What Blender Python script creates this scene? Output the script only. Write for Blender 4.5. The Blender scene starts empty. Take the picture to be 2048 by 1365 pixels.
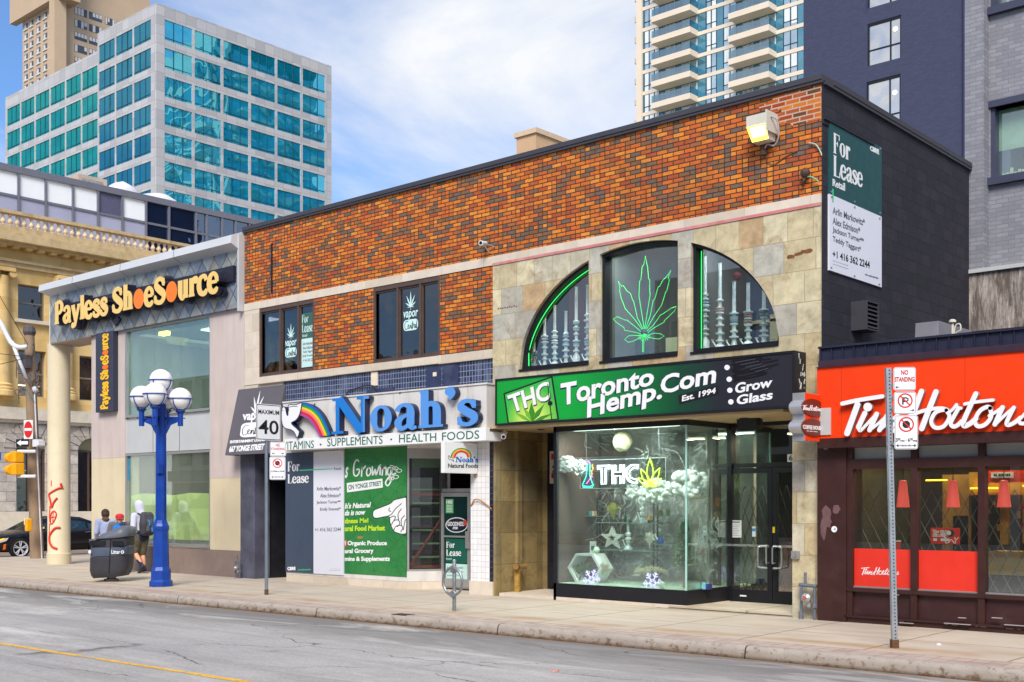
import bpy, math, random
from mathutils import Vector, Matrix, noise
from mathutils.geometry import tessellate_polygon

random.seed(7)
SC = bpy.context.scene
COL = SC.collection

# ------------------------------------------------------------------ camera, sky, sun, exposure
FPX, CX, HY, CAMH = 2312.6, 1024.0, 1008.0, 1.7      # focal length, principal column and horizon row of the 2048 px wide photograph
ANG = math.atan2(2614.0, FPX)                        # the street runs this far left of the view axis
FWD = Vector((-math.cos(ANG), math.sin(ANG), 0)); RGT = Vector((math.sin(ANG), math.cos(ANG), 0))
cam = bpy.data.cameras.new('camera'); camo = bpy.data.objects.new('camera', cam); COL.objects.link(camo)
camo.location = (0, 0, CAMH)
camo.rotation_euler = (math.radians(90), 0, math.atan2(-FWD.x, FWD.y))
cam.sensor_width = 36; cam.lens = 36 * FPX / 2048
cam.shift_y = (HY - 682.5) / 2048
cam.clip_start = 0.1; cam.clip_end = 3000
SC.camera = camo
SC.view_settings.view_transform = 'Standard'; SC.view_settings.look = 'None'
SC.view_settings.gamma = 1; SC.view_settings.exposure = 1.2
SC.render.engine = 'CYCLES'
SC.cycles.max_bounces = 7; SC.cycles.diffuse_bounces = 3; SC.cycles.glossy_bounces = 4
SC.cycles.transparent_max_bounces = 10; SC.cycles.transmission_bounces = 4
SC.cycles.sample_clamp_indirect = 6
try: SC.cycles.use_denoising = True
except Exception: pass

SUN_EL, SUN_AZ = math.radians(43), math.radians(146)   # azimuth clockwise from +Y
w = bpy.data.worlds.new('World'); SC.world = w; w.use_nodes = True
wn = w.node_tree; wn.nodes.clear()
def wnode(t, **k):
    n = wn.nodes.new(t)
    for a, v in k.items(): setattr(n, a, v)
    return n
sky = wnode('ShaderNodeTexSky', sky_type='NISHITA', sun_disc=False, sun_elevation=SUN_EL, sun_rotation=SUN_AZ)
sky.air_density = 1.0; sky.dust_density = 0.1; sky.ozone_density = 4.0
tc = wnode('ShaderNodeTexCoord'); mp = wnode('ShaderNodeMapping'); mp.inputs['Scale'].default_value = (1.0, 1.0, 2.4)
mp.inputs['Rotation'].default_value = (0.0, 0.25, 0.9)
mp.inputs['Location'].default_value = (3.1, 1.3, 0.7)
vr = wnode('ShaderNodeVectorRotate', rotation_type='Z_AXIS'); vr.inputs['Angle'].default_value = 0.13
wn.links.new(tc.outputs['Generated'], vr.inputs['Vector']); wn.links.new(vr.outputs[0], mp.inputs['Vector'])
n1 = wnode('ShaderNodeTexNoise'); n1.inputs['Scale'].default_value = 1.7; n1.inputs['Detail'].default_value = 11; n1.inputs['Roughness'].default_value = 0.57; n1.inputs['Distortion'].default_value = 0.55
wn.links.new(mp.outputs['Vector'], n1.inputs['Vector'])
cr = wnode('ShaderNodeValToRGB'); cr.color_ramp.elements[0].position = 0.40; cr.color_ramp.elements[1].position = 0.66
cr.color_ramp.elements[0].color = (0.06, 0.06, 0.06, 1); cr.color_ramp.elements[1].color = (1, 1, 1, 1)
wn.links.new(n1.outputs['Fac'], cr.inputs['Fac'])
cmix = wnode('ShaderNodeMixRGB'); cmix.inputs['Color2'].default_value = (4.9, 5.0, 5.15, 1)
hz = wnode('ShaderNodeMixRGB', blend_type='MULTIPLY'); hz.inputs['Fac'].default_value = 1; hz.inputs['Color2'].default_value = (0.50, 0.74, 0.95, 1)
wn.links.new(sky.outputs['Color'], hz.inputs['Color1']); wn.links.new(cr.outputs['Color'], cmix.inputs['Fac']); wn.links.new(hz.outputs['Color'], cmix.inputs['Color1'])
bg = wnode('ShaderNodeBackground'); bg.inputs['Strength'].default_value = 0.085
wo = wnode('ShaderNodeOutputWorld')
wn.links.new(cmix.outputs['Color'], bg.inputs['Color']); wn.links.new(bg.outputs['Background'], wo.inputs['Surface'])
sl = bpy.data.lights.new('sun', 'SUN'); sl.energy = 1.9; sl.angle = math.radians(26); sl.color = (1.0, 0.95, 0.87)
so = bpy.data.objects.new('sun', sl); COL.objects.link(so)
sd = Vector((math.sin(SUN_AZ) * math.cos(SUN_EL), math.cos(SUN_AZ) * math.cos(SUN_EL), math.sin(SUN_EL)))
so.rotation_euler = (-sd).to_track_quat('-Z', 'Y').to_euler(); so.location = (0, -10, 40)

# ------------------------------------------------------------------ helpers: turning photograph pixels into points of known planes
def ray(px, py): return FWD + RGT * ((px - CX) / FPX) + Vector((0, 0, (HY - py) / FPX))
CAMP = Vector((0, 0, CAMH))
class Fr:
    """a plane with axes U (right), V (up), N (towards the viewer)"""
    def __init__(s, o, U, V): s.o = Vector(o); s.U = Vector(U).normalized(); s.V = Vector(V).normalized(); s.N = s.U.cross(s.V)
    def pt(s, u, v, w=0): return s.o + s.U * u + s.V * v + s.N * w
    def px(s, x, y):
        d = ray(x, y); k = (s.o - CAMP).dot(s.N) / d.dot(s.N); p = CAMP + d * k - s.o
        return p.dot(s.U), p.dot(s.V)
def FY(y): return Fr((0, y, 0), (1, 0, 0), (0, 0, 1))       # faces -Y (the street)
def FX(x): return Fr((x, 0, 0), (0, 1, 0), (0, 0, 1))       # faces +X
def XY(px, y): return FY(y).px(px, HY)[0]                    # X on plane Y
def ZY(px, py, y): return FY(y).px(px, py)[1]
def YX(px, x): return FX(x).px(px, HY)[0]                    # Y on plane X
def zm(ox, oy, s): return lambda x, y: (ox + x / s, oy + y / s)   # coordinates read from an enlarged crop

# ------------------------------------------------------------------ mesh builder
WL = {}
class MB:
    def __init__(s): s.v = []; s.f = []; s.m = []
    def add(s, vs, fs, mi=0):
        n = len(s.v); s.v += [Vector(p) for p in vs]; s.f += [tuple(n + i for i in f) for f in fs]; s.m += [mi] * len(fs); return s
    def box(s, x0, x1, y0, y1, z0, z1, mi=0):
        return s.add([(x0,y0,z0),(x1,y0,z0),(x1,y1,z0),(x0,y1,z0),(x0,y0,z1),(x1,y0,z1),(x1,y1,z1),(x0,y1,z1)],
                     [(0,3,2,1),(4,5,6,7),(0,1,5,4),(1,2,6,5),(2,3,7,6),(3,0,4,7)], mi)
    def fbox(s, fr, u0, u1, v0, v1, w0, w1, mi=0):
        P = fr.pt
        return s.add([P(u0,v0,w0),P(u1,v0,w0),P(u1,v0,w1),P(u0,v0,w1),P(u0,v1,w0),P(u1,v1,w0),P(u1,v1,w1),P(u0,v1,w1)],
                     [(0,1,2,3),(7,6,5,4),(3,2,6,7),(2,1,5,6),(1,0,4,5),(0,3,7,4)], mi)
    def quad(s, a, b, c, d, mi=0): return s.add([a, b, c, d], [(0,1,2,3)], mi)
    def shape(s, fr, sh, w0, w1, mp=None, mi=0, ms=None):
        """a flat outline, extruded from w0 (back) to w1 (front)"""
        ms = mi if ms is None else ms
        vs, fs = sh
        q = [mp(a, b) if mp else (a, b) for a, b in vs]
        n = len(s.v); s.v += [fr.pt(a, b, w1) for a, b in q]
        ar = 0
        for f in fs:
            for i in range(len(f)):
                a, b = q[f[i]], q[f[(i+1) % len(f)]]; ar += a[0]*b[1] - a[1]*b[0]
        fl = [tuple(f) if ar > 0 else tuple(reversed(f)) for f in fs]
        s.f += [tuple(n + i for i in f) for f in fl]; s.m += [mi] * len(fl)
        if abs(w1 - w0) > 1e-6:
            k = len(s.v); s.v += [fr.pt(a, b, w0) for a, b in q]
            cnt = {}
            for f in fl:
                for i in range(len(f)):
                    e = (f[i], f[(i+1) % len(f)]); cnt[e] = 1
            for (a, b) in cnt:
                if (b, a) not in cnt:
                    s.f.append((n+b, n+a, k+a, k+b)); s.m.append(ms)
        return s
    def plate(s, fr, outer, holes, w0, w1, mi=0, ms=None, mp=None): return s.shape(fr, plate2d(outer, holes), w0, w1, mp, mi, ms)
    def tube(s, pts, r, n=8, closed=False, caps=True, mi=0):
        pts = [Vector(p) for p in pts]; L = len(pts); R = r if isinstance(r, (list, tuple)) else [r] * L
        base = len(s.v); up = None
        for i in range(L):
            a = pts[(i-1) % L] if (closed or i > 0) else pts[i]; b = pts[(i+1) % L] if (closed or i < L-1) else pts[i]
            d = (b - a); d = d.normalized() if d.length > 1e-9 else Vector((0,0,1))
            if up is None:
                up = Vector((0,0,1)) if abs(d.z) < .9 else Vector((1,0,0))
            e = d.cross(up); e = e.normalized() if e.length > 1e-6 else d.orthogonal().normalized()
            up = e.cross(d).normalized()
            for k in range(n):
                t = 2*math.pi*k/n; s.v.append(pts[i] + (e*math.cos(t) + up*math.sin(t))*R[i])
        for i in range(L if closed else L-1):
            j = (i+1) % L
            for k in range(n):
                s.f.append((base+i*n+k, base+i*n+(k+1) % n, base+j*n+(k+1) % n, base+j*n+k)); s.m.append(mi)
        if caps and not closed:
            s.f.append(tuple(base+k for k in reversed(range(n)))); s.m.append(mi)
            s.f.append(tuple(base+(L-1)*n+k for k in range(n))); s.m.append(mi)
        return s
    def lathe(s, prof, c, n=20, axis='Z', mi=0, sx=1, sy=1, rot=0, caps=True):
        base = len(s.v); c = Vector(c)
        for (r, z) in prof:
            for k in range(n):
                t = 2*math.pi*k/n + rot; a, b = r*math.cos(t)*sx, r*math.sin(t)*sy
                s.v.append(c + (Vector((a, b, z)) if axis == 'Z' else Vector((a, -z, b)) if axis == 'Y' else Vector((z, a, b))))
        L = len(prof)
        for i in range(L-1):
            for k in range(n):
                s.f.append((base+i*n+k, base+i*n+(k+1) % n, base+(i+1)*n+(k+1) % n, base+(i+1)*n+k)); s.m.append(mi)
        if caps and prof[0][0] > 1e-5: s.f.append(tuple(base+k for k in reversed(range(n)))); s.m.append(mi)
        if caps and prof[-1][0] > 1e-5: s.f.append(tuple(base+(L-1)*n+k for k in range(n))); s.m.append(mi)
        return s
    def ball(s, c, r, n=16, m=10, mi=0, sx=1, sy=1, sz=1, f=None):
        base = len(s.v); c = Vector(c)
        for i in range(m+1):
            p = math.pi*i/m
            for k in range(n):
                t = 2*math.pi*k/n; d = Vector((math.sin(p)*math.cos(t), math.sin(p)*math.sin(t), -math.cos(p)))
                q = f(d) if f else 1
                s.v.append(c + Vector((d.x*sx, d.y*sy, d.z*sz))*r*q)
        for i in range(m):
            for k in range(n):
                s.f.append((base+i*n+k, base+i*n+(k+1) % n, base+(i+1)*n+(k+1) % n, base+(i+1)*n+k)); s.m.append(mi)
        return s
    def build(s, name, mats, parent=None, smooth=False, label=None, cat=None, group=None, kind=None, bevel=0, autosm=None):
        mats = mats if isinstance(mats, (list, tuple)) else [mats]
        if parent is not None: L = WL[parent.name]
        else:
            xs = [p.x for p in s.v]; ys = [p.y for p in s.v]; L = Vector(((min(xs)+max(xs))/2, (min(ys)+max(ys))/2, min(p.z for p in s.v)))
        me = bpy.data.meshes.new(name); me.from_pydata([p - L for p in s.v], [], s.f); me.update()
        for m in mats: me.materials.append(m)
        if len(mats) > 1: me.polygons.foreach_set('material_index', s.m)
        if smooth: me.polygons.foreach_set('use_smooth', [True]*len(me.polygons))
        o = bpy.data.objects.new(name, me); COL.objects.link(o)
        if autosm and smooth:
            try: me.set_sharp_from_angle(angle=math.radians(autosm))
            except Exception: pass
        if parent is not None: o.parent = parent
        else: o.location = L
        WL[o.name] = L
        tag(o, label, cat, group, kind)
        if bevel:
            b = o.modifiers.new('bevel', 'BEVEL'); b.width = bevel; b.segments = 2; b.limit_method = 'ANGLE'
        return o
def tag(o, label=None, cat=None, group=None, kind=None):
    if label: o['label'] = label
    if cat: o['category'] = cat
    if group: o['group'] = group
    if kind: o['kind'] = kind
    return o
def thing(name, label, cat, loc, group=None):
    o = bpy.data.objects.new(name, None); COL.objects.link(o); o.location = loc; o.empty_display_size = .2
    WL[o.name] = Vector(loc); return tag(o, label, cat, group)
def copy_tree(o, parent=None, loc=None, rotz=None, label=None):
    c = o.copy(); COL.objects.link(c)
    if parent is not None: c.parent = parent
    if loc is not None: c.location = loc
    if rotz is not None: c.rotation_euler.z = rotz
    if label: c['label'] = label
    for ch in list(o.children): copy_tree(ch, c)
    return c
def plate2d(outer, holes=()):
    loops = [[Vector((a, b, 0)) for a, b in outer]] + [[Vector((a, b, 0)) for a, b in h] for h in holes]
    tri = tessellate_polygon(loops)
    vs = [(p.x, p.y) for l in loops for p in l]
    out = []
    for t in tri:
        a, b, c = [vs[i] for i in t]
        ar = (b[0]-a[0])*(c[1]-a[1]) - (b[1]-a[1])*(c[0]-a[0])
        if abs(ar) < 1e-12: continue
        out.append(tuple(t) if ar > 0 else tuple(reversed(t)))
    return vs, out
def rect(u0, u1, v0, v1): return [(u0, v0), (u1, v0), (u1, v1), (u0, v1)]
def rrect(u0, u1, v0, v1, r, n=5):
    o = []
    for cx, cy, a in ((u1-r, v0+r, -90), (u1-r, v1-r, 0), (u0+r, v1-r, 90), (u0+r, v0+r, 180)):
        for i in range(n+1):
            t = math.radians(a + 90*i/n); o.append((cx + r*math.cos(t), cy + r*math.sin(t)))
    return o
def ell(cx, cy, rx, ry, n=28, a0=0, a1=360):
    return [(cx + rx*math.cos(math.radians(a0 + (a1-a0)*i/n)), cy + ry*math.sin(math.radians(a0 + (a1-a0)*i/n))) for i in range(n if a1-a0 == 360 else n+1)]
def cat(pts, n=6, closed=False):
    """Catmull-Rom through points of any dimension"""
    P = [tuple(p) for p in pts]; L = len(P); o = []
    rng = range(L if closed else L-1)
    for i in rng:
        g = lambda k: P[k % L] if closed else P[max(0, min(L-1, k))]
        a, b, c, d = g(i-1), g(i), g(i+1), g(i+2)
        for j in range(n):
            t = j/n
            o.append(tuple(.5*((2*b[k]) + (-a[k]+c[k])*t + (2*a[k]-5*b[k]+4*c[k]-d[k])*t*t + (-a[k]+3*b[k]-3*c[k]+d[k])*t**3) for k in range(len(b))))
    if not closed: o.append(P[-1])
    return o
def ribbon(pts, wd=None, closed=False, cap=True):
    """a pen stroke: points (x, y[, width])"""
    P = [(p[0], p[1], p[2] if len(p) > 2 else wd) for p in pts]; L = len(P); vs = []; fs = []
    for i in range(L):
        a = P[(i-1) % L] if (closed or i > 0) else P[i]; b = P[(i+1) % L] if (closed or i < L-1) else P[i]
        dx, dy = b[0]-a[0], b[1]-a[1]; l = math.hypot(dx, dy) or 1; nx, ny = -dy/l, dx/l; h = P[i][2]/2
        vs += [(P[i][0]+nx*h, P[i][1]+ny*h), (P[i][0]-nx*h, P[i][1]-ny*h)]
    for i in range(L if closed else L-1):
        j = (i+1) % L; fs.append((2*i+1, 2*j+1, 2*j, 2*i))
    if cap and not closed:
        for i, s in ((0, -1), (L-1, 1)):
            a = P[max(0, i-1)] if i else P[0]; b = P[i] if i else P[1]
            t0 = math.atan2(b[1]-a[1], b[0]-a[0]); h = P[i][2]/2; k0 = len(vs); ring = []
            for q in range(1, 5):
                t = t0 + (math.pi/2 - math.pi*q/5 if s > 0 else -math.pi/2 - math.pi*q/5)
                vs.append((P[i][0]+h*math.cos(t), P[i][1]+h*math.sin(t))); ring.append(k0+q-1)
            fs.append(tuple(reversed([2*i] + ring + [2*i+1])) if s > 0 else tuple(reversed([2*i+1] + ring + [2*i])))
    return vs, fs
def join2(shapes):
    vs, fs = [], []
    for a, b in shapes:
        n = len(vs); vs += list(a); fs += [tuple(n+i for i in f) for f in b]
    return vs, fs
def xf(sh, sx=1, sy=1, tx=0, ty=0, rot=0, shear=0):
    c, s = math.cos(rot), math.sin(rot); o = []
    for a, b in sh[0]:
        a, b = a*sx + b*sy*shear, b*sy; o.append((a*c - b*s + tx, a*s + b*c + ty))
    return o, sh[1]
_tc = {}
def text2d(s, bold=0.0, shear=0.0, res=3, space=1.0):
    """text outline with the built-in font, scaled so its bounding box is 0..1 by 0..1; also returns width / height"""
    k = (s, bold, shear, res, space)
    if k in _tc: return _tc[k]
    cu = bpy.data.curves.new('text', 'FONT'); cu.body = s; cu.offset = bold; cu.shear = shear; cu.resolution_u = res; cu.space_character = space
    ob = bpy.data.objects.new('text', cu); me = ob.to_mesh()
    vs = [(p.co.x, p.co.y) for p in me.vertices]; fs = [tuple(p.vertices) for p in me.polygons]
    ob.to_mesh_clear(); bpy.data.objects.remove(ob); bpy.data.curves.remove(cu)
    x0 = min(a for a, b in vs); x1 = max(a for a, b in vs); y0 = min(b for a, b in vs); y1 = max(b for a, b in vs)
    m = {}; out = []; idx = []
    for a, b in vs:
        q = (round(a, 5), round(b, 5))
        if q not in m: m[q] = len(out); out.append(((a-x0)/(x1-x0), (b-y0)/(y1-y0)))
        idx.append(m[q])
    ff = []
    for f in fs:
        g = []
        for i in f:
            if idx[i] not in g: g.append(idx[i])
        if len(g) > 2: ff.append(tuple(g))
    _tc[k] = ((out, ff), (x1-x0)/(y1-y0)); return _tc[k]
def qmap(fr, q, z=None, W=1.0, H=1.0, b0=0.0):
    """bilinear map of a W by H box onto four photograph points TL, TR, BR, BL of a plane"""
    TL, TR, BR, BL = [fr.px(*(z(*p) if z else p)) for p in q]
    def m(a, b):
        a /= W; b = (b - b0) / H
        return tuple((BL[k]*(1-a)+BR[k]*a)*(1-b) + (TL[k]*(1-a)+TR[k]*a)*b for k in (0, 1))
    return m
def tq(mb, fr, s, q, z=None, w0=0.0, w1=0.003, bold=0.0, shear=0.0, mi=0, ms=None, space=1.0, res=3):
    sh, asp = text2d(s, bold, shear, res, space); mb.shape(fr, sh, w0, w1, qmap(fr, q, z), mi, ms)
def tb(mb, fr, s, u0, u1, v0, v1, w0=0.0, w1=0.003, bold=0.0, shear=0.0, mi=0, ms=None, align='F'):
    sh, asp = text2d(s, bold, shear)
    if align != 'F':
        wd = min(u1-u0, (v1-v0)*asp)
        if align == 'L': u1 = u0+wd
        elif align == 'R': u0 = u1-wd
        else: c = (u0+u1)/2; u0, u1 = c-wd/2, c+wd/2
    mb.shape(fr, sh, w0, w1, lambda a, b: (u0+(u1-u0)*a, v0+(v1-v0)*b), mi, ms)

def ceiling_or_fill_lamp(parent, x0, x1, y0, y1, z, watts, col=(1, .93, .82), name='ceiling_or_fill_lamp', vis=2.0):
    """a lit ceiling panel with an area light, mostly added to brighten interiors"""
    mb = MB(); mb.box(x0, x1, y0, y1, z, z+.03)
    key = 'lit_panel_%02d_%02d' % (int(col[1]*99), int(col[2]*99))
    m = bpy.data.materials.get(key)
    if not m:
        m = bpy.data.materials.new(key); m.use_nodes = True; b = m.node_tree.nodes['Principled BSDF']; b.inputs['Emission Color'].default_value = (*col, 1); b.inputs['Emission Strength'].default_value = vis
    o = mb.build(name, m, parent)
    l = bpy.data.lights.new(name, 'AREA'); l.shape = 'RECTANGLE'; l.size = x1-x0; l.size_y = y1-y0; l.energy = watts; l.color = col
    lo = bpy.data.objects.new(name + '_light', l); COL.objects.link(lo); lo.location = ((x0+x1)/2, (y0+y1)/2, z-.01)
    return o
# serif letters drawn as pen strokes: T thick stem, t hairline, s serif half width
def serif(ch, T, t, s, q):
    R = []
    def st(*p, n=7, closed=False, cap=False): R.append(ribbon(cat(p, n, closed), None, closed, cap))
    def ln(x0, y0, x1, y1, wd): R.append(ribbon([(x0, y0, wd), (x1, y1, wd)], cap=False))
    def sf(x, y, l=None, r=None):
        l = s if l is None else l; r = s if r is None else r
        yy = y+q/2 if y < .3 else y-q/2
        ln(x-T/2-l, yy, x+T/2+r, yy, q)
    def bowl(cx, cy, rx, ry):
        R.append(ribbon([(cx+(rx-(t+(T-t)*math.cos(a)**2)/2)*math.cos(a), cy+(ry-(t+(T-t)*math.cos(a)**2)/2)*math.sin(a), t+(T-t)*math.cos(a)**2) for a in [2*math.pi*i/32 for i in range(32)]], None, True))
    xh = .70
    if ch == 'N':
        a = T*.55; ln(.16, 0, .16, 1, a); ln(.92, 0, .92, 1, a); ln(.20, .985, .88, .015, T*1.1); sf(.16, 0, s+.02, s+.02); sf(.92, 1, s+.02, s+.02); ln(.0, 1-q/2, .3, 1-q/2, q); return R, 1.10
    if ch == 'o': bowl(.31, xh/2, .31, xh/2+.015); return R, .66
    if ch == 'a':
        st((.07, .50, T*.8), (.13, .62, T*.55), (.26, .68, t*1.2), (.40, .62, T*.8), (.44, .48, T), (.44, .30, T), (.44, .12, T), (.49, .03, T*.6), (.60, .05, t))
        st((.42, .42, t), (.22, .34, T*.6), (.10, .20, T), (.15, .05, T*.7), (.27, .04, t*1.4), (.43, .17, t)); return R, .63
    if ch == 'h':
        ln(.15, 0, .15, 1.04, T); st((.17, .52, t), (.28, .66, t*1.6), (.42, .62, T*.8), (.47, .46, T), (.47, 0, T)); sf(.15, 0); sf(.47, 0); ln(.02, 1.04-q/2, .15, 1.04-q/2, q); return R, .68
    if ch == 'n':
        ln(.15, 0, .15, xh, T); st((.17, .52, t), (.28, .66, t*1.6), (.42, .62, T*.8), (.47, .46, T), (.47, 0, T)); sf(.15, 0); sf(.47, 0); ln(.02, xh-q/2, .15, xh-q/2, q); return R, .68
    if ch == "'":
        st((.10, 1.0, T*1.0), (.15, .90, T*.8), (.09, .74, t*.7)); R.append(plate2d(ell(.09, .96, T*.62, T*.62, 16))); return R, .24
    if ch in 'sS':
        k = 1 if ch == 's' else 1.42; e = 1.0 if ch == 's' else 1.06
        p = [(.43, .50, t*1.4), (.38, .62, t*1.4), (.25, .67, t*1.3), (.12, .61, T*.7), (.11, .49, T), (.24, .37, T*1.05), (.40, .26, T*1.05), (.43, .14, T*.85), (.34, .04, t*1.5), (.22, .02, t*1.3), (.09, .07, t*1.4), (.05, .20, t*1.3)]
        R.append(ribbon(cat([(a*k*.98, b*k*1.0, c_*e) for a, b, c_ in p], 6), None, False, False))
        for (x, y0, y1) in ((.43, .46, .67), (.05, .02, .24)): ln(x*k*.98, y0*k, x*k*.98, y1*k, q*1.2)
        return R, .52*k
    if ch == 'e':
        st((.05, .38, t), (.50, .38, t), n=1)
        st((.50, .36, T*.7), (.47, .55, T*.75), (.32, .69, t*1.2), (.14, .60, T*.8), (.07, .36, T), (.13, .12, T*.9), (.30, .02, t*1.5), (.44, .07, t*1.6), (.52, .17, t)); return R, .60
    if ch == 'F':
        ln(.17, 0, .17, 1, T); ln(.05, 1-q/2, .66, 1-q/2, q); ln(.64, 1, .64, .74, q*1.1); ln(.17, .52, .48, .52, q); ln(.46, .40, .46, .64, q); sf(.17, 0); return R, .70
    if ch == 'L':
        ln(.17, 0, .17, 1, T); ln(.05, q/2, .66, q/2, q); ln(.64, 0, .64, .27, q*1.1); sf(.17, 1); return R, .72
    if ch == 'P':
        ln(.17, 0, .17, 1, T); st((.17, 1-t/2, t), (.38, .98, t*1.3), (.53, .88, T*.8), (.56, .74, T), (.52, .60, T*.8), (.38, .49, t*1.3), (.17, .47, t)); sf(.17, 0); ln(.03, 1-q/2, .17, 1-q/2, q); return R, .66
    if ch == 'r':
        ln(.15, 0, .15, xh, T); st((.17, .48, t), (.26, .62, t*1.5), (.36, .66, T*.6)); R.append(plate2d(ell(.39, .60, T*.55, T*.55, 14))); sf(.15, 0); ln(.02, xh-q/2, .15, xh-q/2, q); return R, .50
    if ch == 'l':
        ln(.15, 0, .15, 1.04, T); sf(.15, 0); ln(.02, 1.04-q/2, .15, 1.04-q/2, q); return R, .32
    if ch == 'u':
        ln(.47, 0, .47, xh, T); st((.15, xh, T), (.15, .24, T), (.20, .08, T*.8), (.30, .03, t*1.6), (.45, .16, t)); ln(.02, xh-q/2, .15, xh-q/2, q); ln(.36, xh-q/2, .47, xh-q/2, q); ln(.47, q/2, .60, q/2, q); return R, .66
    if ch == 'c':
        st((.48, .50, T*.7), (.42, .63, t*1.5), (.29, .68, t*1.2), (.13, .58, T*.8), (.07, .35, T), (.13, .12, T*.9), (.30, .02, t*1.5), (.44, .07, t*1.6), (.51, .18, t)); return R, .57
    if ch == 'y':
        ln(.10, xh-.02, .32, .02, T*.95); st((.56, xh-.02, t*1.5), (.34, .05, t*1.5), (.25, -.18, t*1.5), (.12, -.22, T*.6)); R.append(plate2d(ell(.11, -.19, T*.5, T*.5, 14))); ln(-.02, xh-q/2, .26, xh-q/2, q); ln(.42, xh-q/2, .66, xh-q/2, q); return R, .64
    if ch == 'O': R.append(plate2d(ell(.33, xh/2, .34, xh/2+.05, 30))); return R, .70
    return R, .30
def serif_word(s, T=.2, t=.07, sfw=.06, q=.055, gap=.03, only=None, skip=''):
    x = 0; out = []
    for ch in s:
        R, adv = serif(ch, T, t, sfw, q)
        if (only is None or ch in only) and ch not in skip: out += [xf(r, tx=x) for r in R]
        x += adv + gap
    return out, x - gap
def wq(mb, fr, s, Q, z=None, w0=0, w1=.003, mi=0, ms=None, **k):
    """serif word onto four photograph points (cap line and base line)"""
    R, W = serif_word(s, **k)
    for i, r in enumerate(R): mb.shape(fr, r, w0, w1 + (i % 9)*.0002, qmap(fr, Q, z, W=W), mi, ms)
def leaf2d(n=7, spread=250, wid=.13):
    """seven-bladed leaf, stem at the origin, height 1"""
    out = []
    for i in range(n):
        a = math.radians(90 + spread*(i/(n-1) - .5)); k = abs(i-(n-1)/2)/((n-1)/2); L = 1 - .62*k**1.4
        pts = []
        for sgn in (1, -1):
            rng = [0, .15, .35, .55, .75, .9, 1] if sgn == 1 else [.9, .75, .55, .35, .15]
            for t_ in rng:
                pts.append((L*t_*math.cos(a) - sgn*wid*L*math.sin(math.pi*min(1, t_**.8))*math.sin(a)*.6, L*t_*math.sin(a) + sgn*wid*L*math.sin(math.pi*min(1, t_**.8))*math.cos(a)*.6))
        out.append(plate2d(pts))
    out.append(ribbon([(0, 0, .03), (0, -.22, .03)], cap=False))
    return out

# ------------------------------------------------------------------ materials
def lin(c): c /= 255.0; return c/12.92 if c <= .04045 else ((c+.055)/1.055)**2.4
def C(r, g, b): return (lin(r), lin(g), lin(b), 1)
class G:
    def __init__(s, name):
        s.m = bpy.data.materials.new(name); s.m.use_nodes = True; s.t = s.m.node_tree; s.t.nodes.clear()
        s.out = s.n('ShaderNodeOutputMaterial')
    def n(s, ty, _in=None, **k):
        x = s.t.nodes.new(ty)
        for a, v in k.items(): setattr(x, a, v)
        for a, v in (_in or {}).items(): s.set(x, a, v)
        return x
    def set(s, x, a, v):
        i = x.inputs[a]
        if isinstance(v, bpy.types.NodeSocket): s.t.links.new(v, i)
        else:
            if isinstance(v, tuple): v = v[:3] if i.type == 'VECTOR' else (*v, 1)[:4]
            i.default_value = v
    def pos(s): return s.n('ShaderNodeNewGeometry').outputs['Position']
    def math(s, op, a, b=0.0, c=0.0):
        x = s.n('ShaderNodeMath', operation=op)
        for i, v in enumerate((a, b, c)): s.set(x, i, v)
        return x.outputs[0]
    def sep(s, v): x = s.n('ShaderNodeSeparateXYZ', {0: v}); return x.outputs
    def comb(s, a, b, c=0.0): return s.n('ShaderNodeCombineXYZ', {0: a, 1: b, 2: c}).outputs[0]
    def noise(s, v, scale, detail=4, rough=.55, dist=0.0): return s.n('ShaderNodeTexNoise', {'Vector': v, 'Scale': scale, 'Detail': detail, 'Roughness': rough, 'Distortion': dist}).outputs['Fac']
    def vmul(s, v, k): return s.n('ShaderNodeVectorMath', {0: v, 1: k}, operation='MULTIPLY').outputs[0]
    def ramp(s, f, stops, interp='LINEAR'):
        x = s.n('ShaderNodeValToRGB', {'Fac': f}); r = x.color_ramp; r.interpolation = interp
        while len(r.elements) < len(stops): r.elements.new(.5)
        for e, (p, c) in zip(r.elements, stops): e.position = p; e.color = c if len(c) == 4 else (*c, 1)
        return x.outputs['Color']
    def mix(s, f, a, b, mode='MIX'): x = s.n('ShaderNodeMixRGB', {'Fac': f, 'Color1': a, 'Color2': b}, blend_type=mode); return x.outputs[0]
    def map(s, v, a, b, c, d): return s.n('ShaderNodeMapRange', {'Value': v, 'From Min': a, 'From Max': b, 'To Min': c, 'To Max': d}).outputs[0]
    def bump(s, h, strength=.3, dist=.01, normal=None):
        k = {'Height': h, 'Strength': strength, 'Distance': dist}
        if normal: k['Normal'] = normal
        return s.n('ShaderNodeBump', k).outputs[0]
    def bsdf(s, col, rough=.7, metal=0.0, normal=None, spec=.5, **k):
        d = {'Base Color': col, 'Roughness': rough, 'Metallic': metal, 'Specular IOR Level': spec}; d.update(k)
        if normal: d['Normal'] = normal
        x = s.n('ShaderNodeBsdfPrincipled', d); s.t.links.new(x.outputs[0], s.out.inputs[0]); return x
    def vary(s, col, amt, scale, v=None, z=1.0):
        v = v or s.pos()
        f = s.noise(s.vmul(v, (1, 1, z)), scale, 5, .6)
        k = s.map(f, .3, .7, 1-amt, 1+amt)
        return s.n('ShaderNodeVectorMath', {0: col, 1: s.comb(k, k, k)}, operation='MULTIPLY').outputs[0]
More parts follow.
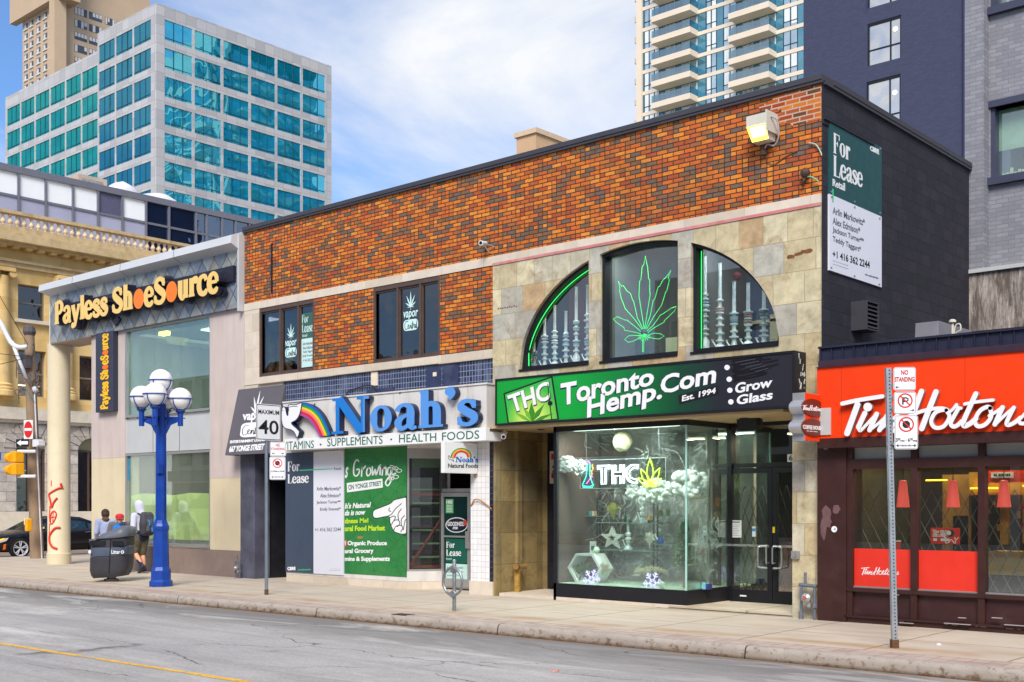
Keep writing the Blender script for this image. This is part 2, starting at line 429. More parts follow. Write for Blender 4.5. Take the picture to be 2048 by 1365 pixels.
def M(name, rgb, rough=.65, metal=0.0, var=.10, vs=2.5, bump=0.0, bs=60, spec=.4, streak=0.0, z=1.0, grime=0.0, gcol=(70, 60, 50)):
    g = G(name); col = C(*rgb)
    c = g.vary(col, var, vs, z=z) if var else col
    if streak:
        f = g.noise(g.vmul(g.pos(), (1, 1, .09)), 5, 5, .65)
        c = g.mix(g.map(f, .5, .75, 0, streak), c, C(*gcol))
    if grime:
        f = g.noise(g.pos(), 1.7, 7, .65)
        c = g.mix(g.map(f, .52, .72, 0, grime), c, C(*gcol))
    nrm = g.bump(g.noise(g.pos(), bs, 4), bump, .01) if bump else None
    r = g.map(g.noise(g.pos(), 6, 3), .3, .7, max(.02, rough-.08), min(1, rough+.08)) if rough > .2 else rough
    g.bsdf(c, r, metal, nrm, spec); return g.m
def emit(name, rgb, strength, base=None):
    g = G(name); x = g.bsdf(C(*(base or rgb)), .4); x.inputs['Emission Color'].default_value = C(*rgb); x.inputs['Emission Strength'].default_value = strength; return g.m
def uv_wall(g, a=1.0):
    """running length along a street wall and height"""
    X, Y, Z = g.sep(g.pos()); return g.math('ADD', X, Y), Z
def brickm(name, bw, bh, mort, pal, mcol, rough=.8, bump=.5, off=.5, msm=.1, var=.12, vs=14, stain=0.0, scol=(60, 55, 50), squash=1.0, grime=0.0, gs=1.0, pshift=0.0, spec=.3, wob=0.0, halves=0.0):
    g = G(name); u, z = uv_wall(g)
    v = g.comb(g.math('ADD', u, pshift), z)
    if wob: v = g.n('ShaderNodeVectorMath', {0: v, 1: g.vmul(g.n('ShaderNodeTexNoise', {'Vector': g.pos(), 'Scale': 6.0}).outputs['Color'], (wob, wob, 0))}, operation='ADD').outputs[0]
    b = g.n('ShaderNodeTexBrick', {'Vector': v, 'Color1': (0, 0, 0, 1), 'Color2': (1, 1, 1, 1), 'Mortar': (.5, .5, .5, 1), 'Scale': 1.0, 'Mortar Size': mort, 'Mortar Smooth': msm, 'Bias': 0.0, 'Brick Width': bw, 'Row Height': bh}, offset=off, squash=squash, squash_frequency=3)
    stops = [(i/len(pal), C(*c)) for i, c in enumerate(pal)]
    mort_f = b.outputs['Fac']
    if squash == 1.0:
        uu, vv, _ = g.sep(v); row = g.math('FLOOR', g.math('DIVIDE', vv, bh)); even = g.math('SUBTRACT', 1.0, g.math('ABSOLUTE', g.math('MODULO', row, 2.0)))
        q = g.math('ADD', g.math('DIVIDE', uu, bw), g.math('MULTIPLY', even, off)); col_ = g.math('FLOOR', q); fx = g.math('FRACT', q)
        sub_ = 0.0
        if halves:
            h_ = g.math('LESS_THAN', g.n('ShaderNodeTexWhiteNoise', {'Vector': g.comb(col_, row, 7.3)}, noise_dimensions='3D').outputs[0], halves)
            sub_ = g.math('MULTIPLY', h_, g.math('GREATER_THAN', fx, .5)); mid = g.math('MULTIPLY', h_, g.math('LESS_THAN', g.math('ABSOLUTE', g.math('SUBTRACT', fx, .5)), mort/bw)); mort_f = g.math('MAXIMUM', mort_f, mid)
        rnd = g.n('ShaderNodeTexWhiteNoise', {'Vector': g.comb(col_, row, sub_)}, noise_dimensions='3D').outputs[0]
        c = g.ramp(rnd, stops, 'CONSTANT')
    else: c = g.ramp(g.n('ShaderNodeSeparateColor', {0: b.outputs['Color']}).outputs[0], stops, 'CONSTANT')
    c = g.vary(c, var, vs)
    if stain:
        f = g.noise(g.pos(), 3.2, 8, .7, 1.0); c = g.mix(g.map(f, .5, .68, 0, stain), c, C(*scol))
    c = g.mix(mort_f, c, C(*mcol))
    if grime:
        f = g.noise(g.vmul(g.pos(), (1, 1, .25)), gs, 7, .7); c = g.mix(g.map(f, .5, .75, 0, grime), c, C(*scol))
    h = g.math('SUBTRACT', g.math('MULTIPLY', g.noise(g.pos(), 45, 3), .35), mort_f)
    g.bsdf(c, rough, 0, g.bump(h, bump, .012), spec); return g.m
def glassm(name, tint=(205, 222, 218), refl=.10, rough=.0, wave=0.0, fres=1.5, wsc=1.2, dust_haze=0.0):
    """a thin sheet of glass"""
    g = G(name); tr = g.n('ShaderNodeBsdfTransparent', {'Color': C(*tint)}); k = {'Color': (1, 1, 1, 1), 'Roughness': rough}
    if wave: k['Normal'] = g.bump(g.noise(g.pos(), wsc, 2), wave, .05)
    gl = g.n('ShaderNodeBsdfGlossy', k); f = g.n('ShaderNodeLayerWeight', {'Blend': .5}).outputs['Facing']
    fac = g.math('MINIMUM', g.math('ADD', g.math('MULTIPLY', g.math('POWER', f, 4.0), .8), refl), .9)
    if dust_haze:                                          # pale film mixed in to imitate hazy reflection on dusty glass
        df = g.n('ShaderNodeBsdfDiffuse', {'Color': C(204, 216, 208)}); fm = g.map(g.noise(g.vmul(g.pos(), (1, 1, .5)), 2.2, 6, .65), .3, .7, dust_haze*.5, dust_haze*1.5)
        tr = g.n('ShaderNodeMixShader', {0: fm, 1: tr.outputs[0], 2: df.outputs[0]})
    mx = g.n('ShaderNodeMixShader', {0: fac, 1: tr.outputs[0], 2: gl.outputs[0]}); g.t.links.new(mx.outputs[0], g.out.inputs[0]); return g.m
def mirrorm(name, body, tint, fac, wave=.0, wsc=.5, rough=.01, var=.3):
    """coated office glass: coloured body, strong coloured reflection"""
    g = G(name); c = g.vary(C(*body), var, .35)
    d = g.n('ShaderNodeBsdfDiffuse', {'Color': c}); k = {'Color': C(*tint), 'Roughness': rough}
    if wave: k['Normal'] = g.bump(g.noise(g.pos(), wsc, 2, .5, .4), wave, .25)
    gl = g.n('ShaderNodeBsdfGlossy', k)
    mx = g.n('ShaderNodeMixShader', {0: fac, 1: d.outputs[0], 2: gl.outputs[0]}); g.t.links.new(mx.outputs[0], g.out.inputs[0]); return g.m

BRICK = brickm('orange_brick', .212, .0725, .0085, [(212, 122, 40), (172, 86, 44), (204, 110, 38), (126, 90, 62), (216, 134, 50), (166, 78, 44), (108, 90, 78), (196, 104, 40), (150, 96, 56), (210, 120, 42), (120, 92, 70), (184, 92, 42), (200, 100, 36), (190, 110, 50)], (62, 46, 38), bump=.7, squash=1.0, halves=.22, var=.16, grime=.30, scol=(70, 50, 36))  # dark mortar colour stands in for shade in the raked joints
BRICKP = brickm('orange_brick_repointed', .232, .0725, .011, [(192, 98, 20), (150, 62, 24), (178, 84, 20), (92, 64, 42), (200, 112, 30), (160, 80, 46)], (190, 160, 138), bump=.5)
DKBRICK = brickm('black_painted_block', .40, .20, .007, [(44, 42, 50), (48, 46, 54), (41, 40, 47)], (36, 34, 42), rough=.75, bump=.65, var=.14, vs=5, stain=.35, scol=(58, 56, 66), wob=.02)
NAVY = brickm('navy_painted_brick', .22, .075, .006, [(64, 67, 90), (66, 69, 93), (62, 65, 88)], (59, 62, 85), rough=.7, bump=.2, var=.08, vs=9)
GREYB = brickm('grey_painted_brick', .22, .078, .007, [(136, 135, 140), (142, 141, 146), (130, 129, 135)], (120, 119, 125), rough=.7, bump=.3, var=.06, vs=6)
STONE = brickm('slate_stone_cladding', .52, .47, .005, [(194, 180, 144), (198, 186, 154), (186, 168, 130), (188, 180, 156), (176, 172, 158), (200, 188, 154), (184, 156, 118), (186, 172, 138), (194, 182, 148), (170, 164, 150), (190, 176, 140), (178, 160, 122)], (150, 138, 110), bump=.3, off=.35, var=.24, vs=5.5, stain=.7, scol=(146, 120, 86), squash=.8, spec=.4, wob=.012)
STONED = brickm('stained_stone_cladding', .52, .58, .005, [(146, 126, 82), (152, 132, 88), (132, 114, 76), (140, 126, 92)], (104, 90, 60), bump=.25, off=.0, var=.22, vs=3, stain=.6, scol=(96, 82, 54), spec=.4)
LIME = brickm('pale_limestone', 1.1, .40, .003, [(206, 192, 172), (212, 198, 180), (200, 186, 166)], (176, 160, 140), bump=.15, off=.5, var=.07, vs=5, grime=.15, scol=(150, 130, 104))
MOSAIC = brickm('blue_mosaic_tile', .075, .105, .006, [(42, 50, 78), (50, 60, 90), (36, 43, 66), (62, 72, 100), (46, 54, 82)], (136, 142, 158), rough=.25, bump=.35, off=.0, var=.3, vs=5, grime=.8, gs=2.6, scol=(120, 128, 152), spec=.5)
WTILE = brickm('white_wall_tile', .105, .105, .004, [(232, 230, 228), (236, 234, 232), (226, 225, 224)], (186, 184, 186), rough=.3, bump=.25, off=0.0, var=.03, grime=.12, scol=(180, 160, 130))
KTILE = brickm('black_wall_tile', .15, .105, .004, [(34, 34, 46), (40, 40, 54)], (86, 86, 98), rough=.25, bump=.25, off=0.0)
RUST = brickm('rusticated_stone', .95, .46, .012, [(186, 176, 166), (196, 186, 174), (176, 166, 158), (190, 178, 162)], (142, 130, 120), bump=1.0, off=.45, var=.2, vs=3.2, stain=.35, scol=(142, 130, 120), wob=.06)
SAND = brickm('yellow_sandstone', 1.5, .6, .004, [(218, 182, 118), (224, 190, 128), (212, 176, 112)], (192, 158, 104), bump=.15, off=.5, var=.09, vs=2, grime=.25, scol=(158, 122, 72))
SANDP = M('weathered_sandstone_trim', (198, 172, 128), .8, 0, .15, 3, grime=.55, gcol=(124, 100, 66))
SANDW = M('pale_stone_course', (208, 196, 176), .8, 0, .10, 3, grime=.3, gcol=(160, 140, 110))
BALM = M('cream_baluster_stone', (222, 198, 162), .8, 0, .25, 4, grime=.35, gcol=(140, 106, 66))
# diamond slates
g = G('diamond_slate'); u, z = uv_wall(g)
a = g.math('ADD', g.math('MULTIPLY', u, 1/.50), g.math('MULTIPLY', z, 1/.62)); b = g.math('SUBTRACT', g.math('MULTIPLY', u, 1/.50), g.math('MULTIPLY', z, 1/.62))
cell = g.n('ShaderNodeTexWhiteNoise', {'Vector': g.comb(g.math('FLOOR', a), g.math('FLOOR', b), 0.0)}, noise_dimensions='3D').outputs[0]
c = g.ramp(cell, [(0, C(96, 108, 122)), (.25, C(132, 140, 146)), (.45, C(150, 150, 140)), (.6, C(112, 116, 118)), (.75, C(164, 160, 144)), (.9, C(124, 134, 148))], 'LINEAR')
c = g.vary(c, .28, 5); fa, fb = g.math('FRACT', a), g.math('FRACT', b)
e = g.math('MINIMUM', g.math('MINIMUM', fa, g.math('SUBTRACT', 1.0, fa)), g.math('MINIMUM', fb, g.math('SUBTRACT', 1.0, fb)))
edge = g.map(e, 0.012, .035, 1, 0); c = g.mix(edge, c, C(58, 54, 52))
gr = g.noise(g.vmul(g.pos(), (1, 1, .5)), 2.2, 6, .7); c = g.mix(g.map(gr, .5, .7, 0, .55), c, C(104, 88, 74))
tilt = g.math('ADD', g.math('MULTIPLY', g.math('ADD', fa, g.math('SUBTRACT', 1.0, fb)), .5), g.math('MULTIPLY', edge, -.6))
g.bsdf(c, .38, 0, g.bump(g.math('ADD', tilt, g.math('MULTIPLY', g.noise(g.pos(), 9, 3), .5)), .5, .05), .5); SLATE = g.m
# concrete, kerb, paving, asphalt
g = G('pavement_concrete'); X, Y, Z = g.sep(g.pos())
c = g.vary(C(188, 175, 158), .06, 1.2); c = g.vary(c, .05, 60)
s1 = g.noise(g.vmul(g.pos(), (.35, 1.5, 1)), 1.5, 7, .62); c = g.mix(g.map(s1, .50, .70, 0, .5), c, C(164, 138, 108))
s2 = g.noise(g.vmul(g.pos(), (.8, 2.2, 1)), 3.1, 6, .7); c = g.mix(g.map(s2, .60, .72, 0, .45), c, C(160, 126, 90))
wob = g.math('MULTIPLY', g.math('SUBTRACT', g.noise(g.pos(), 2.5, 4), .5), .05)
ys = g.math('SUBTRACT', Y, g.math('MULTIPLY', X, .0245))
band = g.math('ABSOLUTE', g.math('SUBTRACT', ys, g.math('ADD', 13.30, g.math('MULTIPLY', wob, 5.0))))
c = g.mix(g.math('MULTIPLY', g.map(band, .05, .28, .75, 0), g.map(g.noise(g.pos(), 1.1, 4), .38, .62, 0, 1)), c, C(166, 132, 96))
jx = g.math('ABSOLUTE', g.math('SUBTRACT', g.math('FRACT', g.math('ADD', g.math('DIVIDE', g.math('ADD', X, wob), 1.62), .62)), .5)); jl = g.map(jx, .486, .494, 0, 1)
jy = g.math('ABSOLUTE', g.math('SUBTRACT', g.math('ADD', ys, wob), 14.25)); jl2 = g.map(jy, .008, .02, 1, 0)
jj = g.math('MAXIMUM', jl, jl2); c = g.mix(g.math('MULTIPLY', jj, .75), c, C(128, 98, 66))
g.bsdf(c, .85, 0, g.bump(g.math('SUBTRACT', g.math('MULTIPLY', g.noise(g.pos(), 90, 3), .3), jj), .3, .01), .3); PAVE = g.m
g = G('kerb_stone'); X, Y, Z = g.sep(g.pos())
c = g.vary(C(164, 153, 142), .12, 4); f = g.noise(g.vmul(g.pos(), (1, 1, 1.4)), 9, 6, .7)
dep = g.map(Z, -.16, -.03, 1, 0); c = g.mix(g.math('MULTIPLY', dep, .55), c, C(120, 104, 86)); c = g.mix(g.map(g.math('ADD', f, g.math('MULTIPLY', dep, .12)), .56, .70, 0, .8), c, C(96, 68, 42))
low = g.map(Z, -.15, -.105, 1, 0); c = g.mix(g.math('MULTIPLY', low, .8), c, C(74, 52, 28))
jx = g.math('ABSOLUTE', g.math('SUBTRACT', g.math('FRACT', g.math('ADD', g.math('DIVIDE', X, 3.9), .81)), .5)); jj = g.map(jx, .4965, .499, 0, 1)
c = g.mix(jj, c, C(44, 34, 26)); pit = g.n('ShaderNodeTexVoronoi', {'Vector': g.pos(), 'Scale': 14.0}).outputs[0]; pm = g.math('MULTIPLY', g.map(pit, .07, .13, 1, 0), g.map(g.noise(g.pos(), 1.3, 2), .5, .6, 0, 1)); c = g.mix(pm, c, C(60, 44, 30))
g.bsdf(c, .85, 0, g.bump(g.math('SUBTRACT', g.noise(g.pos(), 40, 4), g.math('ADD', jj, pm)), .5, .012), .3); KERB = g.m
g = G('paver_brick'); X, Y, Z = g.sep(g.pos()); b = g.n('ShaderNodeTexBrick', {'Vector': g.comb(X, g.math('SUBTRACT', Y, g.math('MULTIPLY', X, .0245))), 'Color1': (0, 0, 0, 1), 'Color2': (1, 1, 1, 1), 'Mortar': (.5, .5, .5, 1), 'Scale': 1.0, 'Mortar Size': .006, 'Mortar Smooth': .1, 'Bias': 0.0, 'Brick Width': .19, 'Row Height': .205}, offset=.0)
c = g.ramp(g.n('ShaderNodeSeparateColor', {0: b.outputs['Color']}).outputs[0], [(0, C(178, 156, 144)), (.5, C(184, 166, 154)), (1, C(168, 144, 132))]); c = g.vary(c, .12, 5); c = g.mix(g.math('MULTIPLY', b.outputs['Fac'], .7), c, C(110, 90, 76))
g.bsdf(c, .85, 0, g.bump(g.math('SUBTRACT', g.math('MULTIPLY', g.noise(g.pos(), 60, 3), .3), b.outputs['Fac']), .4, .01), .3); PAVER = g.m
g = G('asphalt'); X, Y, Z = g.sep(g.pos()); ys = g.math('SUBTRACT', Y, g.math('MULTIPLY', X, .0245))
c = g.vary(C(166, 162, 159), .09, .8); trk = g.noise(g.vmul(g.pos(), (.06, 1.6, 1)), 1.3, 5, .6); c = g.mix(g.map(trk, .5, .66, 0, .35), c, C(120, 117, 115)); oil = g.noise(g.pos(), 1.4, 6, .7); c = g.mix(g.map(oil, .62, .72, 0, .4), c, C(92, 88, 86)); sp = g.math('ADD', g.math('MULTIPLY', g.noise(g.pos(), 85, 2, .7), .6), g.math('MULTIPLY', g.noise(g.pos(), 22, 4, .75), .4)); k = g.map(sp, .3, .7, .60, 1.40); c = g.n('ShaderNodeVectorMath', {0: c, 1: g.comb(k, k, k)}, operation='MULTIPLY').outputs[0]
big = g.noise(g.vmul(g.pos(), (.25, 1.0, 1)), 1.1, 7, .66, .6)
near = g.map(g.math('ADD', ys, g.math('MULTIPLY', g.math('SUBTRACT', big, .5), 4.0)), 10.2, 11.6, 0, 1); c = g.mix(g.math('MULTIPLY', near, .85), c, C(112, 108, 106))
c = g.mix(g.map(big, .52, .66, 0, .6), c, C(208, 204, 198)); c = g.mix(g.map(big, .30, .42, .40, 0), c, C(142, 142, 145))
gut = g.map(g.math('ADD', ys, g.math('MULTIPLY', g.math('SUBTRACT', g.noise(g.pos(), 2.3, 5), .5), .35)), 12.05, 12.3, 0, 1); c = g.mix(g.math('MULTIPLY', gut, .6), c, C(134, 112, 92))
vo = g.n('ShaderNodeTexVoronoi', {'Vector': g.n('ShaderNodeVectorMath', {0: g.vmul(g.pos(), (.16, .40, 1)), 1: g.vmul(g.n('ShaderNodeTexNoise', {'Vector': g.pos(), 'Scale': 1.6, 'Detail': 5.0}).outputs['Color'], (.22, .22, 0))}, operation='ADD').outputs[0], 'Scale': 1.0}, feature='DISTANCE_TO_EDGE').outputs[0]
ck = g.math('MULTIPLY', g.map(vo, .001, .0045, 1, 0), g.map(g.noise(g.pos(), .7, 2), .42, .55, 0, 1)); c = g.mix(g.math('MULTIPLY', ck, .75), c, C(70, 68, 66))
g.bsdf(c, .88, 0, g.bump(g.math('SUBTRACT', sp, ck), .55, .012), .3); ASPH = g.m
g = G('worn_yellow_paint'); f = g.noise(g.pos(), 18, 6, .7); x = g.bsdf(g.vary(C(224, 174, 66), .15, 6), .7)
tr = g.n('ShaderNodeBsdfTransparent'); mx = g.n('ShaderNodeMixShader', {0: g.map(f, .30, .46, .25, 1), 1: tr.outputs[0], 2: x.outputs[0]}); g.t.links.new(mx.outputs[0], g.out.inputs[0]); YELL = g.m

GLASS = glassm('shop_glass', (234, 240, 236), .13, dust_haze=.012); GLASSG = glassm('greenish_shop_glass', (236, 246, 241), .12, dust_haze=.045); GLASSD = glassm('dusty_window_glass', (150, 150, 156), .10, wave=.25)
WHITE = M('white_paint', (228, 226, 224), .5, 0, .04, 3); WHITEG = M('soiled_white_panel', (214, 210, 204), .5, 0, .06, 2, streak=.45, gcol=(150, 122, 92)); WHITES = M('white_sign_face', (232, 231, 230), .35, 0, .02, 2)
BLACKM = M('black_metal', (30, 30, 36), .45, .2, .15, 5); BLACKP = M('black_paint', (26, 26, 32), .6, 0, .2, 4, grime=.3, gcol=(52, 50, 58)); DKBROWN = M('brown_window_frame', (84, 66, 58), .5, 0, .12, 6); CHAR = M('charcoal_coping', (66, 64, 70), .55, .1, .08, 3)
INT_D = M('dark_interior', (42, 40, 40), .9, 0, .25, 1.5); INT_M = M('grey_interior', (92, 92, 90), .9, 0, .2, 1.2); INT_L = M('pale_interior', (150, 158, 150), .9, 0, .15, 1)
GRANITE = M('pinkish_rendered_wall', (198, 182, 174), .8, 0, .07, 1.5, bump=.15, bs=70, streak=.4, gcol=(160, 142, 132)); CREAM = M('cream_painted_wall', (214, 198, 164), .7, 0, .06, 1.2, bump=.08, bs=60, streak=.25, gcol=(176, 158, 126)); PLINTH = M('brown_render_plinth', (136, 118, 108), .85, 0, .12, 2, bump=.2, bs=50, grime=.35, gcol=(100, 84, 72))
ALU = M('brushed_aluminium', (176, 174, 172), .38, .6, .06, 3); STEEL = M('galvanised_steel', (150, 154, 158), .42, .75, .15, 12); GREYP = M('grey_metal_panel', (192, 192, 190), .5, .1, .05, 2); TIMBR = M('maroon_brown_metal', (62, 36, 33), .42, .1, .14, 4, grime=.35, gcol=(92, 66, 62)); RED = M('red_sign_face', (238, 62, 10), .45, 0, .05, .8, spec=.3, streak=.12, gcol=(190, 60, 30)); REDV = M('red_window_vinyl', (222, 52, 36), .45, 0, .04, 3)
BLUE = M('blue_lamp_paint', (16, 62, 150), .4, 0, .14, 5, grime=.3, gcol=(46, 78, 132)); BROWNO = M('brown_oval', (110, 44, 30), .45, 0, .04, 3)
GRN = M('dark_green_lettering', (10, 98, 74), .5, 0, .02); INK = M('black_lettering', (24, 24, 30), .5, 0, .02); REDINK = M('red_lettering', (186, 34, 30), .5, 0, .04); SLATEB = M('slate_blue_board', (62, 74, 92), .45, 0, .06, 2); GRNB = M('dark_teal_board', (26, 76, 78), .45, 0, .05, 2); GREYT = M('grey_lettering', (92, 98, 110), .6, 0, .02); MINT = M('mint_line', (60, 200, 130), .5, 0, .02)

# ------------------------------------------------------------------ ground, street, pavement
YF = 15.75
def kerb_y(x): return 12.35 + .0245*x
XCORN = -36.6                                       # kerb of the side street
mb = MB(); mb.box(-1500, 1500, -1500, 1500, -.40, -.20); mb.build('ground', M('bare_ground', (120, 116, 108), .9), kind='structure')
mb = MB(); mb.quad((-160, -60, -.15), (120, -60, -.15), (120, kerb_y(120)+.1, -.15), (-160, kerb_y(-160)+.1, -.15)); mb.quad((-47.8, kerb_y(-47.8)+.1, -.15), (XCORN+.2, kerb_y(XCORN)+.1, -.15), (XCORN+.2, 90, -.15), (-47.8, 90, -.15)); mb.build('road', ASPH, kind='structure')
mb = MB()
mb.add([(XCORN+.25, kerb_y(XCORN)+.6, 0), (60, kerb_y(60)+.6, 0), (60, 26, 0), (XCORN+.25, 26, 0), (XCORN+.25, kerb_y(XCORN)+.6, -.35), (60, kerb_y(60)+.6, -.35), (60, 26, -.35), (XCORN+.25, 26, -.35)], [(0,1,2,3), (4,5,1,0), (7,4,0,3), (5,6,2,1)])
mb.build('pavement', PAVE, kind='structure')
mb = MB(); mb.add([(XCORN+.25, kerb_y(XCORN)+.17, .001), (60, kerb_y(60)+.17, .001), (60, kerb_y(60)+.6, .001), (XCORN+.25, kerb_y(XCORN)+.6, .001)], [(0,1,2,3)]); mb.build('paving_strip', PAVER, kind='structure')
mb = MB(); prof = [(-.012, -.30), (-.012, -.15), (0, -.06), (.012, -.022), (.035, -.003), (.07, .004), (.17, .004), (.17, -.3)]
N = 90
for i in range(N+1):
    x = XCORN + (60-XCORN)*i/N
    for (a, b) in prof: mb.v.append(Vector((x, kerb_y(x)+a, b)))
for i in range(N):
    for k in range(len(prof)-1): mb.f.append((i*8+k, (i+1)*8+k, (i+1)*8+k+1, i*8+k+1)); mb.m.append(0)
for i in range(40):
    y0, y1 = kerb_y(XCORN)+i*.6, kerb_y(XCORN)+(i+1)*.6
    mb.box(XCORN, XCORN+.25, y0, y1-.004, -.3, .004)
mb.build('kerb', KERB, kind='structure', smooth=True, autosm=50)
mb = MB(); fz = Fr((0, 0, -.15), (1, 0, 0), (0, 1, 0))
def gp(px, py, z=-.15): d = ray(px, py); k = (z-CAMH)/d.z; return d.x*k, d.y*k
A = gp(0, 1288); B = gp(488, 1364)
dx, dy = B[0]-A[0], B[1]-A[1]; L_ = math.hypot(dx, dy); dx, dy = dx/L_, dy/L_
for t0, t1, wd in ((-60, -22, .10), (-22, 1.95, .10), (1.95, 2.35, .035), (2.35, 4.1, .09), (4.15, 6.9, .11), (7.35, 9.3, .08), (9.3, 30, .09)):
    mb.quad(*[(A[0]+dx*t-dy*s_*wd/2, A[1]+dy*t+dx*s_*wd/2, -.146) for t, s_ in ((t0, -1), (t1, -1), (t1, 1), (t0, 1))])
mb.build('road_line', YELL, kind='structure')
mb = MB(); mb.box(-54.2, -47.8, 8, 80, -.35, 0); mb.build('far_pavement', M('far_pavement_concrete', (190, 180, 166), .85, 0, .1, 1.5), kind='structure')

# ------------------------------------------------------------------ the two storey brick building
XR, XL, XM = -7.858, -22.095, -14.39               # right end, left end, join of the two shop fronts
F0 = FY(YF); F3 = FY(YF-.012)
T = thing('brick_building', 'two storey orange brick building with a stone clad half and an arched window', 'building', ((XL+XR)/2, YF+3, 0))
Z_ = zm(480, 440, 3.79)
W1 = (-21.53, -19.60, 4.545, 6.10); W2 = (-17.70, -15.785, 4.545, 6.10)
mb = MB(); mb.plate(F0, rect(XL, XR-.002, 6.26, 7.93), [], -.25, 0)
mb.plate(F0, rect(-21.54, XM, 4.545, 6.10), [rect(*W1), rect(*W2)], -.25, 0); mb.build('brick_wall', BRICK, T)
mb = MB()
for i in range(9):                                    # repointed patch at the parapet corner
    z0 = 7.39 + i*.0725 - .03
    if z0 > 7.86: break
    mb.fbox(F0, XR-.50-.14*(i % 3)-.05*i, XR-.003, z0, z0+.0725, .0, .003)
mb.build('repointed_corner', BRICKP, T)
mb = MB(); mb.fbox(F0, XL, XM, 6.10, 6.26, -.25, .014); mb.fbox(F0, XM, XR-.002, 6.13, 6.26, -.25, .03); mb.fbox(F0, XL, -21.54, 4.40, 6.10, -.25, .006)
mb.fbox(F0, -21.54, -18.9, 4.39, 4.545, -.3, .06); mb.fbox(F0, -18.895, -15.79, 4.395, 4.545, -.3, .055); mb.fbox(F0, -15.785, XM, 4.385, 4.55, -.3, .05); mb.build('stone_band', LIME, T)
mb = MB(); mb.fbox(F0, XM, XR-.002, 6.085, 6.13, -.2, .035); mb.build('pink_strip', M('faded_pink_paint', (196, 120, 118), .6, 0, .12, 5, grime=.3, gcol=(220, 200, 196)), T)
mb = MB(); mb.fbox(F0, XL-.02, XR+.03, 7.93, 8.01, -.30, .06); mb.fbox(F0, XL-.02, XR+.03, 7.885, 7.93, -.005, .045)
mb.box(XR-.30, XR+.05, YF+.30, 21.7, 7.93, 8.01); mb.box(XR+.0, XR+.04, YF+.05, 21.7, 7.88, 7.93); mb.build('coping', CHAR, T)
FS = FX(XR)
mb = MB(); mb.box(XR-.26, XR, YF+.012, 21.67, 0, 7.93); mb.fbox(FS, YF+.02, YF+1.72, 7.36, 7.42, 0, .05); mb.fbox(FS, YF+.02, YF+1.68, 7.30, 7.36, 0, .02); mb.build('side_wall', DKBRICK, T)
mb = MB(); mb.box(XL, XR-.26, YF+.25, 21.6, 7.70, 7.80); mb.box(XL, XR-.26, 21.45, 21.67, 0, 7.93); mb.box(XL, XL+.2, YF+.3, 21.4, 6.2, 7.93); mb.build('roof', CHAR, T)
# mosaic band and plain wall behind the left shop sign
mb = MB(); mb.fbox(F0, -20.66, XM, 3.80, 4.385, -.25, .0)
mb.build('mosaic_band', MOSAIC, T)
NBP = (M('navy_backing_panel', (46, 54, 84), .5, 0, .25, 4, grime=.5, gcol=(104, 104, 116)))
for q in ((-16.15, -15.75, 3.86, 4.36), (-15.70, -15.28, 3.86, 4.36), (-17.9, -17.05, 3.96, 4.03)): MB().fbox(F0, *q, 0, .013).build('plain_blue_panel', NBP, T)
PLS = M('exposed_plaster', (222, 206, 184), .8, 0, .1, 9, grime=.3)
for q in ((-17.75, -17.56, 4.10, 4.38, .0, .02), (-15.95, -15.86, 4.16, 4.24, .013, .03)): MB().fbox(F0, *q).build('exposed_plaster', PLS, T)
mb = MB(); mb.tube([F0.pt(*p) for p in cat([(-18.55, 3.85, .03), (-18.45, 4.02, .04), (-18.2, 4.08, .03), (-17.8, 4.11, .03), (-17.6, 4.06, .05), (-17.5, 3.9, .04)], 5)], .012, 6); mb.build('cable', BLACKM, T)
mb = MB(); mb.fbox(F0, XL, -20.66, 3.0, 4.39, -.25, 0); mb.fbox(F0, -20.66, XM, 2.86, 3.80, -.25, 0); mb.build('plain_wall', LIME, T)

def window3(rct, mulls, name='window'):
    u0, u1, v0, v1 = rct; mb = MB()
    mb.fbox(F0, u0, u1, v1-.09, v1, -.14, .0); mb.fbox(F0, u0, u1, v0, v0+.05, -.14, -.005)
    ed = [u0] + mulls + [u1]
    for i, e in enumerate(ed):
        wd = .05 if 0 < i < len(ed)-1 else .055
        a, b = (e, e+wd) if i == 0 else (e-wd, e) if i == len(ed)-1 else (e-wd/2, e+wd/2)
        mb.fbox(F0, a, b, v0+.05, v1-.09, -.14, -.003)
    for i in range(len(ed)-1):
        a, b = ed[i]+.055, ed[i+1]-.055
        for q in ((a-.03, a, v0+.05, v1-.09), (b, b+.03, v0+.05, v1-.09), (a, b, v0+.05, v0+.09), (a, b, v1-.13, v1-.09)): mb.fbox(F0, *q, -.10, -.03)
    fr = mb.build(name, DKBROWN, T)
    for i in range(len(ed)-1): MB().fbox(F0, ed[i]+.055, ed[i+1]-.055, v0+.09, v1-.13, -.066, -.060).build('pane', GLASSD, fr)
    return fr
DECAL = M('frosted_mint_decal', (200, 232, 226), .6, 0, .02)
SCRIPTC = [[(.30, .9), (.16, .97), (.04, .70), (.03, .30), (.12, .05), (.26, .14), (.33, .36), (.38, .44), (.34, .55), (.29, .42), (.32, .18), (.40, .12), (.46, .34), (.48, .50), (.47, .12), (.52, .40), (.57, .46), (.58, .14), (.62, .12), (.70, .86)], [(.70, .86), (.66, .16), (.70, .10), (.76, .48), (.78, .50), (.82, .42)], [(.62, .60), (.76, .64)], [(.94, .44), (.88, .50), (.84, .28), (.88, .10), (.94, .30), (.955, .46), (.955, .12), (1.0, .16)], [(1.0, .16), (1.06, .92), (1.03, .12), (1.08, .12)]]
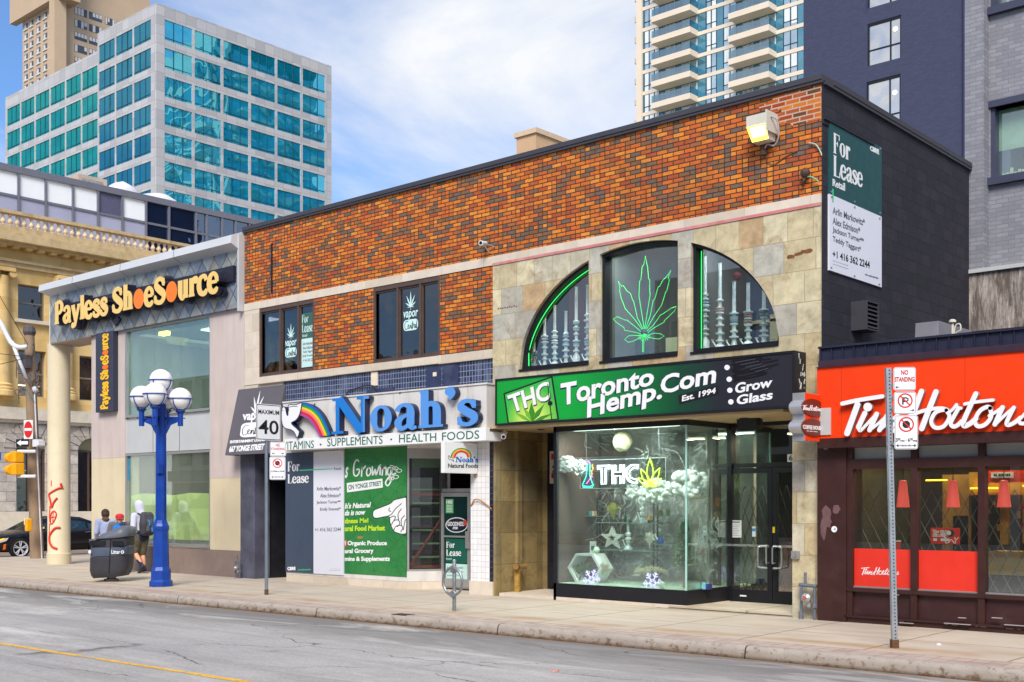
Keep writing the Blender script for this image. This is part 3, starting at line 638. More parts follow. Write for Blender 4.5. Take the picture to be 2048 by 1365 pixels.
def vapor_mark(mb, fr, cx, z0, wd, wp, mi=0, mk=None):
    """leaf, word and pill with pen script, centred on cx, base z0"""
    for i, s_ in enumerate(leaf2d(7, 190, .12)): mb.shape(fr, xf(s_, wd*.62, wd*.72, cx, z0+wd*1.12), wp, wp+.002+i*.0002, None, mi)
    tb(mb, fr, 'vapor', cx-wd*.5, cx+wd*.5, z0+wd*.50, z0+wd*.92, wp, wp+.002, .02, .15, mi)
    pill = rrect(cx-wd*.5, cx+wd*.5, z0, z0+wd*.52, wd*.2)
    mb.plate(fr, pill, [], wp, wp+.002, mi)
    for i, s_ in enumerate(SCRIPTC): mb.shape(fr, ribbon(cat([(cx-wd*.42+a*wd*.80, z0+wd*.05+b*wd*.42) for a, b in s_], 4), wd*.030), wp+.002, wp+.004+i*.0002, None, 1 if mk is None else mk)
w1 = window3(W1, [-20.79, -20.15]); w2 = window3(W2, [-16.99, -16.34])
mb = MB(); vapor_mark(mb, F0, -20.47, 4.92, .40, -.058); mb.build('decal', [DECAL, INT_D], w1)
mb = MB(); vapor_mark(mb, F0, -16.66, 5.13, .42, -.058); mb.build('decal', [DECAL, INT_D], w2)
mb = MB(); mb.fbox(F0, -20.10, -19.66, 5.28, 5.83, -.059, -.055, 0); mb.fbox(F0, -20.10, -19.66, 4.66, 5.28, -.059, -.055, 1)
for r, q in (('For', ((-20.08, -19.86), (5.62, 5.80))), ('Lease', ((-20.08, -19.70), (5.42, 5.60)))):
    R, W_ = serif_word(r, T=.2, t=.08, sfw=.05, q=.06)
    for s_ in R: mb.shape(F0, s_, -.055, -.052, lambda a, b: (q[0][0]+(q[0][1]-q[0][0])*a/W_, q[1][0]+(q[1][1]-q[1][0])*b), 1)
tb(mb, F0, 'Retail', -20.06, -19.9, 5.32, 5.38, -.055, -.052, mi=1)
for i, s_ in enumerate(('Arlin Markowitz', 'Alex Edmison', 'Teddy Taggart', 'Emily Everett')): tb(mb, F0, s_, -20.05, -19.72, 5.14-i*.09, 5.20-i*.09, -.055, -.052, mi=2)
tb(mb, F0, '+1 416 362 2244', -20.05, -19.66, 4.78, 4.84, -.055, -.052, mi=2)
mb.build('lease_notice', [M('green_notice', (60, 96, 84), .6), M('mint_notice', (198, 226, 220), .6), GREYT], w1)
mb = MB(); mb.box(XL+.1, XM-.1, YF+3.0, YF+3.1, 4.45, 6.3, 0); mb.box(XL+.1, XM-.1, YF+.2, YF+3, 6.2, 6.26, 0); mb.box(XL+.1, XM-.1, YF+.2, YF+3, 4.40, 4.46, 0)
mb.box(-17.2, -16.8, YF+1.2, YF+1.4, 4.46, 6.2, 1); mb.box(-21.5, -20.9, YF+.9, YF+1.0, 4.46, 5.5, 2); mb.box(-20.8, -20.2, YF+1.3, YF+1.9, 4.46, 5.0, 2); mb.box(-16.2, -15.6, YF+2, YF+2.1, 4.5, 5.2, 3); mb.build('upper_room', [INT_D, M('dark_red_interior', (110, 34, 32), .8), M('brown_furniture', (120, 96, 76), .7), INT_M], T)
mb = MB(); mb.fbox(F0, -21.1, -21.05, 6.40, 7.5, .0, .018); mb.build('wall_bar', BLACKM, T)

# ---- stone clad right half with the arched window
AX, AZ, AA, AB = -11.14, 4.12, 2.6, 1.913
def arch(x): return AZ + AB*math.sqrt(max(0, 1-((x-AX)/AA)**2))
def arch_hole(x0, x1, ins=0.0):
    x0 += ins; x1 -= ins; n = 26
    top = [(x1 + (x0-x1)*i/n, max(AZ+ins, AZ + (AB-ins)*math.sqrt(max(0, 1-((x1 + (x0-x1)*i/n-AX)/(AA-ins*.6))**2)))) for i in range(n+1)]
    return [(x0, AZ+ins), (x1, AZ+ins)] + [p for p in top if p[1] > AZ+ins+.004]
HOL = [(-13.741, -12.157), (-11.921, -10.348), (-10.102, -8.542)]
mb = MB(); mb.plate(F0, rect(XM, XR-.004, 3.92, 6.085), [arch_hole(a, b) for a, b in HOL], -.3, .02)
mb.fbox(F0, XM, XR-.004, 3.10, 3.92, -.3, .02)
PX0 = XY(1586, YF)
mb.box(PX0, XR-.002, YF-.02, YF+1.35, 0, 3.10); mb.build('stone_cladding', STONE, T)
mb = MB()
for x_, z_ in ((-8.35, 5.40), (-8.22, 5.42), (-8.12, 5.44), (-8.05, 5.445)): mb.plate(F0, [(x_+a*.10*random.uniform(.6, 1), z_+b*.035*random.uniform(.6, 1.2)) for a, b in ell(0, 0, 1, 1, 9)], [], .02, .0215+abs(x_+8.2)*.008)
for i in range(9): mb.plate(F0, [(-14.25+i*.055+a, 5.28+b*.7+.01*math.sin(i*3)) for a, b in ell(0, 0, .02, .02, 7)], [], .02, .023)
mb.build('rust_stain', M('rust_stain', (120, 74, 40), .9, 0, .3, 20), T)
GREENLED = emit('green_led', (40, 220, 96), .8)
for k, (a, b) in enumerate(HOL):
    mb = MB(); o_ = arch_hole(a, b); i_ = arch_hole(a, b, .055)
    mb.plate(F0, o_, [i_], -.26, -.05); mb.fbox(F0, a, b, AZ-.03, AZ, -.1, .045)
    fr = mb.build('arched_window', BLACKM, T)
    mb = MB(); mb.plate(F0, arch_hole(a, b, .05), [], -.20, -.195); mb.build('pane', GLASSG if k == 1 else GLASS, fr)
    if k == 0: mb = MB(); mb.tube([F0.pt(x_, z_, -.16) for x_, z_ in [(a+.075, AZ+.08)] + [(a+.07+(b-a-.1)*i/20, arch(a+.06+(b-a-.1)*i/20)-.075) for i in range(21)]], .007, 6); mb.build('green_light_strip', GREENLED, fr)
    if k == 2: mb = MB(); mb.tube([F0.pt(a+.085, AZ+.07, -.16), F0.pt(a+.085, arch(a+.085)-.09, -.16)], .007, 6); mb.build('green_light_strip', GREENLED, fr)
# display room behind the arches
mb = MB(); mb.box(XM+.1, XR-.3, YF+2.2, YF+2.3, 3.95, 6.3, 0); mb.box(XM+.1, XR-.3, YF+.31, YF+2.2, 6.15, 6.2, 0); mb.box(XM+.1, XR-.3, YF+.31, YF+2.2, 4.02, 4.10, 1); mb.box(-12.08, -12.0, YF+.35, YF+2.2, 4.1, 6.15, 0); mb.box(-10.27, -10.2, YF+.35, YF+2.2, 4.1, 6.15, 0)
mb.box(XM+.1, -12.08, YF+2.1, YF+2.19, 4.1, 6.15, 2); mb.box(-10.2, XR-.3, YF+1.9, YF+2.0, 4.1, 6.15, 3); mb.box(-10.2, XR-.3, YF+1.80, YF+1.86, 4.78, 4.83, 4); mb.box(-9.7, -8.9, YF+1.80, YF+1.88, 4.35, 4.9, 4); mb.box(-11.2, -10.3, YF+.9, YF+1.0, 4.1, 4.55, 4)
mb.build('display_room', [INT_M, M('white_ledge', (190, 200, 196), .5), M('dark_red_wall', (84, 40, 36), .8, 0, .2, 3), M('blue_grey_wall', (70, 84, 112), .8, 0, .2, 3), M('pale_timber', (176, 170, 140), .6)], T)
mb = MB()
for px, py in ((1421, 507), (1452, 518)):
    mb = MB(); a, b = FY(YF+.9).px(px, py+14); mb.lathe([(.05, 0), (.05, .02), (.001, .02)], (a, YF+.9, 6.11), 14); mb.build('spotlight', bpy.data.materials.get('spot_lamp') or emit('spot_lamp', (255, 250, 235), 4), T)
ceiling_or_fill_lamp(T, XM+.6, -12.4, YF+.33, YF+.45, 6.10, 20); ceiling_or_fill_lamp(T, -11.8, -10.5, YF+.33, YF+.45, 6.10, 14, (.86, 1, .95)); ceiling_or_fill_lamp(T, -9.9, XR-.6, YF+.33, YF+.45, 6.10, 20, (.85, .93, 1))  # fill lamps added above the arch heads, out of sight, to brighten the room
# ---- recess under the right shop sign
XW0, XW1, YD = XY(1107, YF+.05), XY(1374, YF+.05), 17.10
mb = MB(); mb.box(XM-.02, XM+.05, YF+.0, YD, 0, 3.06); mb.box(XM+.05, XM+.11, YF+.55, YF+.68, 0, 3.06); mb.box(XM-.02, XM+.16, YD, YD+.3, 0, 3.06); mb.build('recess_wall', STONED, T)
mb = MB(); mb.box(XM, PX0+.01, YF-.32, YF+1.9, 3.06, 3.10); mb.build('soffit', M('beige_soffit', (186, 164, 124), .8, 0, .1, 2), T)
mb = MB()
for px, py in ((1082, 858), (1488, 830), (1345, 838)):
    a, b = FY(YF+.4).px(px, py); MB().lathe([(.07, 0), (.07, .012)], (a, YF+.4, 3.048), 12).build('soffit_light', BLACKM, T)
mb = MB(); mb.box(XM+.14, XW0, YD+.02, YD+.10, .03, 3.06); 
for z0, z1 in ((.12, .55), (.62, 1.05), (1.12, 1.5)): mb.box(XM+.22, XM+.50, YD+.0, YD+.03, z0, z1)
dr = mb.build('side_door', BLACKP, T); MB().box(XM+.12, XM+.55, YD-.02, YD+.02, 0, .045).build('sill', SANDW, dr)
# display window box
mb = MB(); mb.box(XW0, XW1, YF+.05, YF+.11, .06, .30); mb.box(XW1-.06, XW1, YF+.11, YD+.3, .06, .30); mb.box(XW0, XW0+.06, YF+.05, YF+.13, 0, 3.06); mb.box(XW0, XW1, YF+.05, YF+.11, 2.97, 3.06); mb.box(XW1-.06, XW1, YF+.11, YD+.3, 2.97, 3.06); mb.box(XW1-.06, XW1+.03, YD+.02, YD+.3, .0, 3.06)
fr = mb.build('display_window', BLACKM, T)
x1_, x2_ = XY(1229, YF+.08), XY(1312, YF+.08)
mb = MB(); mb.box(XW0+.06, x1_, YF+.075, YF+.083, .30, 2.97); mb.build('pane', GLASSG, fr)
mb = MB(); mb.box(x1_+.006, XW1-.012, YF+.075, YF+.083, .30, 2.97); mb.build('pane', GLASSG, fr)
mb = MB(); mb.box(XW1-.034, XW1-.026, YF+.083, YD+.02, .30, 2.97); mb.build('pane', GLASSG, fr)
mb = MB(); mb.box(XW1-.045, XW1-.02, YF+.068, YF+.09, .30, 2.97); mb.build('glass_edge', M('green_glass_edge', (170, 214, 206), .2), fr)
mb = MB(); mb.box(XM+.1, XW1-.0, YF+.05, YD+.5, 0, .06); mb.build('stone_curb', LIME, T)
mb = MB(); mb.box(XW0+.02, XW1-.07, YF+.12, YF+2.2, .26, .30, 0); mb.box(XW0+.02, XW1-.02, YF+2.2, YF+2.3, .3, 3.06, 1); mb.box(XW0-.04, XW0, YF+.14, YF+2.2, .3, 3.06, 2); mb.box(XW0+.02, XW1-.02, YF+.12, YF+2.2, 3.0, 3.05, 1)
mb.build('display_platform', [M('pale_green_floor', (176, 200, 176), .6, 0, .1, 4), M('grey_backdrop', (128, 128, 122), .85, 0, .15, 2), M('dark_red_reveal', (96, 76, 70), .8)], T)
ceiling_or_fill_lamp(T, XW0+.3, XW1-.3, YF+.15, YF+.30, 2.98, 42, (.95, 1, .95))  # added fill lamp that brightens the display window
# entrance doors
XD0, XD1 = XY(1428, YD+.1), PX0
def rr(x0, x1, z0, z1, t, y0, y1, mb):
    mb.box(x0, x0+t, y0, y1, z0, z1); mb.box(x1-t, x1, y0, y1, z0, z1); mb.box(x0+t, x1-t, y0, y1, z0, z0+t); mb.box(x0+t, x1-t, y0, y1, z1-t, z1)
mb = MB(); rr(XD0, XD1, .05, 3.06, .06, YD+.05, YD+.15, mb); mb.box(XD0+.06, XD1-.06, YD+.06, YD+.14, 2.31, 2.38); ent = mb.build('shop_entrance', BLACKM, T)
mb = MB(); mb.box(XD0+.06, XD1-.06, YD+.09, YD+.10, 2.38, 2.98); mb.build('transom_pane', GLASS, ent)
xm_ = (XD0+XD1)/2 + .02; ent2 = []
for a, b, s_ in ((XD0+.065, xm_-.006, 1), (xm_+.006, XD1-.065, -1)):
    mb = MB(); t = .085
    mb.box(a, a+t, YD+.04, YD+.09, .06, 2.30); mb.box(b-t, b, YD+.04, YD+.09, .06, 2.30); mb.box(a+t, b-t, YD+.04, YD+.09, .06, .26); mb.box(a+t, b-t, YD+.04, YD+.09, 2.21, 2.30)
    d = mb.build('door', BLACKM, T)
    MB().box(a+t, b-t, YD+.062, YD+.068, .26, 2.21).build('pane', GLASS, d)
    mb = MB(); mb.box(a+t*.5, b-t*.5, YD+.0, YD+.03, .985, 1.02); hx = b-.05 if s_ > 0 else a+.05; hy = hx-.16*s_
    mb.tube([(hx, YD+.03, .72), (hx, YD-.06, .72)] + [(hx-.03*s_*0, YD-.06, .74)] + [(hx, YD-.06, .98)] + [(hx, YD+.03, .98)], .014, 8)
    mb.tube(cat([(hx, YD-.03, 1.0), (hx-.13*s_, YD-.05, .99), (hx-.16*s_, YD-.05, .94), (hx-.16*s_, YD-.05, .70), (hx-.13*s_, YD-.05, .65), (hx, YD-.03, .64)], 5), .016, 8); mb.build('handle', M('satin_steel', (196, 194, 192), .3, .8, .03), d)
    MB().box((a+b)/2-.06, (a+b)/2+.06, YD+.035, YD+.04, .14, .165).build('label_plate', WHITE, d)
    ent2.append(d)
mb = MB(); mb.box(XD0-.05, XD0-.02, YD-.02, YD+.02, .05, 2.3); mb.build('door_post_bar', ALU, T)
mb = MB(); mb.box(XD0+.36, XD0+.56, YD+.055, YD+.06, 1.13, 1.42, 0); mb.box(XD0+.39, XD0+.53, YD+.053, YD+.055, 1.38, 1.40, 1)
for i in range(7): mb.box(XD0+.39, XD0+.53-.02*(i % 3), YD+.053, YD+.055, 1.34-i*.03, 1.345-i*.03, 2)
mb.build('paper_notice', [WHITE, GRN, GREYT], ent2[0])
mb = MB(); mb.box(XD0+.78, XD0+.84, YD+.03, YD+.04, 1.15, 1.32, 0); mb.box(XD0+.78, XD0+.84, YD+.028, YD+.03, 1.24, 1.29, 1); mb.build('door_sticker', [M('pale_sticker', (210, 220, 220), .5), M('blue_sticker', (60, 130, 200), .5)], ent2[0])
mb = MB(); mb.box(xm_+.01, xm_+.05, YD+.03, YD+.04, 1.22, 1.32, 0); mb.build('yellow_tag', M('yellow_tag', (230, 200, 40), .5), ent2[1])
mb = MB(); mb.box(XD0+.02, XD1, YD-1.33, YD+1.5, .02, .05, 0); mb.quad((XD0+.02, YD-.0, .045), (XD1, YD-.0, .045), (XD1, YF-.02, .004), (XD0-.2, YF-.02, .004), 0); mb.build('entrance_ramp', PAVE, T)
mb = MB(); mb.box(XW1, XR-.3, YD+2.6, YD+2.7, 0, 3.1, 0); mb.box(XW1, XR-.3, YD+.2, YD+2.6, -.01, .04, 1); mb.box(XW1, XR-.3, YD+.2, YD+2.6, 3.06, 3.1, 0); mb.box(XW1+.1, XW1+.7, YD+1.6, YD+2.5, .05, 1.0, 2); mb.box(XW1+.1, XR-.5, YD+2.4, YD+2.59, 1.3, 1.33, 2); mb.box(XD1-.5, XD1+.3, YD+1.2, YD+1.3, .9, 1.9, 3)
for i in range(16):
    a = XW1+.25+random.random()*2.0; z_ = random.choice((1.34, 1.0, .6, 1.65)); h_ = random.uniform(.12, .3); mb.box(a, a+.1, YD+2.3, YD+2.39, z_, z_+h_, 3+i % 4)
mb.build('shop_interior', [INT_M, M('shop_floor', (110, 106, 100), .5), M('brown_counter', (120, 78, 44), .6), M('orange_goods', (196, 120, 50), .6), M('blue_goods', (50, 104, 150), .6), M('cream_goods', (206, 190, 150), .6), M('red_goods', (170, 50, 40), .6)], T)
mb = MB(); mb.box(XD1-.62, XD1-.28, YD+.5, YD+.52, 1.15, 1.72, 0); mb.box(XD1-.62, XD1-.28, YD+.495, YD+.5, 1.15, 1.44, 1);
mb.build('interior_poster', [M('white_poster', (216, 206, 198), .6), M('red_poster', (190, 60, 40), .6)], T)
LATT = M('folding_gate_steel', (70, 64, 60), .5, .5, .1)
mb = MB()
for i in range(9):
    a = XD0+.06+i*.155
    for s_ in (1, -1): mb.tube([(a, YD+.25, .3), (a+s_*.62, YD+.25, 2.0)] if False else [(a if s_ > 0 else a+.30, YD+.25+s_*.004, .25+.875*j) if j % 2 == 0 else (a+.30 if s_ > 0 else a, YD+.25+s_*.004, .25+.875*j) for j in range(3)], .008, 5)
mb.build('folding_gate', LATT, T)
for i in range(3): ceiling_or_fill_lamp(T, XW1+.5+i*.7, XW1+.95+i*.7, YD+1.1, YD+1.25, 2.9, 16, (1, .82, .55))

# ---- left shop front
Z8 = zm(560, 860, 3.791)
XA0, XB0 = XY(573, YF), XY(814.5, YF)               # posters
mb = MB(); mb.box(XA0, XB0, YF-.0, YF+.2, 0, .16); mb.box(XB0-.1, XY(878, YF+.6), YF+.7, YF+.9, 0, .16)
mb.add([(XB0, YF, 0), (XB0+.45, YF+.75, 0), (XB0+.45, YF+.75, .16), (XB0, YF, .16), (XB0-.2, YF+.1, 0), (XB0-.2, YF+.8, 0), (XB0-.2, YF+.8, .16), (XB0-.2, YF+.1, .16)], [(0,1,2,3), (3,2,6,7), (1,5,6,2)])
mb.build('stone_base', LIME, T)
mb = MB(); mb.box(XA0, XB0+.002, YF-.005, YF+.2, .16, .36); mb.add([(XB0+.002, YF-.005, .16), (XB0+.452, YF+.745, .16), (XB0+.452, YF+.745, .36), (XB0+.002, YF-.005, .36), (XB0-.1, YF+.05, .36), (XB0+.35, YF+.8, .36)], [(0,1,2,3), (3,2,5,4)]); mb.build('white_stallriser', WHITEG, T)
mb = MB(); mb.box(XA0, XB0-.0, YF+.02, YF+.12, .36, 2.86); mb.build('boarded_window', INT_D, T)
mb = MB(); q0, q1 = (XB0, YF), (XB0+.45, YF+.75)
def slant(a, w_=0.0): n_ = Vector((.857, -.515, 0)); p = Vector((q0[0]+(q1[0]-q0[0])*a, q0[1]+(q1[1]-q0[1])*a, 0)) + n_*w_; return p
FSL = Fr((q0[0], q0[1], 0), (q1[0]-q0[0], q1[1]-q0[1], 0), (0, 0, 1)); LSL = math.hypot(q1[0]-q0[0], q1[1]-q0[1])
mb.fbox(FSL, 0, .04, .36, 2.86, -.06, .0); mb.fbox(FSL, LSL-.05, LSL, .36, 2.86, -.06, .0); mb.fbox(FSL, .04, LSL-.05, .36, .40, -.06, 0); mb.fbox(FSL, .04, LSL-.05, 2.60, 2.86, -.06, 0); sw = mb.build('slanted_window', ALU, T)
MB().fbox(FSL, .04, LSL-.05, .40, 2.60, -.035, -.03).build('pane', glassm('dark_reflecting_glass', (206, 212, 212), .05), sw)
mb = MB(); mb.box(XB0-1.6, XB0+1.4, YF+1.9, YF+2.0, 0, 2.86, 0)
for i in range(6): mb.fbox(FSL, .05, LSL-.06, .62+i*.27, .65+i*.27, -.34, -.10, 1)
for i in range(3): mb.box(XB0-1.1, XB0+.3, YF+1.05, YF+1.3, .62+i*.5, .72+i*.5, 2+i)
mb.box(XB0-.6, XB0+.3, YF+.9, YF+.95, 1.78, 1.84, 2)
mb.tube([FSL.pt(.08, .48, -.06), FSL.pt(LSL-.1, 1.5, -.06)], .025, 6, mi=2); mb.fbox(FSL, .05, LSL-.06, 1.86, 1.92, -.2, -.1, 2); mb.fbox(FSL, .05, LSL-.06, .42, .47, -.2, -.08, 2); mb.fbox(FSL, .04, LSL-.05, 2.42, 2.60, -.09, -.07, 1); mb.build('empty_shelving', [INT_D, M('green_shelf_edge', (176, 214, 150), .5), M('red_shelf', (204, 78, 52), .6), M('yellow_stock', (120, 120, 60), .7), INT_M], T)
YN = YF + .62                                         # recessed door
XN0, XN1 = XY(880, YN), XY(942, YN)
mb = MB(); rr(XN0-.02, XN1+.06, .03, 2.86, .06, YN, YN+.1, mb); mb.box(XN0, XN1, YN+.01, YN+.09, 1.93, 2.0); en = mb.build('door_frame', ALU, T)
mb = MB(); t = .07; a, b = XN0+.05, XN1-.01
mb.box(a, a+t, YN-.02, YN+.03, .06, 1.92); mb.box(b-t, b, YN-.02, YN+.03, .06, 1.92); mb.box(a+t, b-t, YN-.02, YN+.03, .06, .22); mb.box(a+t, b-t, YN-.02, YN+.03, 1.84, 1.92); mb.box(a+t, b-t, YN-.02, YN+.03, 1.035, 1.07); nd = mb.build('door', ALU, T)
mb = MB(); mb.box(a+t, b-t, YN+.0, YN+.006, .22, 1.84); mb.build('pane', M('dark_door_glass', (24, 52, 50), .1, 0, .2, 2), nd)
mb = MB(); mb.box(b-.08, b+.01, YN-.07, YN-.02, .83, 1.16); mb.build('handle', ALU, nd)
FN = FY(YN-.001)
mb = MB(); ov = Z8
mb.plate(FN, [FN.px(*Z8(1340+84*math.cos(t_), 722+58*math.sin(t_))) for t_ in [2*math.pi*i/28 for i in range(28)]][::-1], [], 0, .004, 0)
mb.plate(FN, [FN.px(*Z8(1340+78*math.cos(t_), 722+51*math.sin(t_))) for t_ in [2*math.pi*i/28 for i in range(28)]][::-1], [], .004, .006, 1)
tq(mb, FN, 'GOODNESS', [(1272, 697), (1398, 697), (1398, 730), (1272, 730)], Z8, .006, .008, .03, mi=0); tq(mb, FN, 'me', [(1310, 735), (1350, 735), (1350, 755), (1310, 755)], Z8, .006, .008, .03, .3, mi=0)
mb.plate(FN, [FN.px(*Z8(1405+14*math.cos(t_), 705+24*math.sin(t_))) for t_ in [2*math.pi*i/12 for i in range(12)]][::-1], [], .006, .009, 2)
mb.fbox(FN, *sorted((FN.px(*Z8(1258, 0))[0], FN.px(*Z8(1315, 0))[0])), FN.px(*Z8(1280, 632))[1], FN.px(*Z8(1280, 525))[1], 0, .004, 3); tq(mb, FN, 'HRS', [(1264, 535), (1308, 535), (1308, 560), (1264, 560)], Z8, .004, .006, .04, mi=0)
for i in range(5): tq(mb, FN, '--------', [(1266, 572+i*11), (1306, 572+i*11), (1306, 576+i*11), (1266, 576+i*11)], Z8, .004, .006, mi=0)
u0, v1 = FN.px(*Z8(1258, 825)); u1, v0 = FN.px(*Z8(1424, 1012)); mb.fbox(FN, u0, u1, v0, v1, 0, .004, 4)
u0, v1 = FN.px(*Z8(1258, 1013)); u1, v0 = FN.px(*Z8(1424, 1180)); mb.fbox(FN, u0, u1, v0, v1, 0, .004, 5)
wq(mb, FN, 'For', [(1262, 850), (1326, 850), (1326, 895), (1262, 895)], Z8, .004, .006, 0, T=.2, t=.08); wq(mb, FN, 'Lease', [(1262, 908), (1376, 908), (1376, 956), (1262, 956)], Z8, .004, .006, 0, T=.2, t=.08); tq(mb, FN, 'Retail', [(1262, 970), (1302, 970), (1302, 986), (1262, 986)], Z8, .004, .006, mi=5)
for i, s_ in enumerate(('Arlin Markowitz', 'Alex Edmison', 'Jackson Turner', 'Emily Everett')): tq(mb, FN, s_, [(1264, 1035+i*30), (1390, 1035+i*30), (1390, 1055+i*30), (1264, 1055+i*30)], Z8, .004, .006, mi=6)
tq(mb, FN, '+1 416 362 2244', [(1264, 1152), (1418, 1152), (1418, 1172), (1264, 1172)], Z8, .004, .006, mi=6)
mb.build('door_notice', [WHITES, M('navy_oval', (22, 34, 52), .4), M('red_apple', (206, 70, 56), .5), M('green_label', (92, 170, 110), .5), M('lease_green', (16, 88, 72), .45), M('lease_mint', (188, 222, 214), .5), GREYT], nd)
XT0, XT1 = XY(942, YF), XY(980, YF)
mb = MB(); mb.box(XT0, XT1, YF-.01, YF+.6, .26, 2.86); mb.box(XN1+.04, XT0, YN+.02, YN+.1, .0, 2.86); mb.build('tiled_pier', WTILE, T)
mb = MB(); mb.box(XT1, XM, YF-.01, YF+.6, .26, 2.86); mb.build('tile_edge_strip', KTILE, T)
mb = MB(); mb.box(XT0-.02, XM+.0, YF-.03, YF+.6, 0, .26); mb.build('pier_base', LIME, T)
mb = MB(); mb.tube([F0.pt(*p) for p in cat([(XT0+.02, 1.66, .02), (XT0+.15, 1.78, .05), (XT0+.32, 1.75, .05), (XT1+.06, 1.6, .02)], 5)], .012, 6); mb.build('loose_strap', M('tan_strap', (176, 120, 60), .7), T)
mb = MB(); mb.box(XA0-.05, XM, YF+.0, YF+.9, 2.80, 2.86); mb.build('shop_soffit', WHITEG, T)
# dark entrance on the far left
XE0, XE1 = XY(483, YF), XY(512, YF)
mb = MB(); mb.box(XE0, XE1, YF-.03, YF+.4, 0, 3.0); mb.build('peeling_pier', M('peeling_grey_paint', (84, 84, 98), .6, 0, .3, 2.5, grime=.7, gcol=(48, 48, 58)), T)
mb = MB(); mb.box(XE1, XA0, YF+1.1, YF+1.2, 0, 3.0); mb.box(XE1-.03, XE1, YF+.38, YF+1.1, 0, 3.0); mb.box(XA0-.02, XA0, YF+.02, YF+1.1, 0, 2.9); 
for k_ in range(4): mb.box(XE1+.25, XE1+.7, YF+1.08, YF+1.1, .2+k_*.6, .65+k_*.6)
dd = mb.build('black_doorway', BLACKP, T)
mb = MB(); FD = FY(YF+1.075); zc = zm(400, 1130, 10.24)
mb.shape(FX(XE1+.01), ribbon([(0, 0), (.01, .01)], .01), 0, .001)
for i in range(34):
    a, b = FD.px(random.uniform(540, 572), random.uniform(1118, 1146)); mb.plate(FD, [(a+random.uniform(-.018, .018), b+random.uniform(-.03, .03)) for _ in range(3)], [], 0, .002+.0002*i)
for s_ in ([(1425, 140), (1440, 250), (1460, 230)], [(1500, 110), (1515, 200), (1520, 300)], [(1480, 215), (1545, 205)], [(1570, 240), (1600, 200), (1650, 170), (1660, 210), (1600, 245)]): mb.shape(FD, ribbon(cat([FD.px(*zc(*p)) for p in s_], 4), .018), 0, .003)
mb.build('white_paint_marks', M('white_paint_mark', (210, 208, 206), .7), dd)
mb = MB(); z5 = zm(430, 740, 2.729)
for s_ in ([(330, 770), (325, 815), (335, 850), (352, 855), (365, 840), (340, 835), (328, 850)], [(318, 765), (345, 760), (335, 800), (350, 800), (340, 830)]): mb.shape(FD, ribbon(cat([FD.px(*z5(*p)) for p in s_], 5), .012), 0, .003)
mb.build('pink_scrawl', M('pink_scrawl', (190, 120, 116), .7), dd)
mb = MB(); mb.fbox(FD, *sorted((FD.px(*z5(245, 0))[0], FD.px(*z5(258, 0))[0])), FD.px(*z5(250, 521))[1], FD.px(*z5(250, 516))[1], 0, .01); mb.build('red_indicator', emit('red_led', (255, 70, 40), 2), dd)

# ------------------------------------------------------------------ signs and notices on the brick building
def poly(fr, pts, z=None): return [fr.px(*(z(*p) if z else p)) for p in pts]
def pp(mb, fr, pts, z=None, w0=0, w1=.003, mi=0, ms=None): mb.plate(fr, poly(fr, pts, z), [], w0, w1, mi, ms)
def circ(cx, cy, r, n=20, ry=None): return [(cx+r*math.cos(2*math.pi*i/n), cy-(ry or r)*math.sin(2*math.pi*i/n)) for i in range(n)]
def pen(mb, fr, pts, wd, z=None, w0=0, w1=.003, mi=0, ms=None, sm=5, closed=False, cap=True):
    """pen stroke given in photograph points"""
    sc_ = 1.0
    p = cat(pts, sm, closed) if sm else pts
    sh = ribbon(p, wd, closed, cap)
    mb.shape(fr, sh, w0, w1, (lambda a, b: fr.px(*z(a, b))) if z else (lambda a, b: fr.px(a, b)), mi, ms)
NAVYI = M('navy_outline', (24, 34, 62), .5, 0, .05); BLK = M('sign_black', (26, 26, 32), .4, 0, .06, 2)

# green to black light box over the stone shop front
YS = YF - .36; FS_ = FY(YS); z7 = zm(980, 460, 3.0118)
(u0, v1), (u1, v0) = FS_.px(991.6, 759), FS_.px(1590, 809.5)
v0 = FS_.px(991.6, 852)[1]
S1 = thing('shop_sign', 'long green and black light box with white lettering over the stone shop front', 'sign', ((u0+u1)/2, YF-.18, v0))
mb = MB(); fw = .035
mb.box(u0, u1, YS+.02, YF-.02, v0, v1); mb.fbox(FS_, u0, u1, v1-fw, v1, -.02, .02); mb.fbox(FS_, u0, u1, v0, v0+fw, -.02, .02); mb.fbox(FS_, u0, u0+fw, v0+fw, v1-fw, -.02, .02); mb.fbox(FS_, u1-fw, u1, v0+fw, v1-fw, -.02, .02)
mb.build('sign_box', BLACKM, S1)
g = G('green_to_black_print'); X, Y, Zz = g.sep(g.pos()); f = g.map(X, u0, u1, 0, 1)
g.bsdf(g.ramp(f, [(0, C(8, 152, 50)), (.28, C(12, 158, 56)), (.50, C(8, 112, 52)), (.66, C(16, 66, 42)), (.78, C(36, 38, 44)), (1, C(40, 38, 46))]), .35); PRINT = g.m
g = G('yellow_green_print'); X, Y, Zz = g.sep(g.pos()); cx_, cz_ = FS_.px(*z7(255, 1160))
d_ = g.math('SQRT', g.math('ADD', g.math('POWER', g.math('SUBTRACT', X, cx_), 2.0), g.math('POWER', g.math('SUBTRACT', Zz, cz_), 2.0)))
g.bsdf(g.ramp(g.map(d_, 0, .62, 0, 1), [(0, C(250, 248, 190)), (.35, C(206, 224, 110)), (.75, C(120, 196, 70)), (1, C(60, 176, 70))]), .35); PRINT2 = g.m
mb = MB(); mb.fbox(FS_, u0+fw, u1-fw, v0+fw, v1-fw, 0, .006); mb.build('printed_face', PRINT, S1)
mb = MB(); pp(mb, FS_, [(82, 985), (378, 880), (418, 1143), (107, 1163)], z7, .006, .008, 1); pp(mb, FS_, [(93, 992), (370, 893), (407, 1138), (116, 1160)], z7, .008, .010, 0)
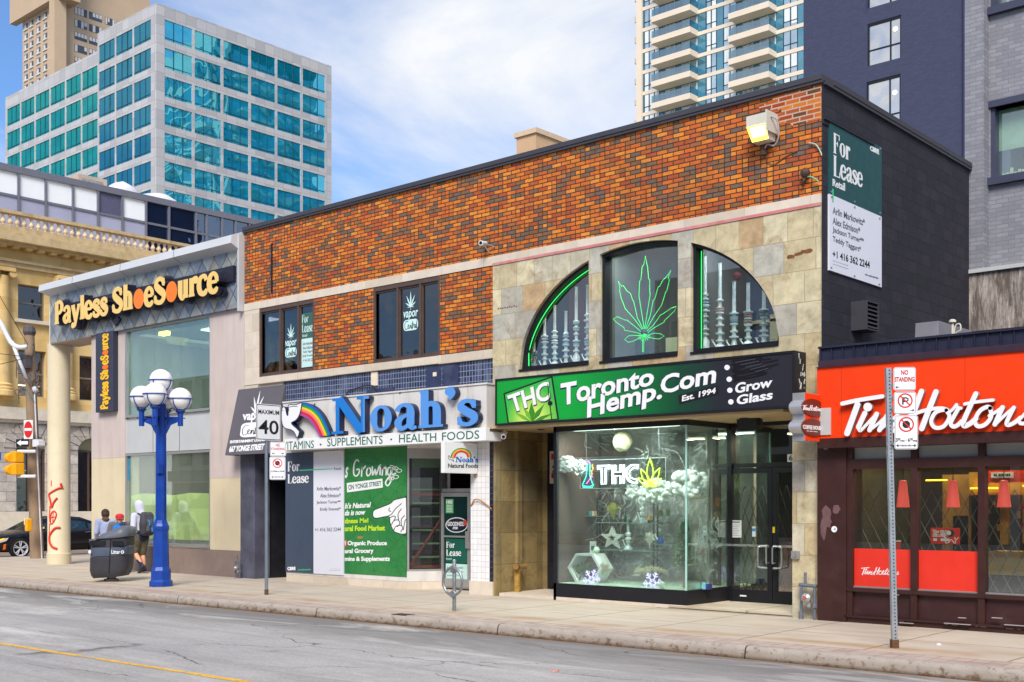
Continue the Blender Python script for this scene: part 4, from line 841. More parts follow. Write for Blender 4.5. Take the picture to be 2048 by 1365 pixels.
LG = [M('leaf_print_dark', (58, 132, 34), .4), M('leaf_print_mid', (112, 172, 40), .4)]
for k_, (tx, ty, wd) in enumerate(((252, 1040, 40), (200, 1060, 26), (330, 1050, 30), (150, 1100, 24), (385, 1105, 22))):
    bx, by = 255, 1158; nx, ny = -(ty-by), (tx-bx); l_ = math.hypot(nx, ny); nx, ny = nx/l_*wd/2, ny/l_*wd/2
    pp(mb, FS_, [(bx, by), (bx+(tx-bx)*.45+nx, by+(ty-by)*.45+ny), (tx, ty), (bx+(tx-bx)*.45-nx, by+(ty-by)*.45-ny)], z7, .010, .0115+.0003*k_, 2 + k_ % 2)
tq(mb, FS_, 'THC', [(103, 1003), (362, 905), (372, 1028), (137, 1112)], z7, .010, .0135, .045, 0, 4); tq(mb, FS_, 'THC', [(105, 1000), (358, 908), (366, 1022), (140, 1105)], z7, .0135, .016, .03, 0, 5)
pen(mb, FS_, [(352, 930), (362, 1030), (375, 1140)], 5, z7, .0165, .018, 1, sm=1); pp(mb, FS_, circ(366, 1045, 14), z7, .0165, .019, 1)
mb.build('leaf_panel', [PRINT2, BLK] + LG + [NAVYI, WHITES], S1)
WORDS = [('Toronto', [(425, 928), (985, 826), (992, 935), (440, 1062)]), ('Hemp.', [(575, 1012), (1032, 905), (1040, 1050), (590, 1172)]), ('Com', [(1025, 880), (1362, 808), (1366, 922), (1035, 992)]), ('Grow', [(1478, 925), (1703, 888), (1705, 945), (1480, 988)]), ('Glass', [(1486, 998), (1703, 964), (1706, 1020), (1490, 1056)])]
mb = MB()
for s_, q in WORDS: tq(mb, FS_, s_, [(x-4, y+4) for x, y in q], z7, .006, .0085, .05, .12, 0)
for x_, y_ in ((1430, 832), (1443, 903), (1447, 969), (1453, 1039)): pp(mb, FS_, circ(x_-3, y_+3, 19), z7, .006, .0085, 0)
mb.build('lettering_outline', NAVYI, S1)  # navy outline printed behind the white words and bullets
mb = MB()
for s_, q in WORDS: tq(mb, FS_, s_, q, z7, .006, .012, .028, .12, 0)
for x_, y_ in ((1430, 830), (1443, 901), (1447, 967), (1453, 1037)): pp(mb, FS_, circ(x_, y_, 16), z7, .006, .012, 0)
mb.build('lettering', WHITES, S1)
mb = MB(); pp(mb, FS_, [(1135, 997), (1381, 935), (1382, 992), (1141, 1053)], z7, .006, .008, 0); tq(mb, FS_, 'Est. 1994', [(1156, 1000), (1362, 950), (1362, 985), (1158, 1036)], z7, .008, .010, .03, .1, 1); mb.build('date_tab', [BLK, WHITES], S1)
mb = MB(); random.seed(3)
for i in range(16):
    x0_ = 1452+random.uniform(0, 30); x1_ = x0_+random.uniform(150, 280); y_ = 775+i*8+random.uniform(-4, 4)
    if i > 10: x1_ -= 90
    pen(mb, FS_, [(x0_, y_+18), ((x0_+x1_)/2, y_+random.uniform(-8, 8)), (x1_, y_-22)], 11, z7, .006, .0075+.0003*(i % 6), 0)
for i in range(5): pen(mb, FS_, [(1480+i*30, 800+i*14), (1600+i*20, 778+i*14)], 2, z7, .0095, .0105, 1, sm=1)
mb.build('painted_out_words', [M('glossy_black_marker', (30, 28, 32), .2), GREYT], S1)
mb = MB(); FR1 = FX(u1); 
for i in range(14): 
    a, b = random.uniform(YS+.1, YF-.05), random.uniform(v0+.1, v1-.05); mb.plate(FR1, [(a+random.uniform(-.03, .03), b+random.uniform(-.06, .06)) for _ in range(5)], [], .0, .003+.0006*i)
mb.build('peeling_paint', WHITEG, S1)

# white sign with blue letters, dove and rainbow
YS2 = YF - .34; FB = FY(YS2)
(u0, v1), (u1, _) = FB.px(566, 802), FB.px(973, 768); v0 = FB.px(569, 882)[1]; v1 = FB.px(972, 769)[1]
S2 = thing('shop_sign', 'white sign board with raised blue letters, a dove and a rainbow', 'sign', ((u0+u1)/2, YF-.17, v0))
mb = MB(); mb.box(u0, u1, YS2, YF-.01, v0-.05, v1); mb.box(u0, u1+.02, YS2-.02, YF-.01, v1, v1+.03); mb.build('sign_board', WHITEG, S2)
mb = MB(); (a0, b1), (a1, _) = FY(YS2-.1).px(569, 881), FY(YS2-.1).px(972, 855); b1 = FY(YS2-.1).px(972, 855)[1]; b0 = FY(YS2-.1).px(972, 881)[1]
mb.box(a0, a1, YS2-.10, YS2+.0, b0, b1); mb.box(a0, a1, YS2, YF-.02, b0, v0-.05); mb.build('lower_light_box', WHITES, S2)
FL = FY(YS2-.10); mb = MB()
for s_, q in (('VITAMINS', [(370, 393), (540, 385), (540, 427), (370, 439)]), ('SUPPLEMENTS', [(613, 375), (915, 359), (915, 404), (613, 419)]), ('HEALTH', [(1005, 354), (1208, 344), (1208, 388), (1005, 398)]), ('FOODS', [(1240, 342), (1442, 330), (1442, 376), (1240, 386)])): tq(mb, FL, s_, q, z5, 0, .004)
for x_, y_ in ((577, 408), (962, 380)): pp(mb, FL, circ(x_, y_, 5), z5, 0, .004)
mb.build('green_lettering', GRN, S2)
g = G('blue_letter_face'); X, Y, Zz = g.sep(g.pos()); xs_ = FB.px(*z5(840, 0))[0]
g.bsdf(g.mix(g.map(X, xs_-.03, xs_+.03, 0, 1), C(22, 118, 200), C(86, 146, 216)), .4); BLUEL = g.m
mb = MB(); FBn = FY(YS2-.15); wq(mb, FBn, "Noah's", [(640, 157), (1436, 99), (1436, 297), (640, 352)], z5, -.13, .0, 0, 1, T=.21, t=.085, sfw=.055, q=.075, gap=.035); mb.build('raised_letters', [BLUEL, M('letter_side_navy', (36, 44, 74), .4, 0, .1, 4)], S2)
zd = zm(500, 800, 7.585)
dove = [(478, 190), (490, 122), (515, 104), (540, 135), (554, 205), (567, 240), (579, 220), (577, 120), (592, 76), (640, 74), (700, 74), (770, 45), (786, 58), (768, 170), (738, 255), (690, 315), (628, 348), (660, 395), (750, 480), (715, 578), (690, 530), (655, 475), (600, 447), (540, 435), (497, 392), (478, 300)]
mb = MB(); pp(mb, FBn, dove, zd, -.13, 0, 0, 1); pen(mb, FBn, dove, 11, zd, 0, .003, 1, sm=2, closed=True); pp(mb, FBn, circ(500, 162, 6, 10), zd, 0, .004, 1); pen(mb, FBn, [(720, 100), (600, 108), (588, 170)], 7, zd, 0, .0035, 1); mb.build('dove', [WHITES, NAVYI], S2)
RB = [M('rainbow_'+n_, c_, .4, 0, .02) for n_, c_ in (('purple', (168, 70, 146)), ('red', (214, 26, 48)), ('pink', (238, 120, 110)), ('yellow', (248, 196, 20)), ('green', (20, 150, 70)), ('blue', (14, 96, 190)))]
ou = cat([(476, 178), (530, 197), (575, 240), (606, 298), (630, 358)], 5); inn = cat([(458, 247), (503, 268), (533, 300), (552, 335), (566, 362)], 5)
mb = MB()
for k_ in range(6):
    a, b = k_/6, (k_+1)/6
    pp(mb, FBn, [(p[0]+(q[0]-p[0])*a, p[1]+(q[1]-p[1])*a) for p, q in zip(inn, ou)] + [(p[0]+(q[0]-p[0])*b, p[1]+(q[1]-p[1])*b) for p, q in zip(inn, ou)][::-1], z5, -.12, -.01, k_, 6)
mb.build('rainbow', RB + [NAVYI], S2)
mb = MB()
for x_, y_ in ((545, 188), (700, 178), (1010, 128), (1300, 112)): pp(mb, FB, circ(x_, y_, 4, 8), z5, 0, .01)
mb.build('bolt', BLACKM, S2)

# lease board and green poster on the boarded window
FP = FY(YF+.0); 
def zq(z, *pts): return [z(*p) for p in pts]
u0, v1 = FP.px(*Z8(50, 178)); u1, v0 = FP.px(*Z8(490, 1103)); um = FP.px(*Z8(262, 0))[0]
S3 = thing('lease_board', 'tall slate blue and pale grey lease board on the boarded shop window', 'notice', ((u0+u1)/2, YF, v0))
MB().fbox(FP, u0, um, v0, v1, 0, .03).build('slate_half', SLATEB, S3); MB().fbox(FP, um, u1, v0, v1, 0, .029).build('pale_half', M('pale_grey_board', (216, 216, 224), .45, 0, .02, 1), S3)
mb = MB(); wq(mb, FP, 'For', [(66, 243), (158, 238), (158, 312), (66, 317)], Z8, .03, .033, 0, T=.2, t=.075, sfw=.04, q=.05, gap=.0); wq(mb, FP, 'Lease', [(66, 338), (228, 328), (228, 400), (66, 407)], Z8, .03, .033, 0, T=.2, t=.075, sfw=.04, q=.05, gap=.0)
tq(mb, FP, 'CBRE', [(65, 1040), (126, 1038), (126, 1064), (65, 1066)], Z8, .03, .033, .06); mb.build('white_lettering', WHITES, S3)
mb = MB(); pp(mb, FP, [(158, 304), (410, 293), (410, 299), (158, 313)], Z8, .03, .0325); tq(mb, FP, 'cbre.ca/properties', [(145, 1054), (242, 1051), (242, 1068), (145, 1070)], Z8, .03, .033, .01); mb.build('mint_rule', MINT, S3)
mb = MB(); tq(mb, FP, 'Retail', [(418, 285), (472, 283), (472, 304), (418, 306)], Z8, .029, .032, .0)
for s_, x_, y_ in (('Arlin Markowitz*', 286, 432), ('Alex Edmison*', 314, 484), ('Jackson Turner**', 286, 537), ('Emily Everett*', 313, 590)): tq(mb, FP, s_, [(x_, y_), (469, y_-3), (469, y_+27), (x_, y_+30)], Z8, .029, .032, .012)
tq(mb, FP, '+1 416 362 2244', [(273, 744), (470, 740), (470, 768), (273, 772)], Z8, .029, .032, .005)
for i in range(2): tq(mb, FP, '.,-.,-.,-.,-.,-', [(392-i*12, 1054+i*12), (468, 1054+i*12), (468, 1058+i*12), (392-i*12, 1058+i*12)], Z8, .029, .032)
mb.build('grey_lettering', GREYT, S3)
u0g, v1g = FP.px(*Z8(490, 135)); u1g, v0g = FP.px(*Z8(963, 1118)); u0g = u1+.004
S4 = thing('window_poster', 'green printed poster with a pointing hand beside the lease board', 'poster', ((u0g+u1g)/2, YF, v0g))
g = G('green_poster_print'); f = g.noise(g.pos(), 1.2, 3); c = g.mix(f, C(30, 112, 54), C(64, 138, 72))
vr = g.n('ShaderNodeTexVoronoi', {'Vector': g.vmul(g.pos(), (1, 0, 1)), 'Scale': 4.5}, feature='DISTANCE_TO_EDGE').outputs[0]; c = g.mix(g.map(vr, .02, .05, .35, 0), c, C(20, 78, 42)); fo = g.noise(g.vmul(g.pos(), (.3, 1, 2.4)), 1.5, 3)
g.bsdf(c, .28, 0, g.bump(fo, .5, .06), .5); mb = MB(); mb.fbox(FP, u0g, u1g, v0g, v1g, 0, .012); mb.build('sheet', g.m, S4)
mb = MB(); sg = dict(z=Z8, w0=.012, w1=.0145)
tq(mb, FP, 's', [(497, 285), (523, 280), (520, 365), (494, 368)], bold=.02, shear=.3, **sg)
GW = [[(600, 240), (585, 228), (566, 262), (562, 330), (580, 352), (602, 330), (604, 300), (586, 302)], [(622, 352), (626, 285), (630, 300), (652, 276)], [(672, 286), (660, 320), (668, 350), (690, 330), (688, 294), (672, 286)], [(704, 280), (706, 345), (726, 300), (732, 344), (756, 276)], [(764, 285), (762, 340)], [(778, 345), (784, 282), (786, 300), (806, 284), (808, 342)], [(846, 288), (824, 292), (820, 336), (840, 338), (850, 288), (846, 380), (822, 424), (804, 400), (834, 356), (880, 330)]]
for p in GW: pen(mb, FP, p, 10, **sg)
for (x_, y_, r_, a_) in ((858, 285, 20, -1.2), (880, 292, 20, -.9), (905, 310, 22, -.4), (850, 370, 20, 1.0), (880, 358, 22, .6), (765, 268, 4, 0)):
    pen(mb, FP, [(x_+r_*math.cos(a_+t_)*1.0*math.cos(0)+0*t_, y_+r_*.55*math.sin(t_)+r_*.5*math.cos(t_)*math.sin(a_)) for t_ in [2*math.pi*i/12 for i in range(12)]], 4.5, closed=True, sm=2, **sg)
pp(mb, FP, [(510, 404), (780, 370), (783, 438), (513, 475)], **sg)
SL = dict(sg, shear=.22, bold=.035)
tq(mb, FP, "h's Natural", [(495, 556), (694, 546), (694, 588), (495, 600)], **SL); tq(mb, FP, 'ds is now', [(495, 610), (652, 604), (652, 643), (495, 652)], **SL)
SB = dict(sg, bold=.035)
tq(mb, FP, 'Organic Produce', [(516, 842), (814, 840), (814, 886), (516, 886)], **SB); tq(mb, FP, 'ural Grocery', [(495, 902), (713, 898), (713, 944), (495, 946)], **SB); tq(mb, FP, 'mins & Supplements', [(495, 962), (836, 958), (836, 1006), (495, 1004)], **SB)
mb.build('white_lettering', WHITES, S4)
mb = MB(); tq(mb, FP, 'dness Me!', [(495, 672), (674, 668), (674, 704), (495, 712)], **SB); tq(mb, FP, 'ural Food Market', [(495, 728), (800, 724), (800, 764), (495, 770)], **SB); mb.build('lime_lettering', M('lime_lettering', (186, 220, 40), .5), S4)
mb = MB(); tq(mb, FP, 'ON YONGE STREET', [(522, 418), (772, 388), (774, 422), (524, 458)], Z8, .0145, .0165, .02, mi=0); pp(mb, FP, [(492, 836), (508, 836), (510, 888), (492, 888)], Z8, .012, .014, 1); tq(mb, FP, 'V', [(493, 842), (506, 842), (506, 880), (493, 880)], Z8, .014, .016, .03, mi=2); pp(mb, FP, [(590, 806), (632, 806), (628, 826), (594, 828)], Z8, .012, .0135, 3)
mb.build('small_print', [GRN, M('red_label', (200, 44, 40), .5), WHITES, M('orange_patch', (150, 120, 60), .5)], S4)
hand = [(708, 640), (716, 612), (750, 596), (840, 560), (866, 535), (910, 522), (950, 514), (962, 520), (962, 782), (930, 790), (895, 782), (868, 768), (850, 735), (838, 700), (836, 668), (820, 655), (740, 670), (716, 664)]
mb = MB(); pp(mb, FP, hand, Z8, .012, .0155, 0); pen(mb, FP, hand[:8] + hand[8:], 5, Z8, .0155, .017, 1, sm=3, closed=True)
for p in ([(835, 592), (830, 612), (845, 620)], [(820, 655), (850, 640), (880, 600), (925, 560)], [(838, 668), (862, 655), (880, 662), (868, 690)], [(850, 720), (868, 690), (900, 684), (912, 710), (895, 735)], [(868, 760), (885, 732), (920, 725), (935, 745), (920, 775)], [(905, 690), (900, 640), (925, 600)], [(925, 730), (925, 680), (950, 650)], [(940, 760), (950, 700), (960, 680)]): pen(mb, FP, p, 5.5, Z8, .0155, .0172, 1)
mb.build('pointing_hand_print', [WHITES, INK], S4)
# small blade sign above the recessed door
XB_ = XY(958, YF) - .02; FBL = FX(XB_); z8q = [(1250, 90), (1511, 105), (1508, 331), (1250, 326)]
(yb0, zb1), (yb1, _) = FBL.px(*Z8(1250, 90)), FBL.px(*Z8(1511, 105)); zb0 = FBL.px(*Z8(1250, 326))[1]; yb1 = min(yb1, YF-.02)
S5 = thing('blade_sign', 'small white hanging sign with a rainbow arc above the recessed door', 'sign', (XB_, (yb0+yb1)/2, zb0))
mb = MB(); mb.box(XB_-.10, XB_, yb0, yb1, zb0, zb1); mb.build('sign_box', WHITES, S5)
FBF = FX(XB_)
def bq(mb, s, f, **k): tq(mb, FBF, s, [Z8(*p) for p in f], None, **k)
mb = MB()
for k_, r_ in enumerate((76, 67, 58, 50)):
    pen(mb, FBF, [(1374+(r_)*math.cos(t_), 212-(r_*.92)*math.sin(t_)) for t_ in [.12+i*.27 for i in range(12)]], 9, Z8, 0, .003+.0003*k_, k_, sm=2)
mb.build('rainbow', [RB[4], RB[3], RB[2], RB[1]], S5)
mb = MB(); wq(mb, FBF, "Noah's", [(1332, 205), (1502, 207), (1502, 248), (1332, 246)], Z8, 0, .003, 0, T=.24, t=.09, q=.09); mb.build('blue_lettering', M('blue_lettering', (20, 100, 176), .5), S5)
mb = MB(); tq(mb, FBF, 'Natural Foods', [(1274, 256), (1502, 258), (1502, 290), (1274, 288)], Z8, 0, .003, .02); pen(mb, FBF, [(1276, 205), (1280, 195), (1292, 212), (1300, 192), (1322, 195), (1310, 220), (1318, 242), (1300, 228), (1282, 224)], 3, Z8, 0, .003, 0, closed=True); mb.build('black_lettering', INK, S5)
mb = MB()
for z_ in (zb1-.07, zb0-.03):
    mb.tube([(XB_-.05, YF-.02, z_), (XB_-.05, YF+.01, z_)], .05, 10); mb.box(XB_-.07, XB_-.03, yb1-.02, YF, z_-.02, z_+.02)
mb.build('wall_bracket', M('rusty_bracket', (190, 160, 120), .7, .2, .2, 10), S5)

# charcoal awning at the far left entrance
xa0 = XY(477.6, YF); ztop = ZY(477.6, 780, YF); ya = YX(450, xa0); zbot = FX(xa0).px(450, 911)[1]; xa1 = XY(571, YF)
FA = Fr((xa0, ya, zbot), (1, 0, 0), Vector((0, YF-.01-ya, ztop-zbot)))
LA = math.hypot(YF-.01-ya, ztop-zbot)
S6 = thing('awning', 'charcoal fabric awning with white lettering over the far left doorway', 'awning', ((xa0+xa1)/2, (ya+YF)/2, zbot))
mb = MB(); mb.fbox(FA, 0, xa1-xa0, 0, LA, -.01, 0)
for x_ in (xa0+.001, xa1-.001): mb.add([(x_, ya+.005, zbot-.002), (x_, YF, zbot-.002), (x_, YF, ztop-.005)], [(0,1,2)])
mb.build('canopy', M('charcoal_canvas', (92, 88, 94), .8, 0, .06, 2), S6)
mb = MB()
za = zm(440, 760, 8.53)
for s_ in leaf2d(7, 190, .12): mb.shape(FA, s_, 0, .004, lambda a, b: (lambda c_, t_: (c_[0]+a*(t_[1]-c_[1])*.8, c_[1]+b*(t_[1]-c_[1])))(FA.px(*za(612, 560)), FA.px(*za(655, 190))))
tq(mb, FA, 'vapor', [(390, 588), (770, 562), (775, 735), (392, 735)], za, 0, .004, .03, .12)
pl_ = [FA.px(*za(*p)) for p in ((335, 745), (800, 715), (800, 950), (335, 985))]
mp_ = qmap(FA, [(372, 742), (800, 710), (790, 955), (335, 990)], za)
mb.shape(FA, plate2d(rrect(0, 1, 0, 1, .22)), 0, .004, mp_)
tq(mb, FA, 'ENTERTAINMENT LOUNGE', [(175, 1037), (800, 1000), (795, 1045), (172, 1088)], za, 0, .004, .045); tq(mb, FA, '667 YONGE STREET', [(165, 1132), (768, 1084), (745, 1196), (155, 1240)], za, 0, .004, .045, .12)
mb.build('white_print', WHITES, S6)
mb = MB()
for s_ in SCRIPTC: mb.shape(FA, ribbon(cat([(.06+a*.78, .12+b*.74) for a, b in s_], 4), .028), .004, .006, mp_)
mb.build('script_print', INK, S6)

# tall lease board on the black side wall
zs = zm(1440, 160, 2.4375); (ys0, zs1), (ys1, _) = FS.px(1655.5, 239.5), FS.px(1760, 297); zs0 = FS.px(1655, 541)[1]; zm_ = FS.px(1655, 388.5)[1]
S7 = thing('lease_board', 'tall teal and white lease board on the black side wall', 'notice', (XR, (ys0+ys1)/2, zs0))
MB().fbox(FS, ys0, ys1, zm_, zs1, .0, .03).build('teal_half', GRNB, S7); MB().fbox(FS, ys0, ys1, zs0, zm_, .0, .029).build('white_half', M('white_board', (222, 222, 230), .45, 0, .02, 1), S7)
mb = MB(); wq(mb, FS, 'For', [(543, 258), (625, 306), (625, 398), (543, 358)], zs, .03, .033, T=.2, t=.075, sfw=.04, q=.05, gap=0); wq(mb, FS, 'Lease', [(543, 368), (687, 432), (687, 527), (543, 470)], zs, .03, .033, T=.2, t=.075, sfw=.04, q=.05, gap=0); tq(mb, FS, 'Retail', [(540, 484), (600, 506), (600, 545), (540, 520)], zs, .03, .033, .02); tq(mb, FS, 'CBRE', [(722, 322), (766, 342), (766, 368), (722, 346)], zs, .03, .033, .06); mb.build('white_lettering', WHITES, S7)
mb = MB()
for s_, x1_, y_ in (('Arlin Markowitz*', 697, 618), ('Alex Edmison*', 674, 668), ('Jackson Turner**', 692, 714), ('Teddy Taggart*', 678, 760)):
    k_ = (x1_-540)*.40; tq(mb, FS, s_, [(540, y_), (x1_, y_+k_), (x1_, y_+k_+34), (540, y_+36)], zs, .029, .032, .012)
for i in range(2): tq(mb, FS, '.,-.,-.,-.,-.,-', [(540, 880+i*16), (615, 905+i*16), (615, 910+i*16), (540, 885+i*16)], zs, .029, .032)
tq(mb, FS, 'cbre.ca/properties', [(698, 944), (762, 962), (762, 976), (698, 956)], zs, .029, .032, .01); mb.build('grey_lettering', GREYT, S7)
mb = MB(); tq(mb, FS, '+1 416 362 2244', [(540, 832), (721, 886), (721, 922), (540, 866)], zs, .029, .032, .015); mb.build('black_lettering', INK, S7)
mb = MB(); pp(mb, FS, [(538, 533), (544, 535), (544, 598), (538, 596)], zs, .0305, .033); mb.build('mint_rule', MINT, S7)
mb = MB()
for x_, y_ in ((534, 203), (645, 268), (772, 338), (534, 548), (647, 596), (771, 651), (535, 572), (647, 622), (769, 676), (533, 916), (646, 957), (767, 998)): pp(mb, FS, circ(x_, y_, 4, 8), zs, .03, .037)
mb.build('screw', ALU, S7)
# things fixed to the walls
zt = zm(1260, 0, 2.599)
c0 = FY(YF-.3)
(fu0, fv1), (fu1, fv0) = c0.px(1494, 214), c0.px(1547, 272)
S8 = thing('flood_light', 'lit white flood light box high on the brick wall near its corner', 'lamp', ((fu0+fu1)/2, YF-.15, fv0))
cxl = (fu0+fu1)/2-.04
mb = MB(); mb.box(cxl-.16, cxl+.16, YF-.36, YF-.03, fv0+.20, fv0+.36); mb.add([(cxl-.16, YF-.36, fv0+.20), (cxl+.16, YF-.36, fv0+.20), (cxl+.16, YF-.03, fv0+.20), (cxl-.16, YF-.03, fv0+.20), (cxl-.14, YF-.22, fv0), (cxl+.14, YF-.22, fv0), (cxl+.14, YF-.03, fv0), (cxl-.14, YF-.03, fv0)], [(1,2,6,5), (0,4,7,3), (4,5,6,7), (2,3,7,6)]); mb.box(cxl+.16, cxl+.185, YF-.36, YF-.03, fv0+.1, fv0+.40); mb.build('housing', M('cream_housing', (206, 200, 184), .5, 0, .06, 4), S8)
mb = MB(); mb.quad((cxl-.155, YF-.358, fv0+.198), (cxl-.137, YF-.222, fv0+.004), (cxl+.137, YF-.222, fv0+.004), (cxl+.155, YF-.358, fv0+.198)); mb.build('lens', emit('sodium_lens', (255, 186, 60), 2.2), S8)
FLN = Fr((cxl, YF-.361, fv0+.2), (1, 0, 0), (0, -.137, .196)); mb = MB(); mb.fbox(FLN, -.10, .12, -.17, -.03, -.012, .012); mb.build('lamp_glow', emit('sodium_lamp', (255, 236, 170), 7), S8)
mb = MB(); mb.tube(cat([(cxl+.19, YF-.25, fv0+.32), (cxl+.25, YF-.16, fv0+.26), (cxl+.24, YF-.1, fv0+.05), (cxl+.14, YF-.05, fv0-.06), (cxl+.02, YF-.05, fv0-.02), (cxl-.04, YF-.03, fv0-.10)], 6), .013, 8); mb.build('conduit', M('grey_conduit', (170, 168, 166), .6), S8)
mb = MB(); mb.lathe([(.05, -.03), (.06, .02), (.035, .06), (.0, .06)], (cxl-.04, YF-.05, fv0-.14), 10); mb.tube(cat([(cxl-.02, YF-.04, fv0-.16), (cxl, YF-.02, fv0-.27), (cxl+.12, YF-.015, fv0-.33), (cxl+.32, YF-.012, fv0-.25), (cxl+.5, YF-.012, fv0-.21)], 6), .007, 6); mb.build('junction_box', M('brown_junction_box', (92, 70, 56), .7), S8)
mb = MB(); pA = [FY(YF-.03).px(*zt(*p)) for p in ((930, 745), (965, 752), (990, 790), (996, 810))]; mb.tube([(a, YF-.03, b) for a, b in cat(pA, 6)], .010, 6); pB = FY(YF-.05).px(*zs(418, 455))
o_ = mb.build('loose_wire', M('pale_wire', (176, 190, 170), .6), label='pale loose wire arching out of the brick near the corner', cat='wire')
mb = MB(); mb.ball((pB[0], YF-.07, pB[1]), .075, 12, 8, sy=.9); mb.tube(cat([(pB[0], YF-.06, pB[1]-.03), (pB[0]-.02, YF-.08, pB[1]-.12), (pB[0]-.06, YF-.05, pB[1]-.18)], 5), .02, 6); mb.tube(cat([(pB[0]+.02, YF-.06, pB[1]-.06), (pB[0]+.12, YF-.08, pB[1]-.09), (pB[0]+.2, YF-.04, pB[1]-.16)], 5), .012, 6, mi=1)
mb.build('lamp_stub', [M('old_lamp_stub', (74, 56, 50), .6), M('green_wire', (130, 176, 140), .6)], label='old dark lamp stub with a green wire below the flood light', cat='lamp')
def camera_(name, x, y, z, d, label, s=1.0):
    t_ = thing(name, label, 'camera', (x, y, z)); d = Vector(d).normalized()
    mb = MB(); mb.tube([Vector((x, y, z)) - d*.09*s, Vector((x, y, z)) + d*.10*s], .042*s, 12); mb.tube([Vector((x, y, z)) + d*.07*s, Vector((x, y, z)) + d*.125*s], .047*s, 12); mb.build('camera_body', WHITE, t_, smooth=True, autosm=40)
    mb = MB(); mb.tube([Vector((x, y, z)) + d*.124*s, Vector((x, y, z)) + d*.128*s], .032*s, 12); mb.build('lens', BLACKM, t_)
    return t_
a, b = FY(YF-.15).px(967, 487); t_ = camera_('security_camera', a, YF-.15, b, (.3, -.9, -.15), 'small white security camera on the brick above the stone band')
mb = MB(); mb.tube(cat([(a, YF-.15, b), (a+.02, YF-.08, b-.1), (a+.05, YF-.01, b-.17)], 4), .012, 6); mb.tube([(a+.02, YF-.15, b), (a+.16, YF-.01, b-.07)], .008, 5); mb.build('bracket', ALU, t_)
a, b = FY(YF-.12).px(1009, 869); t_ = camera_('security_camera', a, YF-.12, b, (.5, -.8, -.45), 'white security camera hanging under the green light box', 1.0)
mb = MB(); mb.lathe([(.06, 0), (.06, .03), (.03, .05)], (a-.05, YF-.06, b+.10), 12); mb.tube([(a-.05, YF-.06, b+.10), (a, YF-.12, b)], .02, 8); mb.build('bracket', WHITE, t_)
# louvred vent on the side wall
(y0_, z1_), (y1_, _) = FX(XR+.0).px(1702, 604), FX(XR+.0).px(1733, 610); z0_ = FX(XR).px(1702, 662)[1]; y0_ += .0; y1_ = y0_+.42
t_ = thing('wall_vent', 'dark louvred vent box on the black side wall', 'vent', (XR+.15, (y0_+y1_)/2, z0_))
mb = MB(); mb.box(XR, XR+.26, y0_, y0_+.02, z0_, z1_); mb.box(XR, XR+.26, y1_-.02, y1_, z0_, z1_); mb.box(XR, XR+.26, y0_+.02, y1_-.02, z1_-.02, z1_); mb.box(XR, XR+.26, y0_+.02, y1_-.02, z0_, z0_+.02); mb.build('box', CHAR, t_)
mb = MB()
for i in range(6):
    z_ = z0_+.04+i*(z1_-z0_-.06)/6; mb.add([(XR+.255, y0_+.02, z_), (XR+.255, y1_-.02, z_), (XR+.17, y1_-.02, z_+.10), (XR+.17, y0_+.02, z_+.10)], [(0,1,2,3)])
mb.build('louvre', CHAR, t_)
# flood lamp under the soffit and the house number
a, b = FY(YF+.55).px(1497, 850)
t_ = thing('flood_lamp', 'black flood lamp hanging under the soffit before the glass doors', 'lamp', (a, YF+.55, b))
mb = MB(); mb.add([(a-.17, YF+.50, b-.10), (a+.17, YF+.50, b-.10), (a+.17, YF+.70, b-.06), (a-.17, YF+.70, b-.06), (a-.17, YF+.47, b+.09), (a+.17, YF+.47, b+.09), (a+.17, YF+.70, b+.09), (a-.17, YF+.70, b+.09)], [(0,3,2,1), (4,5,6,7), (0,1,5,4), (1,2,6,5), (2,3,7,6), (3,0,4,7)]); mb.build('housing', BLACKM, t_)
mb = MB(); mb.tube([(a-.17, YF+.58, b), (a-.19, YF+.58, b), (a-.19, YF+.58, 3.05), (a+.19, YF+.58, 3.05), (a+.19, YF+.58, b), (a+.17, YF+.58, b)], .012, 6); mb.build('yoke', BLACKM, t_)
FD2 = FY(YD+.045); (a0, b1), (a1, b0) = FD2.px(1575, 909), FD2.px(1590, 924)
mb = MB(); mb.fbox(FD2, a0, a1+.12, b0, b1, 0, .01, 0); tb(mb, FD2, '6', a0+.03, a0+.10, b0+.02, b1-.02, .01, .013, .02, 0, 1); mb.build('house_number', [WHITE, INK], label='white house number plate over the glass doors', cat='number plate')
FP2 = FY(YF-.02); (a0, b1), (a1, b0) = FP2.px(1584, 1102), FP2.px(1599, 1118)
t_ = thing('door_button', 'small grey door opener button on the stone pier', 'button', ((a0+a1)/2, YF-.04, b0)); mb = MB(); mb.fbox(FP2, a0+.01, a1+.01, b0, b1, 0, .05); mb.build('plate', ALU, t_); mb = MB(); mb.tube([FP2.pt((a0+a1)/2+.02, (b0+b1)/2+.02, .053)] + [FP2.pt((a0+a1)/2+.01+.025*math.cos(q), (b0+b1)/2-.015+.025*math.sin(q), .053) for q in (1, 0, -1, -2, -3)], .004, 5); mb.build('symbol', GREYT, t_)

